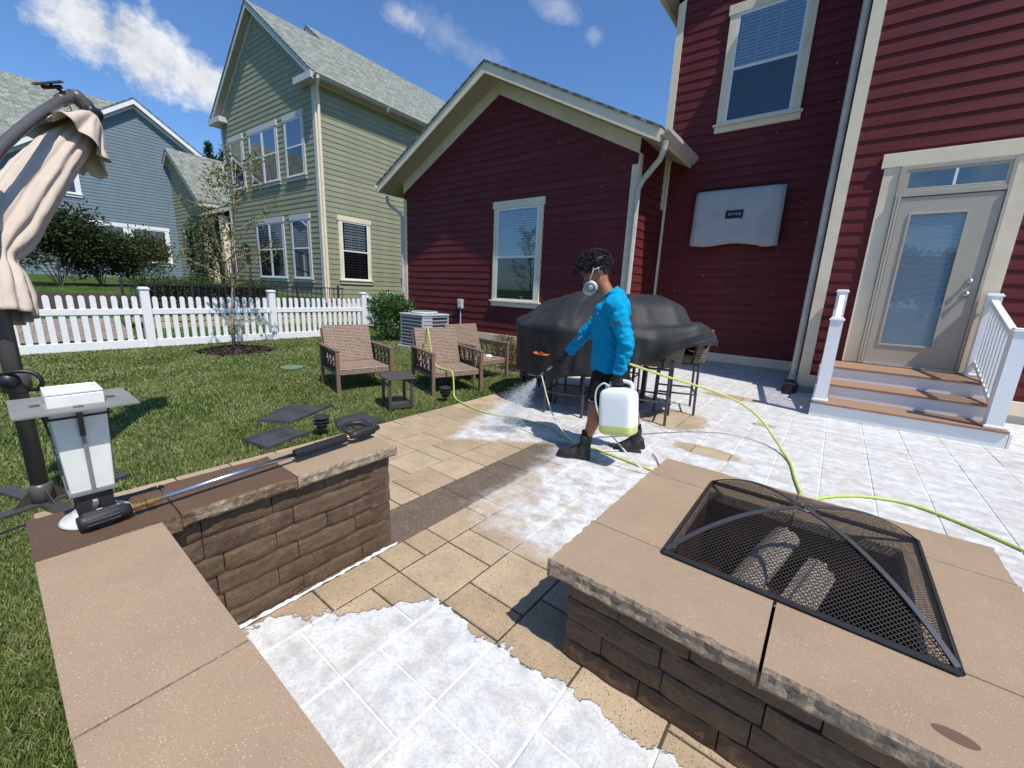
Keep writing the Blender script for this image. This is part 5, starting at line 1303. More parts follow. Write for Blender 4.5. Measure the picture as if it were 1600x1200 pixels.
# umbrella base weights on the grass
def weight(P4, lb, inner):
    c = sum((Vector((*p, 0)) for p in P4), Vector()) / 4
    t = MB(); t.smooth = False
    a, b, c_, d = [Vector((*p, 0)) - c for p in P4]; n = 10; rows = []
    for j in range(7):
        v = j / 6; row = []
        for i in range(n + 1):
            u = i / n; p = (a.lerp(b, u)).lerp(d.lerp(c_, u), v)
            if inner: p = p + (c_ - b).normalized() * (-.05 * math.sin(PI * u) * v)  # concave edge
            z = .050 + .014 * (abs(u - .5) < .16) * (0.2 < v < .9) - .014 * (v < .08 or v > .92 or u < .06 or u > .94)
            row.append(p + Z_ * z)
        rows.append(row)
    t.grid(rows); ring = [rows[0][i] for i in range(n)] + [rows[j][n] for j in range(6)] + [rows[6][i] for i in range(n, 0, -1)] + [rows[j][0] for j in range(6, 0, -1)]
    t.grid([ring, [p * 1.03 - Z_ * (p.z) - Z_ * .004 for p in ring]], closeu=True)
    o = t.build('umbrella_base_weight', M['weight'], None, recalc=True); o.location = c; o.rotation_euler = (0, 0, 0); tag(o, lb, 'base weight', 'dark plastic umbrella base weights on the grass')
weight([(-3.30, 1.20), (-3.62, 1.15), (-3.74, 1.56), (-3.42, 1.60)], 'dark plastic base weight lying nearest the stone seat wall', 1)
weight([(-3.80, 1.62), (-4.05, 1.42), (-4.38, 1.85), (-4.06, 2.16)], 'dark plastic base weight farthest out on the lawn', 1)
weight([(-3.29, 1.80), (-3.60, 1.92), (-3.62, 2.26), (-3.26, 2.24)], 'dark plastic base weight nearest the side table, against the paving edge', 1)
# valve lid
mb = MB(); mb.lathe([(.001, 0), (.16, 0), (.16, .018), (.15, .022), (.001, .024)], (-6.42, 2.80, .0), 24); tag(mb.build('valve_box_lid', M['valve']), 'round green plastic valve lid set in the lawn', 'lid')

# ------------------------------------------------------------------ air conditioner
ac = empty('air_conditioner', (-6.95, 5.85, 0), label='grey outdoor air conditioner with round top fan grille behind the chairs', cat='air conditioner')
h = .36; H = .74
mb = MB(); mb.box(-h - .06, h + .06, -h - .06, h + .06, -.02, .06); mb.build('pad', M['concrete'], ac)
mb = MB(); mb.box(-h + .02, h - .02, -h + .02, h - .02, .06, H - .03); mb.build('coil', M['acdark'], ac)
for a in range(4):
    c, s = math.cos(a * PI / 2), math.sin(a * PI / 2)
    def rp(x, y, z): return (x * c - y * s, x * s + y * c, z)
    for k in range(9):
        z = .10 + k * .072; mb = MB(); mb.obox(rp(-h + .03, -h, z), Vector(rp(2 * h - .06, 0, 0)), Vector(rp(0, -.012, 0)), (0, 0, .012)); mb.build('louvre', M['acgrey'], ac)
    mb = MB(); mb.obox(rp(-h, -h, .06), Vector(rp(.035, 0, 0)), Vector(rp(0, .035, 0)), (0, 0, H - .09)); mb.build('corner_post', M['acgrey'], ac)
mb = MB(); mb.obox((h - .001, -h, .06), (.004, 0, 0), (0, .26, 0), (0, 0, H - .09)); mb.build('service_panel', M['acgrey'], ac)
mb = MB(); mb.box(-h - .015, h + .015, -h - .015, h + .015, H - .035, H, .008); top = mb.build('top_cover', M['acgrey'], ac)
mb = MB(); mb.smooth = True; mb.lathe([(.29, 0), (.30, .0), (.27, .045), (.26, .045), (.27, 0), (.001, .002)], (0, 0, H), 32); mb.build('fan_ring', M['acgrey'], top)
mb = MB(); 
for k in range(20): a = k * PI / 10; mb.tube([(.03 * math.cos(a), .03 * math.sin(a), H + .05), (.265 * math.cos(a), .265 * math.sin(a), H + .035)], .004, 4)
for r in (.06, .12, .18, .24): mb.tube([(r * math.cos(a), r * math.sin(a), H + .046 - r * .04) for a in [2 * PI * k / 28 for k in range(29)]], .004, 4)
g_ = mb.build('fan_grille', M['acdark'], top)

# ------------------------------------------------------------------ leafy things
def leaves(name, centres, n, size, m, parent=None, seed=1, kind=None, shell=.55, wid=.45, up=.3):
    """many small bent leaves through ellipsoid volumes (cx,cy,cz,rx,ry,rz,weight)"""
    rg = np.random.default_rng(seed); w = np.array([c[6] for c in centres], float); w /= w.sum(); idx = rg.choice(len(centres), n, p=w); C_ = np.array([c[:6] for c in centres])[idx]
    d = rg.normal(size=(n, 3)); d /= np.linalg.norm(d, axis=1)[:, None]; r = shell + (1 - shell) * rg.random(n) ** .6; r *= (1 + .16 * rg.normal(size=n))
    P = C_[:, :3] + d * C_[:, 3:6] * r[:, None]
    ax = d * .7 + rg.normal(size=(n, 3)) * .55 + np.array([0, 0, up]); ax /= np.linalg.norm(ax, axis=1)[:, None]
    b = np.cross(ax, rg.normal(size=(n, 3))); b /= np.linalg.norm(b, axis=1)[:, None]; c = np.cross(ax, b)
    L_ = size * rg.uniform(.6, 1.25, n)[:, None]; W_ = L_ * wid * .5
    V = np.zeros((n, 6, 3)); V[:, 0] = P; V[:, 1] = P + ax * L_ * .45 + b * W_ + c * W_ * .35; V[:, 2] = P + ax * L_ * .45; V[:, 3] = P + ax * L_ * .45 - b * W_ + c * W_ * .35; V[:, 4] = P + ax * L_; V[:, 2] -= c * W_ * .1; V[:, 5] = P + ax * L_ * .8
    i = np.arange(n)[:, None] * 6; F = np.concatenate([i + [[0, 1, 2]], i + [[1, 4, 2]], i + [[0, 2, 3]], i + [[2, 4, 3]]], 1).reshape(-1, 3)
    return npmesh(name, V.reshape(-1, 3), F, m, parent, kind)
def shrub(nm, loc, ell, n, size, m, label, cat='shrub', seed=1, group=None, stems=5, **k):
    t = empty(nm, loc, 0, label, cat, group); leaves('foliage', ell, n, size, m, t, seed, **k)
    rr = random.Random(seed); mb = MB()
    for s in range(stems):
        e = ell[s % len(ell)]; mb.tube([(rr.uniform(-.05, .05), rr.uniform(-.05, .05), -.05), (e[0] * .5, e[1] * .5, e[2] * .5), (e[0] + rr.uniform(-.3, .3) * e[3], e[1] + rr.uniform(-.3, .3) * e[4], e[2] + e[5] * .5)], [.014, .010, .004], 5)
    mb.build('stem', M['trunk'], t); return t
shrub('laurel_shrub', (-8.35, 6.05, 0), [(0, 0, .45, .42, .50, .48, 1), (.0, -.15, .80, .33, .38, .28, .5), (-.05, .2, .75, .3, .3, .3, .4)], 2300, .115, M['laurel'], 'glossy green broadleaf shrub beside the air conditioner and the gate', seed=4, wid=.38, up=.5)
shrub('small_shrub', (-9.3, 6.75, 0), [(0, 0, .22, .28, .3, .28, 1)], 900, .06, M['bushlight'], 'small low green shrub in the gateway behind the big glossy shrub', seed=5)
shrub('barberry_shrub', (-4.05, 5.45, 0), [(0, 0, .17, .30, .28, .22, 1)], 1500, .045, M['barberry'], 'low orange and green shrub just left of the black table cover', seed=6, wid=.55)
shrub('barberry_shrub', (-5.1, 6.35, 0), [(0, 0, .2, .26, .28, .24, 1)], 900, .045, M['barberry'], 'reddish low shrub behind the farthest wicker chair', seed=7, wid=.55)
mb = MB(); mb.grid([[(x, y, .004 + .02 * mnoise.noise(Vector((x * 3, y * 3, 0)))) for y in np.linspace(4.95, 7.45, 12)] for x in np.linspace(-5.8, -3.3, 12)]); o = mb.build('house_bed', mat('gravel_bed', (.16, .14, .125), .95, .1, var=.6, vscale=55, bump=.03, bscale=55)); o['kind'] = 'structure'
# shrubs beyond the fence
def cloudy(seed, base, n, spread, r):
    rr = random.Random(seed); return [(base[0] + rr.uniform(-1, 1) * spread[0], base[1] + rr.uniform(-1, 1) * spread[1], base[2] + rr.uniform(-1, 1) * spread[2], r * rr.uniform(.7, 1.2), r * rr.uniform(.7, 1.2), r * rr.uniform(.6, 1.1), 1) for _ in range(n)]
shrub('tall_shrub', (-17.0, 1.45, .9), cloudy(3, (0, 0, 1.35), 9, (.5, .75, .75), .5), 6500, .11, M['bushdark'], 'tall dark airy shrub left of the rounded shrubs beyond the fence', seed=8, shell=.2, stems=9)
shrub('round_shrub', (-17.4, 2.35, .9), cloudy(4, (0, 0, .95), 8, (.5, .45, .35), .55), 6500, .10, M['bushdark'], 'dark rounded shrub in the middle of the planting before the blue house', seed=9, shell=.4, stems=9)
shrub('round_shrub', (-17.6, 3.25, .95), cloudy(5, (0, 0, .95), 8, (.45, .40, .35), .52), 6500, .10, M['bushlight'], 'olive rounded shrub right of the dark one before the blue house windows', seed=10, shell=.4, stems=9)
shrub('columnar_shrub', (-19.5, 5.55, 1.0), [(0, 0, 1.25, .42, .5, 1.25, 1)], 3800, .10, M['bushdark'], 'narrow dark upright shrub at the corner of the green house wing', seed=11)
t = empty('clipped_hedge', (-14.6, 4.1, .55), 0, 'low clipped green hedge behind the black railing', 'hedge'); leaves('foliage', [(0, -1.2 + i * .55, .42, .35, .42, .34, 1) for i in range(6)], 7000, .06, M['hedge'], t, 12); mb = MB(); mb.box(-.2, .2, -1.4, 1.8, -.2, .5); mb.build('stem', M['dark'], t)
t = empty('dark_shrub_row', (-12.9, 4.5, .35), 0, 'dark low planting between the tan wall and the green house', 'shrub'); leaves('foliage', [(0, -2.3 + i * .6, .18, .3, .42, .24, 1) for i in range(9)], 5000, .07, M['bushdark'], t, 13); mb = MB(); mb.box(-.12, .12, -2.4, 2.5, -.2, .15); mb.build('stem', M['dark'], t)

# young tree in the lawn
def young_tree():
    t = empty('young_tree', (-8.63, 2.76, 0), 0, 'young ornamental tree with sparse green and orange leaves in a mulch ring on the lawn', 'tree')
    rr = random.Random(12); mb = MB(); mb.smooth = True
    trunk = [Vector((0, 0, -.05)), Vector((.0, .03, .6)), Vector((.0, .10, 1.2)), Vector((.02, .14, 1.8)), Vector((0, .22, 2.4)), Vector((0, .30, 2.95)), Vector((0, .34, 3.25))]
    mb.tube(trunk, [.034, .030, .026, .021, .015, .009, .004], 8); tips = []
    def at(t_):
        k = min(int(t_), len(trunk) - 2); return trunk[k].lerp(trunk[k + 1], t_ - k)
    for i in range(24):
        u = 1.7 + i * .165; a = i * 2.4 + rr.uniform(-.3, .3); L_ = (1.0 - .13 * (u - 1.7)) * rr.uniform(.55, 1.15); dv = Vector((math.cos(a) * .75, math.sin(a), .55)).normalized(); p0 = at(min(u, 5.9)); pts = [p0]
        for k in range(5):
            dv = (dv + Vector((rr.uniform(-.2, .2), rr.uniform(-.2, .2), rr.uniform(-.1, .16)))).normalized(); pts.append(pts[-1] + dv * L_ / 5)
            if k >= 1:
                e = (dv + Vector((rr.uniform(-1, 1), rr.uniform(-1, 1), rr.uniform(-.3, .7)))).normalized(); q = pts[-1] + e * L_ * .22; mb.tube([pts[-1], q], [.0045, .002], 4, False); tips += [q, pts[-1].lerp(q, .6)]
        mb.tube(pts, [.011, .009, .007, .005, .004, .002], 5, False); tips += pts[2:]
    mb.build('trunk', mat('pale_young_bark', (.30, .25, .20), .8, .2, var=.3, vscale=20), t)
    leaves('crown', [(p.x, p.y, p.z, .11, .11, .09, 1) for p in tips], 1500, .062, M['youngleaf'], t, 14, shell=.1, wid=.5, up=-.1)
young_tree()
mb = MB(); rows = []
for j in range(9):
    rr_ = j / 8; rows.append([(-8.63 + math.cos(a) * .58 * rr_ * (1 + .1 * math.sin(3 * a)), 2.80 + math.sin(a) * .60 * rr_ * (1 + .08 * math.cos(2 * a)), .075 * (1 - rr_ ** 2) + .012 * mnoise.noise(Vector((math.cos(a) * rr_ * 9, math.sin(a) * rr_ * 9, 0))) - .004) for a in [2 * PI * k / 28 for k in range(28)]])
mb.grid(rows, closeu=True); mb.smooth = True; o = mb.build('mulch_ring', M['mulch']); tag(o, 'dark mulch ring around the foot of the young tree', 'mulch')
rg = np.random.default_rng(5)
def chips():
    n = 900; V = []; F = []
    for k in range(n):
        a = rg.uniform(0, 2 * PI); r_ = rg.uniform(0, 1) ** .5 * .6; c = Vector((-8.63 + math.cos(a) * r_, 2.80 + math.sin(a) * r_, .075 * (1 - (r_ / .6) ** 2) + .006)); d = Vector(rg.normal(size=3)); d.z *= .3; d.normalize(); e = d.orthogonal().normalized() * rg.uniform(.005, .009); d *= rg.uniform(.015, .035); o_ = len(V)
        V += [c - d - e, c + d - e, c + d + e, c - d + e]; F.append((o_, o_ + 1, o_ + 2, o_ + 3))
    return npmesh('mulch_chips', np.array([tuple(v) for v in V]), np.array(F), M['mulch'], o, 'stuff')
c_ = chips()
# conifers far behind
def conifer(loc, H_, lb, seed):
    t = empty('conifer', loc, 0, lb, 'tree', 'conifer tops beyond the roofs'); rr = random.Random(seed); mb = MB(); mb.tube([(0, 0, 0), (0, 0, H_)], [.25, .02], 6); 
    mb.build('trunk', M['trunk'], t); E_ = []
    for k in range(26):
        z = H_ * (.2 + .8 * k / 26); r_ = (H_ - z) * .16 + .10
        for j in range(5): a = rr.uniform(0, 6.3); E_.append((math.cos(a) * r_ * .6, math.sin(a) * r_ * .6, z + rr.uniform(-.1, .3), r_ * .5, r_ * .5, .12, .3 + r_))
    leaves('crown', E_, 6000, .42, M['conifer'], t, seed, shell=.0, wid=.3, up=.2)
conifer((-57.2, 18.0, 1.5), 14.3, 'left-hand dark conifer top showing above the green house porch roof', 2)
conifer((-56.9, 19.15, 1.5), 13.6, 'right-hand dark conifer top showing above the green house porch roof', 3)
# trees behind the camera, seen in the door glass
for i, (x, y, s) in enumerate([(-9, -36, .8), (-1.5, -40, .95), (6, -38, .8), (13, -41, 1.0), (-18, -38, .85), (21, -37, .8)]):
    t = empty('shade_tree', (x, y, -.1), 0, ['second', 'third', 'fourth', 'fifth', 'leftmost', 'rightmost'][i] + ' tree along the row of green trees behind the lawn', 'tree', 'row of trees behind the camera')
    mb = MB(); mb.tube([(0, 0, 0), (0, 0, 3 * s)], [.3, .18], 8); mb.build('trunk', M['trunk'], t); leaves('crown', cloudy(30 + i, (0, 0, 4.6 * s), 14, (2.6, 2.2, 1.9), 1.7 * s), 5000, .5, M['treeline'], t, 40 + i, shell=.3, wid=.7)

# ------------------------------------------------------------------ covered bar table and stools
def make_stool():
    t = empty('bar_stool', (0, 0, 0)); fm = M['bronze']
    for x in (-.20, .20):
        for y in (-.20, .20): mb = MB(); mb.tube([(x * 1.06, y * 1.06, 0), (x, y, .62)], .015, 6); mb.build('leg', fm, t)
    for a, b in (((-.2, -.2), (.2, -.2)), ((.2, -.2), (.2, .2)), ((.2, .2), (-.2, .2)), ((-.2, .2), (-.2, -.2))):
        mb = MB(); mb.tube([(a[0] * 1.04, a[1] * 1.04, .24), (b[0] * 1.04, b[1] * 1.04, .24)], .011, 6); mb.build('footrest', fm, t)
        mb = MB(); mb.tube([(a[0], a[1], .58), (b[0], b[1], .58)], .013, 6); mb.build('seat_rail', fm, t)
    mb = MB(); mb.box(-.23, .23, -.23, .23, .60, .69, .02); uvbox(mb.build('seat', M['wickerdark'], t))
    mb = MB(); P = []
    for j in range(9):
        v = j / 8; row = []
        for i in range(17):
            u = (i / 16 - .5) * 2.0; a = u * 1.25; row.append((-.04 - math.cos(a) * .22 - .05 * v, math.sin(a) * .25, .60 + v * .36))
        P.append(row)
    mb.grid(P); n = len(mb.v); mb.grid([[(x - .022 * math.copysign(1, 1) , y * 1.06, z) for x, y, z in r] for r in P]); mb.grid([P[-1], [(x - .022, y * 1.06, z) for x, y, z in P[-1]]]); mb.grid([P[0], [(x - .022, y * 1.06, z) for x, y, z in P[0]]])
    mb.smooth = False; uvbox(mb.build('backrest', M['wickerdark'], t, recalc=True)); return t
stool = make_stool(); g_st = 'wicker bar stools around the covered table'
for i, (x, y, a, lb) in enumerate([(-1.46, 4.33, 193, 'wicker bar stool just right of the man, its bare legs on the foamed paving'), (-1.36, 4.93, 200, 'rightmost wicker bar stool, its back poking from under the cover'), (-2.22, 3.93, -75, 'bar stool under the cover directly behind the spray gun'), (-2.88, 4.42, 180, 'bar stool under the left corner of the cover'), (-2.2, 5.3, -80, 'bar stool hidden at the wall side of the covered table')]):
    o = stool if i == 0 else copy_tree(stool); o.location = (x, y, 0); o.rotation_euler = (0, 0, R(a)); tag(o, lb, 'stool', g_st)
t = empty('bar_table', (-2.15, 4.5, 0), 0, 'square bar table hidden under a black cover, only its legs showing below', 'table')
mb = MB(); mb.box(-.5, .5, -.5, .5, .98, 1.02, .01); mb.build('tabletop', M['bronze'], t)
for x in (-.42, .42):
    for y in (-.42, .42): mb = MB(); mb.box(x - .025, x + .025, y - .025, y + .025, 0, .98); mb.build('leg', M['bronze'], t)
def table_cover():
    cx, cy = -2.15, 4.50; mb = MB(); mb.smooth = True; NA = 220; rows = []
    def lerp_tab(tab, a):
        a = a % 360
        for (a0, v0), (a1, v1) in zip(tab[:-1], tab[1:]):
            if a0 <= a <= a1: t_ = (a - a0) / (a1 - a0); t_ = t_ * t_ * (3 - 2 * t_); return v0 + (v1 - v0) * t_
    # angle 0 = +X (image right/away), 180 = -X ; radius of skirt, shoulder height, hem height
    RAD = [(0, 1.20), (20, 1.10), (45, 1.0), (90, .95), (135, 1.0), (165, 1.0), (180, 1.03), (200, 1.02), (215, 1.02), (240, .94), (262, .90), (285, .84), (305, .86), (325, .96), (345, 1.20), (360, 1.20)]
    SHO = [(0, .97), (20, .96), (60, .95), (120, .95), (170, .96), (190, .96), (205, .95), (235, .93), (262, .95), (290, .92), (315, .90), (335, .96), (348, 1.0), (360, .97)]
    HEM = [(0, .84), (30, .70), (90, .5), (150, .42), (185, .42), (215, .38), (238, .38), (262, .41), (285, .47), (305, .52), (325, .66), (345, .86), (360, .84)]
    for i in range(NA):
        pass
    prof = [(0, 0), (.14, 0), (.28, 0), (.40, 0), (.50, .06), (.60, .22), (.72, .50), (.84, .80), (.92, .94), (.97, .99)]
    def pt(i, s):
        a = 360 * i / NA; ra = R(a); rad, sh, hm = lerp_tab(RAD, a), lerp_tab(SHO, a), lerp_tab(HEM, a); TOP = 1.30 + .012 * mnoise.noise(Vector((math.cos(ra) * 2, math.sin(ra) * 2, 0)))
        sag = .02 * mnoise.noise(Vector((math.cos(ra) * 3 * s, math.sin(ra) * 3 * s, 7)))
        fold = mnoise.noise(Vector((math.cos(ra) * 3.6, math.sin(ra) * 3.6, s * .9))) + .55 * mnoise.noise(Vector((math.cos(ra) * 9, math.sin(ra) * 9, s * 1.4 + 3)))
        if s <= 1:
            ex = 1.0 + 1.3 * max(0, math.cos(ra)) + .35 * max(0, -math.sin(ra))
            # two broad lumps on top, sloping to the shoulder
            k = max(0, (s - .38) / .62); z = TOP - (TOP - sh) * (k ** ex) + sag * 2.2 * s + .030 * mnoise.noise(Vector((math.cos(ra) * s * 2.6 + 5, math.sin(ra) * s * 2.6, 2))) + .012 * abs(mnoise.noise(Vector((math.cos(ra) * s * 7, math.sin(ra) * s * 7, 9)))) ; r = rad * s
            wv = max(0, math.cos(ra + .15)) ** 4; z -= .15 * wv * math.exp(-((s - .84) / .07) ** 2)
            rg_ = 1 - 2 * abs(mnoise.noise(Vector((math.cos(ra) * s * 4.2 + 3, math.sin(ra) * s * 4.2, 1.3)))); z += .020 * max(0, rg_) ** 3 * min(1, s * 1.5)
            z -= .035 * math.exp(-((s * math.cos(ra) - .02) / .10) ** 2) * max(0, 1 - s)
        else:
            v = s - 1; z = sh - (sh - hm) * v; r = rad * (1 - .05 * v * (1 if 200 < a < 330 else .2)) + .06 * fold * v + .028 * max(0, 1 - 2.2 * abs(mnoise.noise(Vector((ra * 3.1 + v * 1.2, v * 1.4, 5))))) ** 2 * v + .02 * math.sin(ra * 23 + 3 * mnoise.noise(Vector((ra * 2, 0, 0)))) * v * (.4 + .6 * (a > 300 or a < 40))
            if a > 322 or a < 25: r += .10 * math.sin(PI * v * .5) * (1 - v) ; z += .0
        return Vector((cx + r * math.cos(ra), cy + r * math.sin(ra) * (1.02), z))
    ss_ = [.02] + [k / 16 for k in range(1, 16)] + [.97, 1.0] + [1 + k / 14 for k in range(1, 15)]
    for s in ss_: rows.append([pt(i, s) for i in range(NA)])
    mb.grid([[p - Vector((cx, cy, 0)) for p in r] for r in rows], closeu=True); mb.f.append(tuple(range(NA)))
    o = mb.build('table_cover', M['cover'], None, recalc=True); o.location = (cx, cy, 0); tag(o, 'large black weather cover draped over the bar table and stools behind the man', 'furniture cover')
    md = o.modifiers.new('thickness', 'SOLIDIFY'); md.thickness = .004; md.offset = -1
    mb = MB(); mb.smooth = True; c = Vector((-.235, -.925, .66)); rr = []
    for k in range(14):
        u = k / 13; rr.append([c + Vector((-.10 + .20 * u, .012 * math.sin(u * 9), .018 * math.sin(u * PI) + .010 * math.sin(u * 14))), c + Vector((-.10 + .20 * u, .0, -.014 * math.sin(u * PI) - .004))])
    mb.grid(rr); md = mb.build('orange_print', M['orange'], o)
table_cover()

# ------------------------------------------------------------------ cantilever umbrella
def umbrella():
    B0 = Vector((-3.345, .053, 0)); t = empty('cantilever_umbrella', B0, 0, 'closed beige cantilever umbrella on a grey curved pole at the left edge', 'umbrella')
    def pb(nm, mb, m): o = mb.build(nm, m, t, recalc=False); return o
    mb = MB(); mb.smooth = True; mb.tube([(0, 0, .02), (0, 0, 2.25)], .036, 16); pb('pole', mb, M['polegrey'])
    mb = MB(); mb.smooth = True; mb.lathe([(.036, .0), (.048, .0), (.046, .10), (.037, .12)], (0, 0, .02), 16); pb('pole_socket', mb, M['polegrey'])
    for a in (20, 110):
        d = Vector((math.cos(R(a)), math.sin(R(a)), 0)); mb = MB(); mb.obox(-d * .40 - d.cross(Z_) * .035 + Z_ * .004, d * .80, d.cross(Z_) * .07, (0, 0, .03), .003); pb('cross_base', mb, M['bronze'])
    for a in (20, 110, 200, 290):
        d = Vector((math.cos(R(a)), math.sin(R(a)), 0)); mb = MB(); mb.prism([d * .04 + Z_ * .034, d * .12 + Z_ * .034, d * .04 + Z_ * .12], d.cross(Z_) * .005); mb.build('gusset', M['bronze'], t, recalc=True)
    arm = [(-3.36, .055, 1.18), (-3.42, .066, 1.55), (-3.50, .12, 1.77), (-3.595, .186, 1.912), (-3.835, .343, 2.142), (-4.073, .473, 2.314), (-4.20, .55, 2.405)]
    import itertools
    def cat(P, n=8):
        P = [Vector(p) for p in P]; Q = [P[0] * 2 - P[1]] + P + [P[-1] * 2 - P[-2]]; out = []
        for i in range(1, len(Q) - 2):
            for k in range(n):
                u = k / n; a, b, c, d = Q[i - 1:i + 3]; out.append(.5 * ((2 * b) + (c - a) * u + (2 * a - 5 * b + 4 * c - d) * u * u + (-a + 3 * b - 3 * c + d) * u ** 3))
        return out + [P[-1]]
    globals()['catmull'] = cat
    ap = cat([Vector(p) - B0 for p in arm]); mb = MB(); mb.smooth = True; mb.tube(ap, .027, 16); pb('arm', mb, M['polegrey'])
    tip = Vector((-4.236, .614, 2.40)) - B0; ad = (ap[-1] - ap[-6]).normalized()
    mb = MB(); mb.smooth = True; mb.tube([ap[-1] - ad * .09, ap[-1] - ad * .08, ap[-1] + ad * .02, ap[-1] + ad * .05], [.030, .036, .037, .030], 16); pb('arm_collar', mb, M['polegrey'])
    mb = MB(); mb.smooth = True; e = Vector((.25, .9, -.1)).normalized(); q = ap[-1] + ad * .06; mb.tube([q - Z_ * .0, q + Vector((-.015, .03, .005)), q + Vector((-.02, .07, -.03)), q + Vector((-.015, .085, -.07))], [.038, .048, .047, .040], 14); pb('elbow_joint', mb, M['polegrey'])
    mb = MB(); mb.smooth = True; q2 = q + Vector((-.005, .09, -.075)); mb.lathe([(.001, -.04), (.045, -.04), (.05, -.03), (.05, .03), (.044, .042), (.001, .045)], q2, 18, ax=(.45, -.8, .2)); pb('tilt_knob', mb, M['blackplastic'])
    # canopy
    ax = cat([Vector(p) - B0 for p in [(-4.236, .66, 2.335), (-4.18, .57, 2.19), (-4.05, .44, 2.00), (-3.88, .30, 1.78), (-3.68, .175, 1.555), (-3.50, .09, 1.385), (-3.40, .07, 1.23), (-3.32, .055, 1.06)]], 8); n = len(ax)
    mb = MB(); mb.smooth = True; mb.tube([ax[0] + Z_ * .06, ax[0] - Z_ * .02, ax[6]], [.03, .03, .02], 10); pb('hub_post', mb, M['blackplastic'])
    side_ = Vector((.12, -.99, 0)).normalized()
    def ring(c, T, r, ph, amp, N=72, k=8, flat=1.0, sharp=1.0):
        T = T.normalized(); a = T.cross(Vector((1, 0, .2))).normalized(); b = T.cross(a); out = []
        for i in range(N):
            th = 2 * PI * i / N; w_ = abs(math.sin(th * k / 2 + ph)) ** sharp; rr = r * (1 + amp * (w_ - .6)) * (1 + .05 * math.sin(3 * th + ph)) * (1 + .07 * mnoise.noise(Vector((math.cos(th) * 4.5, math.sin(th) * 4.5, c.z * 5))) + .05 * max(0, 1 - 3 * abs(mnoise.noise(Vector((math.cos(th) * 3, math.sin(th) * 3, c.z * 8 + 4)))))); out.append(c + (a * math.cos(th) * flat + b * math.sin(th)) * rr)
        return out
    tab = [(0, .02), (.05, .04), (.12, .065), (.22, .09), (.35, .108), (.50, .118), (.62, .112), (.70, .092), (.735, .075), (.77, .075), (.81, .09), (.90, .110), (1, .115)]
    rows = []; NN = 64
    for j in range(NN + 1):
        u = j / NN; k = min(u * (n - 1), n - 1.001); i = int(k); c = ax[i].lerp(ax[i + 1], k - i); T = ax[i + 1] - ax[i]
        r = np.interp(u, [a for a, _ in tab], [b for _, b in tab]); rows.append(ring(c, T, r, 1.2 + 1.7 * u + .5 * math.sin(u * 5), .26 * (1 - .45 * math.exp(-((u - .75) / .05) ** 2)) * (1 + .35 * math.sin(u * 9 + 1)), 96, 11, 1.0, .55))
    mb = MB(); mb.smooth = True; mb.grid(rows, closeu=True); last = len(mb.v) - 96
    CM = mat('beige_canopy_fabric', (.52, .435, .36), .85, .15, var=.05, vscale=5, bump=.0006, bscale=500); tr = CM.node_tree
    cn = pb('canopy', mb, CM); md = cn.modifiers.new('t', 'SOLIDIFY'); md.thickness = .004
    rows = []
    for j in range(15):
        u = j / 14; c = ax[0].lerp(ax[12], u * .98) - Z_ * .0; T = (ax[12] - ax[0]); r = .045 + .125 * u ** .8 + .10 * max(0, u - .75) ** 1.2; rr_ = ring(c, T, r, .4, .08 + .36 * u, 96, 8, 1.0, .6)
        rows.append([p - Z_ * (.03 * u * math.sin(i * 2 * PI / 96 * 3.5)) for i, p in enumerate(rr_)])
    mb = MB(); mb.smooth = True; mb.grid(rows, closeu=True); vl = mb.build('valance', CM, cn); md = vl.modifiers.new('t', 'SOLIDIFY'); md.thickness = .004
    rows = []
    for j in range(6):
        u = .715 + .055 * j / 5; k = u * (n - 1); i = int(k); c = ax[i].lerp(ax[i + 1], k - i) + Z_ * .01 * math.sin(j); rows.append(ring(c, ax[i + 1] - ax[i] + Vector((0, .06, .03)), .086 + .004 * math.sin(j * 1.3), 0, .04, 96, 5))
    mb = MB(); mb.smooth = True; mb.grid(rows, closeu=True); st_ = mb.build('tie_strap', CM, cn); md = st_.modifiers.new('t', 'SOLIDIFY'); md.thickness = .004
    # small solar panel on the arm
    mb = MB(); c = ap[-1] + Vector((.04, -.07, .045)); mb.obox(c - Vector((.05, .06, .02)), Vector((.03, .13, .055)), Vector((.08, -.02, -.02)), Vector((-.01, -.004, .012)), .003); mb.obox(c - Vector((.03, .03, .035)), Vector((.02, .09, .03)), Vector((.05, -.012, -.01)), Vector((-.008, -.003, .02)), .003); mb.tube([c, ap[-1] + Z_ * .02], .007, 6); mb.build('solar_panel', M['blackplastic'], t, recalc=True)
    mb = MB(); mb.tube(cat([c, c + Vector((-.03, .06, -.02)), c + Vector((-.07, .10, -.14)), ax[2] + Vector((0, .01, .03))], 5), .0035, 5); mb.build('cord', M['blackmetal'], t)
    # crank and grip loop
    mb = MB(); mb.smooth = True; mb.lathe([(.036, 0), (.055, .01), (.058, .10), (.036, .12)], (0, 0, .66), 18); hs = pb('crank_housing', mb, M['polegrey'])
    mb = MB(); mb.smooth = True; mb.lathe([(.001, 0), (.040, 0), (.042, .025), (.03, .045), (.001, .05)], (.045, -.02, .74), 16, ax=(1, -.2, .1)); mb.build('crank_hub', M['blackplastic'], hs)
    mb = MB(); mb.smooth = True; mb.tube(cat([(.06, -.06, .77), (.10, .0, .79), (.12, .06, .78), (.13, .085, .735), (.10, .07, .69), (.05, .04, .68)], 6), .010, 8); mb.build('grip_loop', M['blackplastic'], hs)
    mb = MB(); mb.tube([(.07, .0, .56), (.09, .03, .555), (.11, .03, .54)], .012, 8); mb.build('clamp_knob', M['blackplastic'], t)
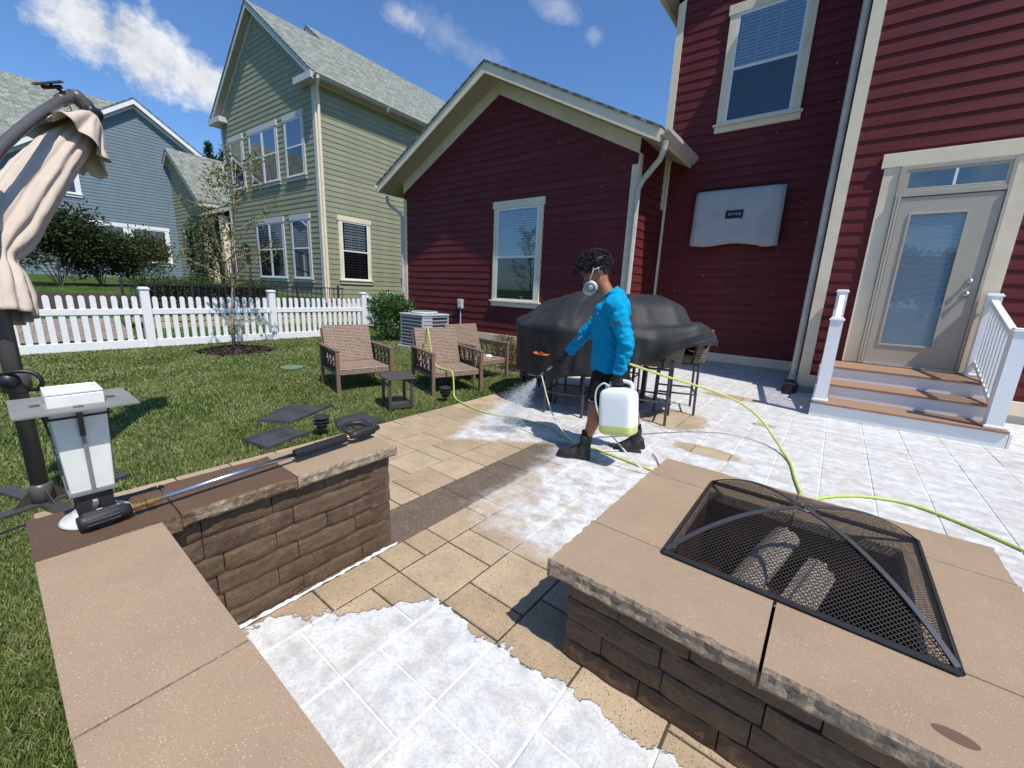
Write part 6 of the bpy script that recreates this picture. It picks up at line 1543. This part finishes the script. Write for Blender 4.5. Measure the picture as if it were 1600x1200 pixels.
    mb = MB(); pts = cat([Vector((-3.10, .02, .02)) - B0, Vector((-3.0, -.1, .05)) - B0, Vector((-2.9, -.3, .03)) - B0, Vector((-2.7, -.6, .03)) - B0], 6); mb.tube(pts, .006, 5); mb.build('ground_strap', M['blackmetal'], t)
umbrella()

# ------------------------------------------------------------------ hoses
def hose(pts, r, m, nm, lb, cat_='hose', n=10, seg=10):
    mb = MB(); mb.smooth = True; P = [Vector(p) for p in pts]; o0 = P[0].copy(); mb.tube([p - o0 for p in catmull(P, seg)], r, n); o = mb.build(nm, m); o.location = o0; return tag(o, lb, cat_)
hose([(-4.30, 3.46, .02), (-4.18, 3.50, .50), (-4.115, 3.50, .77), (-4.04, 3.47, .70), (-3.96, 3.45, .45), (-3.86, 3.44, .33), (-3.68, 3.41, .315), (-3.53, 3.39, .31), (-3.48, 3.37, .16), (-3.42, 3.33, .03), (-3.20, 3.25, .011), (-2.80, 3.17, .011), (-2.45, 3.24, .011), (-2.05, 3.26, .011), (-1.69, 3.10, .011), (-1.30, 3.03, .011), (-.92, 2.96, .011), (-.72, 2.88, .011), (-.45, 2.62, .011), (-.15, 2.62, .011), (.0, 2.95, .011), (.015, 3.35, .011)], .0095, M['hose'], 'garden_hose', 'yellow-green hose running over the middle chair and across the foam past the man’s feet'.replace('’', ''), seg=8)
hose([(-1.22, 3.09, .772), (-1.038, 3.45, .652), (-.902, 3.75, .563), (-.697, 4.1, .442), (-.527, 4.3, .327), (-.384, 4.35, .21), (-.275, 4.3, .106), (-.175, 4.15, .03), (-.09, 3.90, .011), (-.04, 3.60, .011), (.02, 3.30, .011), (.06, 3.22, .011), (.16, 3.38, .011), (.36, 3.575, .011), (.60, 3.65, .011), (.82, 3.545, .011), (1.04, 3.36, .011), (1.35, 3.0, .011), (1.7, 2.4, .011)], .0098, M['hose'], 'garden_hose', 'yellow-green hose curving from behind the man to the right edge of the patio', seg=8)
# ------------------------------------------------------------------ the man
def ering(c, T, up, r1, r2, n=20):
    """ellipse ring: r1 along (up x T), r2 along up-perp"""
    T = Vector(T).normalized(); a = Vector(up) - T * Vector(up).dot(T); a.normalize(); b = T.cross(a)
    return [Vector(c) + a * (r1 * math.cos(2 * PI * k / n)) + b * (r2 * math.sin(2 * PI * k / n)) for k in range(n)]
def loft(mb, secs, up, n=20):
    """secs: (centre, r_along_up, r_side)"""
    C_ = [Vector(s[0]) for s in secs]; rows = []
    for i, s in enumerate(secs):
        T = (C_[min(i + 1, len(C_) - 1)] - C_[max(i - 1, 0)])
        rows.append(ering(C_[i], T, up, s[1], s[2], n))
    mb.grid(rows, closeu=True); o = len(mb.v) - len(rows) * n
    mb.f.append(tuple(o + k for k in range(n))[::-1]); e = o + (len(rows) - 1) * n; mb.f.append(tuple(e + k for k in range(n)))
def ball(mb, c, r, ax=None, n=14):
    c = Vector(c); rx, ry, rz = (r, r, r) if isinstance(r, (int, float)) else r
    ex, ey, ez = ax or (X_, Y_, Z_); rows = []
    for j in range(1, n):
        t = PI * j / n; rows.append([c + ex * (rx * math.sin(t) * math.cos(2 * PI * k / (n + 4))) + ey * (ry * math.sin(t) * math.sin(2 * PI * k / (n + 4))) + ez * (rz * math.cos(t)) for k in range(n + 4)])
    mb.grid(rows, closeu=True); o = len(mb.v) - len(rows) * (n + 4); m = n + 4
    mb.f.append(tuple(o + k for k in range(m))); e = o + (len(rows) - 1) * m; mb.f.append(tuple(e + k for k in range(m))[::-1])
def fuse(mb, name, m, parent, voxel=.010, smooth=4, disp=None, loc=None):
    """merge overlapping closed shapes into one continuous surface"""
    me = mb.mesh('tmp', None); bm = bmesh.new(); bm.from_mesh(me); bmesh.ops.recalc_face_normals(bm, faces=bm.faces); bm.to_mesh(me); bm.free()
    o = bpy.data.objects.new('tmp', me); COL.objects.link(o)
    r = o.modifiers.new('r', 'REMESH'); r.mode = 'VOXEL'; r.voxel_size = voxel; r.use_smooth_shade = True
    s = o.modifiers.new('s', 'SMOOTH'); s.iterations = smooth; s.factor = .6
    dg = bpy.context.evaluated_depsgraph_get(); dg.update(); out = bpy.data.meshes.new_from_object(o.evaluated_get(dg)); bpy.data.objects.remove(o)
    if disp:
        nn = [v.normal.copy() for v in out.vertices]
        for v, nr in zip(out.vertices, nn): v.co = v.co + nr * disp(v.co, nr)
    out.materials.clear(); out.materials.append(m); out.shade_smooth(); out.update(); out.name = name
    return link(name, out, parent, loc)
def to3(P): return [Vector(p) for p in P]
F_ = Vector((-.9165, -.40, 0)); E_ = Vector((-.40, .9165, 0))          # facing, away from the viewer
G0 = Vector((-1.36, 3.0, 0))
man = empty('person', G0, 0, 'man in bright blue shirt, black shorts and respirator spraying the paving, jug in hand', 'person')
def L3(p): return Vector(p) - G0
shN, elN, wrN, hdN = map(L3, [(-1.270, 2.838, 1.225), (-1.150, 2.825, .965), (-1.200, 2.835, .725), (-1.193, 2.842, .665)])
shF, elF, wrF, hdF = map(L3, [(-1.43, 3.155, 1.195), (-1.645, 3.135, .975), (-1.785, 3.105, .795), (-1.835, 3.085, .735)])
hipN, knN, anN = map(L3, [(-1.335, 2.935, .66), (-1.365, 2.845, .425), (-1.405, 2.822, .155)])
hipF, knF, anF = map(L3, [(-1.330, 3.090, .66), (-1.235, 3.200, .40), (-1.165, 3.255, .165)])
neckb, headc = L3((-1.392, 2.990, 1.285)), L3((-1.505, 2.945, 1.455))
# skin: one continuous body
hf = (F_ * .80 - Z_ * .60).normalized(); hs = E_.copy(); hu = hs.cross(hf).normalized(); hu = hu if hu.z > 0 else -hu
b = MB()
loft(b, [(L3((-1.335, 3.01, .62)), .12, .14), (L3((-1.345, 3.01, .80)), .11, .135), (L3((-1.375, 3.0, 1.05)), .11, .15), (L3((-1.375, 3.0, 1.20)), .07, .12), (neckb, .055, .06)], F_)
b.tube([neckb - Z_ * .03, neckb + (headc - neckb) * .35, neckb + (headc - neckb) * .72], [.062, .053, .053], 14)
ball(b, headc + hu * .030 - hf * .012, (.106, .083, .104), (hf, hs, hu)); ball(b, headc - hu * .045 + hf * .014, (.084, .068, .076), (hf, hs, hu))
ball(b, headc - hu * .085 + hf * .045, (.036, .040, .030), (hf, hs, hu)); ball(b, headc - hu * .015 + hf * .095, (.020, .012, .026), (hf, hs, hu), 10)
ball(b, headc + hu * .028 + hf * .070, (.020, .055, .014), (hf, hs, hu), 10)
for s in (-1, 1):
    ball(b, headc - hs * (s * .080) - hu * .012 - hf * .018, (.018, .010, .030), (hf, hs, hu), 10)
for a_, e_, w_ in ((shN, elN, wrN), (shF, elF, wrF)): b.tube([a_, a_.lerp(e_, .5), e_, e_.lerp(w_, .4), w_, w_ + (w_ - e_).normalized() * .03], [.045, .040, .034, .034, .025, .024], 12)
for h_, k_, a_, w_ in ((hipN, knN, anN, 1), (hipF, knF, anF, 1)):
    bk = (a_ - k_).normalized(); calf = -F_ * .020
    b.tube([h_, h_.lerp(k_, .5), k_, k_.lerp(a_, .12), k_.lerp(a_, .32) + calf, k_.lerp(a_, .6) + calf * .6, a_, a_ - Z_ * .10], [.085, .070, .052, .050, .056, .044, .032, .032], 14)
body = fuse(b, 'body', M['skin'], man, .009, 3)
# shirt
def wrinkle(co, nr):
    p = co + G0; d = 0
    f1 = 1 - 2 * abs(mnoise.noise(Vector((p.x * 5 + p.z * 6, p.y * 5, p.z * 11 - p.x * 9)))); d += .011 * f1 ** 3 - .004
    f2 = 1 - 2 * abs(mnoise.noise(Vector((p.x * 9 - p.z * 8 + 4, p.y * 9, p.z * 12 + p.x * 10)))); d += .006 * f2 ** 3
    d += .004 * mnoise.noise(Vector((p.x * 18, p.y * 18, p.z * 34 + p.x * 20)))
    for w_, s_ in ((wrN, 1), (wrF, .7), (elN, .7), (elF, .8)):
        q = (co - w_).length
        if q < .17: d += .0042 * s_ * math.sin(q * 150 + co.x * 60 + 5 * mnoise.noise(co * 16)) * (1 - q / .17)
    if p.z < .98 and p.z > .7: d += .005 * math.sin((p.z * 2.2 + p.x * 1.3) * 42 + 3 * mnoise.noise(p * 4)) * .8
    return d
s = MB()
loft(s, [(L3((-1.352, 3.005, .705)), .135, .175), (L3((-1.352, 3.005, .76)), .136, .172), (L3((-1.352, 3.005, .86)), .140, .170), (L3((-1.362, 3.0, .96)), .138, .172), (L3((-1.378, 2.995, 1.08)), .137, .185), (L3((-1.364, 3.000, 1.17)), .138, .192), (L3((-1.350, 3.006, 1.235)), .114, .172), (L3((-1.362, 3.000, 1.290)), .086, .115), (L3((-1.388, 2.990, 1.325)), .064, .072)], F_, 28)
for a_, e_, w_, k in ((shN, elN, wrN, 1.0), (shF, elF, wrF, .95)):
    ball(s, a_ + (Vector((0, 0, -.012))), .080 * k); s.tube([a_.lerp(neckb, .35), a_, a_.lerp(e_, .45), e_, e_.lerp(w_, .45), w_ + (w_ - e_).normalized() * -.005], [.07 * k, .076 * k, .066 * k, .056 * k, .050 * k, .043 * k], 16)
shirt = fuse(s, 'shirt', M['shirt'], man, .010, 3, wrinkle)
mb = MB(); mb.smooth = True; c = L3((-1.398, 2.987, 1.315)); T = (Z_ + F_ * .75).normalized(); mb.tube(ering(c, T, F_, .072, .070, 24) + [ering(c, T, F_, .072, .070, 24)[0]], .0075, 6); mb.build('collar', M['shirt'], shirt)
# prints on the shirt: chest mark, sleeve flag, forearm lettering mark
def patch(pts, m, name, par): mb = MB(); mb.poly([Vector(p) for p in pts]); o = mb.build(name, m, par); return o
WHITEP = mat('white_print', (.75, .76, .75), .6, .2); GREYP = mat('grey_print', (.07, .12, .16), .6, .2)
def surf_patch(target, uv2d, origin, ax, ay, dirn, m, name, off=.003):
    """flat print laid onto the cloth surface"""
    me = target.data; from mathutils.bvhtree import BVHTree
    bv = BVHTree.FromPolygons([v.co for v in me.vertices], [p.vertices[:] for p in me.polygons]); mb = MB()
    for poly in uv2d:
        pts = []
        for (u, v) in poly:
            o_ = Vector(origin) + ax * u + ay * v; h_ = bv.ray_cast(o_ - dirn * .4, dirn)
            if h_[0] is None: pts = []; break
            pts.append(h_[0] - dirn * off)
        if len(pts) >= 3: mb.poly(pts)
    if mb.v: return mb.build(name, m, target)
cam_dir = E_.copy()
surf_patch(shirt, [[(-.045, .018), (-.015, .008), (.018, -.050), (-.004, -.030), (-.040, -.016)], [(.026, .036), (.036, .030), (.062, -.018), (.052, -.012)]], L3((-1.445, 2.838, 1.135)), -F_, Z_, cam_dir, WHITEP, 'chest_print')
surf_patch(shirt, [[(-.04, .018), (-.004, .018), (-.004, -.018), (-.04, -.018)], [(.002, .018), (.036, .018), (.036, -.018), (.002, -.018)]], L3((-1.215, 2.815, 1.10)), -F_, Z_, cam_dir, GREYP, 'sleeve_flag', .002)
surf_patch(shirt, [[(-.020 + k * .011, -.010 + k * .010), (-.013 + k * .011, -.004 + k * .010), (-.018 + k * .011, .012 + k * .010), (-.025 + k * .011, .004 + k * .010)] for k in range(4)], elF.lerp(wrF, .30), -F_, Z_, cam_dir, WHITEP, 'sleeve_print')
# shorts
s = MB(); loft(s, [(L3((-1.335, 3.01, .60)), .125, .165), (L3((-1.345, 3.01, .68)), .132, .168), (L3((-1.350, 3.01, .745)), .125, .160)], F_, 24)
hemN, hemF = hipN.lerp(knN, .88), hipF.lerp(knF, .86)
for h_, e_ in ((hipN, hemN), (hipF, hemF)): s.tube([h_ + Z_ * .04, h_.lerp(e_, .4), e_], [.108, .100, .088], 18)
sho = fuse(s, 'shorts', M['shorts'], man, .010, 3, lambda co, nr: .006 * mnoise.noise(co * 14))
surf_patch(sho, [[(-.030, .012), (-.026, -.004), (-.010, -.011), (.032, -.003), (-.008, -.004), (-.018, .001)]], hemN + Vector((-.012, -.05, .045)), -F_, Z_, cam_dir, WHITEP, 'hem_mark')
# socks and boots
def boot(an, heel, toe, lift, nm='boot'):
    d = (toe - heel); L_ = d.length; d.normalize(); up = (Z_ - d * Z_.dot(d)).normalized(); sd_ = d.cross(up)
    s = MB(); s.tube([an + Z_ * .085, an + Z_ * .03, an - Z_ * .03], [.039, .040, .044], 14); so = fuse(s, 'sock', M['sock'], man, .008, 2)
    s = MB(); rows = []
    for (t, h_, w_) in ((.0, .062, .030), (.06, .085, .040), (.2, .098, .043), (.36, .100, .043), (.5, .082, .043), (.65, .064, .047), (.82, .052, .047), (.94, .042, .038), (1.0, .026, .022)):
        c = heel + d * (L_ * t); n = 16; r = []
        for k in range(n):
            a = 2 * PI * k / n; y = math.cos(a) * w_; z = math.sin(a); z = (h_ * (z if z > 0 else 0)) if z > 0 else z * .012; r.append(c + sd_ * y + up * (z + .018))
        rows.append(r)
    s.grid(rows, closeu=True); s.f.append(tuple(range(16))[::-1]); s.f.append(tuple(8 * 16 + k for k in range(16)))
    s.tube([heel + d * .075 + up * .05, an - Z_ * .03, an + Z_ * .045], [.050, .046, .050], 14)
    bo = fuse(s, nm, M['boot'], man, .007, 2, lambda co, nr: .0022 * mnoise.noise(co * 60))
    mb = MB(); rows = []
    for zz, gr in ((0, .0), (.022, .003)):
        pts = [(.0, .026), (.05, .040), (.25, .041), (.45, .036), (.62, .046), (.82, .050), (.95, .040), (1.02, .018)]
        r = [heel + d * (L_ * t) + sd_ * (w_ + gr) + up * zz for t, w_ in pts] + [heel + d * (L_ * t) - sd_ * (w_ + gr) + up * zz for t, w_ in pts[::-1]]; rows.append(r)
    mb.grid(rows, closeu=True); n = 16; mb.f.append(tuple(range(n))[::-1]); mb.f.append(tuple(n + k for k in range(n))); mb.build('sole', M['grip'], bo, recalc=True)
    mb = MB(); 
    for k in range(5):
        t = .36 + k * .055; hh = .103 - max(0, t - .40) * .14; c = heel + d * (L_ * t) + up * (hh + .014); mb.tube([c - sd_ * .026 - up * .008, c + up * .002, c + sd_ * .026 - up * .008], .0032, 5)
    c = heel + d * (L_ * .33) + up * .12; mb.tube(catmull([c, c + sd_ * .03 + up * .01, c + sd_ * .035 - up * .02, c], 5), .0025, 4); mb.tube(catmull([c, c - sd_ * .03 + up * .012, c - sd_ * .035 - up * .02, c], 5), .0025, 4)
    mb.build('lace', M['sock'], bo)
boot(anN, L3((-1.365, 2.842, .004)), L3((-1.605, 2.735, .004)), 0)
boot(anF, L3((-1.085, 3.292, .050)), L3((-1.300, 3.190, -.004)), 0)
# gloved hands
def glove(w_, hand, fdir, palm, spread, grip_r, nm='glove', thumb=1):
    """w_: wrist, fdir: direction the back of the hand runs, palm: palm normal, spread: across the knuckles"""
    s = MB(); L_ = .085; k0 = hand
    fdir = fdir.normalized(); palm = palm.normalized(); spread = spread.normalized()
    s.tube([w_ - fdir * .035, w_, w_.lerp(k0, .5)], [.036, .031, .030], 12)
    rows = []
    for t, w2, th in ((0, .026, .020), (.35, .036, .022), (.75, .042, .020), (1, .042, .016)): rows.append(ering(w_ + (k0 - w_) * t, fdir, spread, w2, th, 14))
    s.grid(rows, closeu=True); s.f.append(tuple(range(len(s.v) - 56, len(s.v) - 42))[::-1]); s.f.append(tuple(range(len(s.v) - 14, len(s.v))))
    for i in range(4):
        base = k0 + spread * (.032 - i * .0205); ln = (.034, .038, .036, .029)[i]; a = base; d = fdir.copy(); pts = [a - fdir * .01, a]
        for j, bend in enumerate((.75, 1.25, .9)):
            ca, sa = math.cos(bend), math.sin(bend); d = (d * ca + palm * sa).normalized(); 
            palm_n = (palm * ca - (fdir if j == 0 else fdir) * 0); a = a + d * ln * (1, .72, .55)[j]; pts.append(a)
            palm = palm
        s.tube(pts, [.0115, .0115, .0108, .0098, .0085], 8)
    tb = w_.lerp(k0, .35) + spread * .030 * thumb; s.tube([tb, tb + (spread * thumb * .5 + palm * .7 + fdir * .4).normalized() * .035, tb + (palm * 1.0 + fdir * .9 + spread * thumb * .1).normalized() * .062, tb + (palm * 1.15 + fdir * 1.0 - spread * thumb * .25).normalized() * .082], [.015, .013, .0115, .009], 9)
    return fuse(s, nm, M['glove'], man, .0052, 2, lambda co, nr: .0014 * mnoise.noise(co * 70))
gN = glove(wrN, hdN + Vector((0, 0, -.012)), Vector((0, 0, -1)) + F_ * .05, E_ * 1.0, F_, .02)
gF = glove(wrF, hdF, (hdF - wrF), (Vector((0, 0, -1)) - F_ * .2), E_, .02, thumb=-1)
# curly hair
def hair():
    rr = random.Random(4); s = MB(); ball(s, headc + hu * .052 - hf * .024, (.110, .095, .092), (hf, hs, hu)); ball(s, headc + hu * .075 + hf * .030, (.075, .080, .055), (hf, hs, hu)); ball(s, headc - hf * .060 - hu * .005, (.050, .070, .060), (hf, hs, hu))
    cap = fuse(s, 'hair', M['hair'], man, .011, 2, lambda co, nr: .006 * mnoise.noise(co * 55))
    mb = MB(); mb.smooth = True
    for i in range(1250):
        d = Vector((rr.gauss(0, 1), rr.gauss(0, 1), rr.gauss(0, 1))).normalized(); u, v, w_ = d.dot(hf), d.dot(hs), d.dot(hu)
        if w_ < .0 and u > -.2: continue
        if u > .62 and w_ < .30: continue
        if w_ < -.45: continue
        c = headc + hu * .040 - hf * .020 + hf * (u * .118) + hs * (v * .102) + hu * (w_ * .112)
        if w_ > .2 and u > .0: c += hf * .022 + hu * .008
        c += d * rr.uniform(-.004, .022); t1 = d.orthogonal().normalized(); t2 = d.cross(t1); ph = rr.uniform(0, 6.3); r_ = rr.uniform(.006, .011); q = t1 * math.cos(ph) + t2 * math.sin(ph); q2 = d.cross(q)
        n = 9; pts = []
        for k in range(n): a = ph + k * 2 * PI * 1.15 / n; pts.append(c + (q * math.cos(a) + d * math.sin(a)) * r_ + q2 * (k - n / 2) * .0016)
        mb.tube(pts, .0019, 3, False)
    o = mb.build('curls', M['hair'], cap); o['kind'] = 'stuff'
hair()
# respirator
mb = MB(); s = MB(); ball(s, headc - hu * .045 + hf * .088, (.042, .044, .048), (hf, hs, hu)); ball(s, headc - hu * .055 + hf * .118, (.022, .024, .024), (hf, hs, hu)); rs = fuse(s, 'respirator', M['maskgrey'], man, .006, 3)
for sg in (-1, 1):
    c = headc - hu * .072 + hf * (.082 if sg < 0 else .11) + hs * (sg * .062); axd = (hs * sg * .95 + hf * .35 - hu * .15).normalized()
    mb = MB(); mb.smooth = True; mb.lathe([(.001, -.014), (.044, -.014), (.049, -.004), (.048, .005), (.044, .008), (.001, .008)], c, 28, ax=axd); fl = mb.build('filter', M['maskwhite'], rs)
    mb = MB(); mb.smooth = True; mb.lathe([(.001, 0), (.040, 0), (.038, .007), (.032, .010), (.001, .0105)], c + axd * .0075, 28, ax=axd); mb.build('filter_face', M['maskgrey'], fl)
    mb = MB(); mb.smooth = True; mb.lathe([(.001, 0), (.021, 0), (.019, .003), (.001, .0035)], c + axd * .0175, 20, ax=axd); mb.build('filter_pad', M['outlet'], fl)
e0 = headc - hs * .094
mb = MB(); mb.smooth = True
P1 = [headc - hu * .05 + hf * .09 - hs * .060, e0 - hu * .005 + hf * .035, e0 + hu * .030 - hf * .004, e0 + hu * .085 - hf * .016 + hs * .028]
mb.tube(catmull(P1, 6), .0045, 6); mb.tube(catmull([e0 + hu * .026 + hf * .002, e0 + hu * .012 - hf * .045, headc - hf * .105 + hu * .01 - hs * .03], 6), .0042, 6); mb.build('strap', M['maskwhite'], rs)
mb = MB(); mb.smooth = True; g0 = headc + hu * .012 + hf * .100
mb.tube(catmull([e0 + hu * .012 - hf * .012, e0 + hu * .018 + hf * .045, headc - hs * .060 + hf * .095 + hu * .018, g0 + hu * .012, headc + hs * .060 + hf * .095 + hu * .018], 5), .0028, 5)
mb.tube(catmull([headc - hs * .060 + hf * .095 + hu * .018, headc - hs * .055 + hf * .102 - hu * .012, headc - hs * .02 + hf * .108 - hu * .016, g0 + hu * .01], 5), .0022, 5); mb.build('glasses', M['blackplastic'], man)
for sg in (-1, 1):
    mb = MB(); mb.smooth = True; ball(mb, headc + hf * .082 + hs * (sg * .031) + hu * .008, .013, None, 10); mb.build('eye', mat('eye', (.25, .2, .17), .3, .5), man)
    mb = MB(); mb.smooth = True; c = headc + hf * .092 + hs * (sg * .033) + hu * .030; mb.tube([c - hs * .018, c + hu * .004, c + hs * .016], [.002, .004, .002], 6); mb.build('eyebrow', M['hair'], man)
mb = MB(); mb.smooth = True; ee = headc - hs * .088 - hu * .012 - hf * .018; mb.tube(catmull([ee - hu * .026 + hf * .006, ee - hf * .008 - hs * .008, ee + hu * .018 - hf * .014 - hs * .010, ee + hu * .030 + hf * .004 - hs * .006, ee + hu * .012 + hf * .012 - hs * .003], 5), .0042, 6); mb.build('ear', M['skin'], man)

# ------------------------------------------------------------------ jug, sprayer, hoses he holds
JC = Vector((-1.168, 2.845, .455)); jug = empty('chemical_jug', JC, 0, 'white translucent plastic jug with yellow-green liquid in the bottom, held in the man\'s near hand', 'jug')
jug.rotation_euler = (R(-6), R(-7), R(2))
jm = mat('translucent_jug', (.78, .82, .80), .38, .4); pj = jm.node_tree.nodes['Principled BSDF']; pj.inputs['Subsurface Weight'].default_value = .4; pj.inputs['Subsurface Radius'].default_value = (.05, .05, .05)
jl_ = mat('yellow_liquid', (.58, .64, .20), .35, .4)
def jugbody():
    mb = MB(); mb.smooth = True; N = 48
    def sup(w, d, z, e=.28):
        r = []
        for k in range(N):
            a = 2 * PI * k / N; ca, sa = math.cos(a), math.sin(a); r.append(Vector((w * math.copysign(abs(ca) ** e, ca), d * math.copysign(abs(sa) ** e, sa), z)))
        return r
    return mb, sup
mb, sup = jugbody(); prof = [(-.178, .86), (-.185 + .018, .97), (-.15, 1.0), (-.125, 1.0)]
mb.grid([sup(.128 * k, .092 * k, z) for z, k in [(-.185, .55), (-.183, .80), (-.174, .93), (-.155, 1.0), (-.112, 1.0)]], closeu=True); mb.f.append(tuple(range(48))[::-1]); lq = mb.build('liquid_level', jl_, jug, recalc=True)
mb, sup = jugbody(); mb.grid([sup(.128 * k, .092 * k, z) for z, k in [(-.112, 1.0), (-.02, 1.004), (.08, 1.0), (.125, .97), (.150, .86), (.165, .66), (.172, .40), (.172, .1)]], closeu=True); mb.build('jug_body', jm, jug, recalc=True)
mb = MB(); mb.smooth = True; mb.tube(catmull([(-.085, 0, .160), (-.080, 0, .200), (-.03, 0, .218), (.05, 0, .218), (.095, 0, .200), (.10, 0, .155)], 6), [.014] * 31, 10); mb.build('handle', jm, jug)
mb = MB(); mb.smooth = False; mb.lathe([(.001, 0), (.026, 0), (.026, .03), (.024, .033), (.001, .034)], (-.075, -.02, .165), 20); mb.build('cap', M['tube'], jug)
# spray gun in the far hand
gpos = hdF + G0; gun = empty('spray_gun', gpos, 0, 'black spray gun with trigger guard in the far gloved hand', 'spray gun')
nz = Vector((-1.985, 2.952, .560)) - gpos
mb = MB(); mb.smooth = True; d = nz.normalized(); mb.tube([d * -.03 + Z_ * .01, d * .05, d * .10], [.016, .019, .014], 12); mb.build('gun_body', M['grip'], gun)
mb = MB(); mb.smooth = True; mb.tube([d * .10, d * .15, d * .17], [.010, .011, .007], 10); mb.build('brass_coupler', mat('dull_steel_fitting', (.5, .47, .4), .35, .5, metal=.8), gun)
mb = MB(); mb.smooth = True; mb.tube([d * .165, nz * .97, nz], [.007, .012, .016], 10); mb.build('nozzle', M['grip'], gun)
mb = MB(); mb.smooth = True; mb.tube(catmull([d * .07 - Z_ * .01, d * .05 + Vector((.01, -.01, -.07)), Vector((.045, -.02, -.085)), Vector((.085, -.02, -.075)), Vector((.085, -.02, -.02))], 6), .0035, 6); mb.build('trigger_guard', M['grip'], gun)
hose([tuple(nz * .86 + gpos), (-1.92, 2.955, .50), (-1.875, 2.945, .40), (-1.80, 2.925, .275), (-1.70, 2.91, .17), (-1.56, 2.935, .065), (-1.42, 3.02, .016), (-1.30, 3.12, .012), (-1.16, 3.28, .012)], .0055, M['tube'], 'white_tube', 'thin white tube curving from the spray gun down to the foamed paving', 'tube', 8)
mb = MB(); mb.smooth = True; c = Vector((-1.36, 3.12, .012)); hose([(-1.243, 2.80, .635), (-1.275, 2.765, .655), (-1.318, 2.752, .60), (-1.318, 2.755, .50), (-1.275, 2.772, .38), (-1.215, 2.797, .29), (-1.13, 2.825, .20), (-1.03, 2.85, .105), (-.93, 2.88, .03), (-.80, 2.92, .010)], .0062, M['tube'], 'white_tube', 'white suction tube looping out of the jug cap and down past the man\'s rear foot', 'tube', 8)
o = MB(); o.smooth = True; ball(o, (0, 0, .012), (.030, .018, .012), None, 8); o.tube([(-.03, 0, .012), (-.05, .01, .010)], .006, 6); o = o.build('hose_fitting', M['blackplastic']); o.location = (-1.34, 3.22, 0); tag(o, 'small black hose fitting lying on the foam between the man\'s feet', 'fitting')
hose([(-1.02, 3.30, .012), (-.95, 3.20, .012), (-.86, 3.02, .012), (-.80, 2.86, .012), (-.74, 2.7, .012)], .004, M['blackmetal'], 'cable', 'thin dark cable on the foam just behind the man\'s rear boot', 'cable', 6, 8)
# spray: fan of fine droplets and streaks leaving the nozzle
def spray():
    rg = np.random.default_rng(9); o = nz + gpos; V = []; F = []; dd = Vector((-.62, -.22, -.75)).normalized(); a = dd.cross(Z_).normalized(); b_ = dd.cross(a)
    fan = (Vector((.35, .1, -.9)) - dd * Vector((.35, .1, -.9)).dot(dd)).normalized(); perp = dd.cross(fan)
    for i in range(13000):
        u = rg.normal() * .20 + .05; v = rg.normal() * .065; t = rg.random() ** .62 * .62
        d = (dd + fan * u + perp * v).normalized(); p = o + d * (t + .01); p.z -= .35 * t * t
        if p.z < .004: continue
        if t < .30 and rg.random() < .5: L_ = rg.uniform(.008, .035); w = .0005
        else: L_ = rg.uniform(.0012, .004) * (1 + t); w = rg.uniform(.0008, .0018) * (1 + t)
        e = d.cross(Vector(rg.normal(size=3))).normalized() * w; f = d.cross(e).normalized() * w; k = len(V)
        V += [p - e, p + e * .5 + f, p + e * .5 - f, p + d * L_]; F += [(k, k + 1, k + 2), (k, k + 3, k + 1), (k + 1, k + 3, k + 2), (k + 2, k + 3, k)]
    wm = mat('spray_water', (.85, .88, .90), .3, .5); m_ = npmesh('spray_mist', np.array([tuple(v) for v in V]), np.array(F), wm, None, 'stuff'); return m_
spray()
def haze_mist():
    m = bpy.data.materials.new('fine_mist'); m.use_nodes = True; nt = m.node_tree; nt.nodes.clear(); o = nt.nodes.new('ShaderNodeOutputMaterial'); v = nt.nodes.new('ShaderNodeVolumePrincipled'); v.inputs['Color'].default_value = (.95, .96, .97, 1); v.inputs['Anisotropy'].default_value = .2
    t = nt.nodes.new('ShaderNodeTexCoord'); n = noise_n(nt, t.outputs['Object'], 7, 4, .6); gr = nt.nodes.new('ShaderNodeTexGradient'); gr.gradient_type = 'SPHERICAL'; nt.links.new(t.outputs['Object'], gr.inputs[0])
    nt.links.new(mth(nt, 'MULTIPLY', mth(nt, 'MULTIPLY', gr.outputs['Fac'], mrange(nt, n, .40, .65, 0, 1)), 1.15), v.inputs['Density']); nt.links.new(v.outputs[0], o.inputs['Volume']); return m
mb = MB(); ball(mb, (0, 0, 0), 1.0, None, 12); o = mb.build('mist_cloud', haze_mist()); o.location = (-2.55, 2.92, .22); o.scale = (.85, .55, .32); o['kind'] = 'stuff'
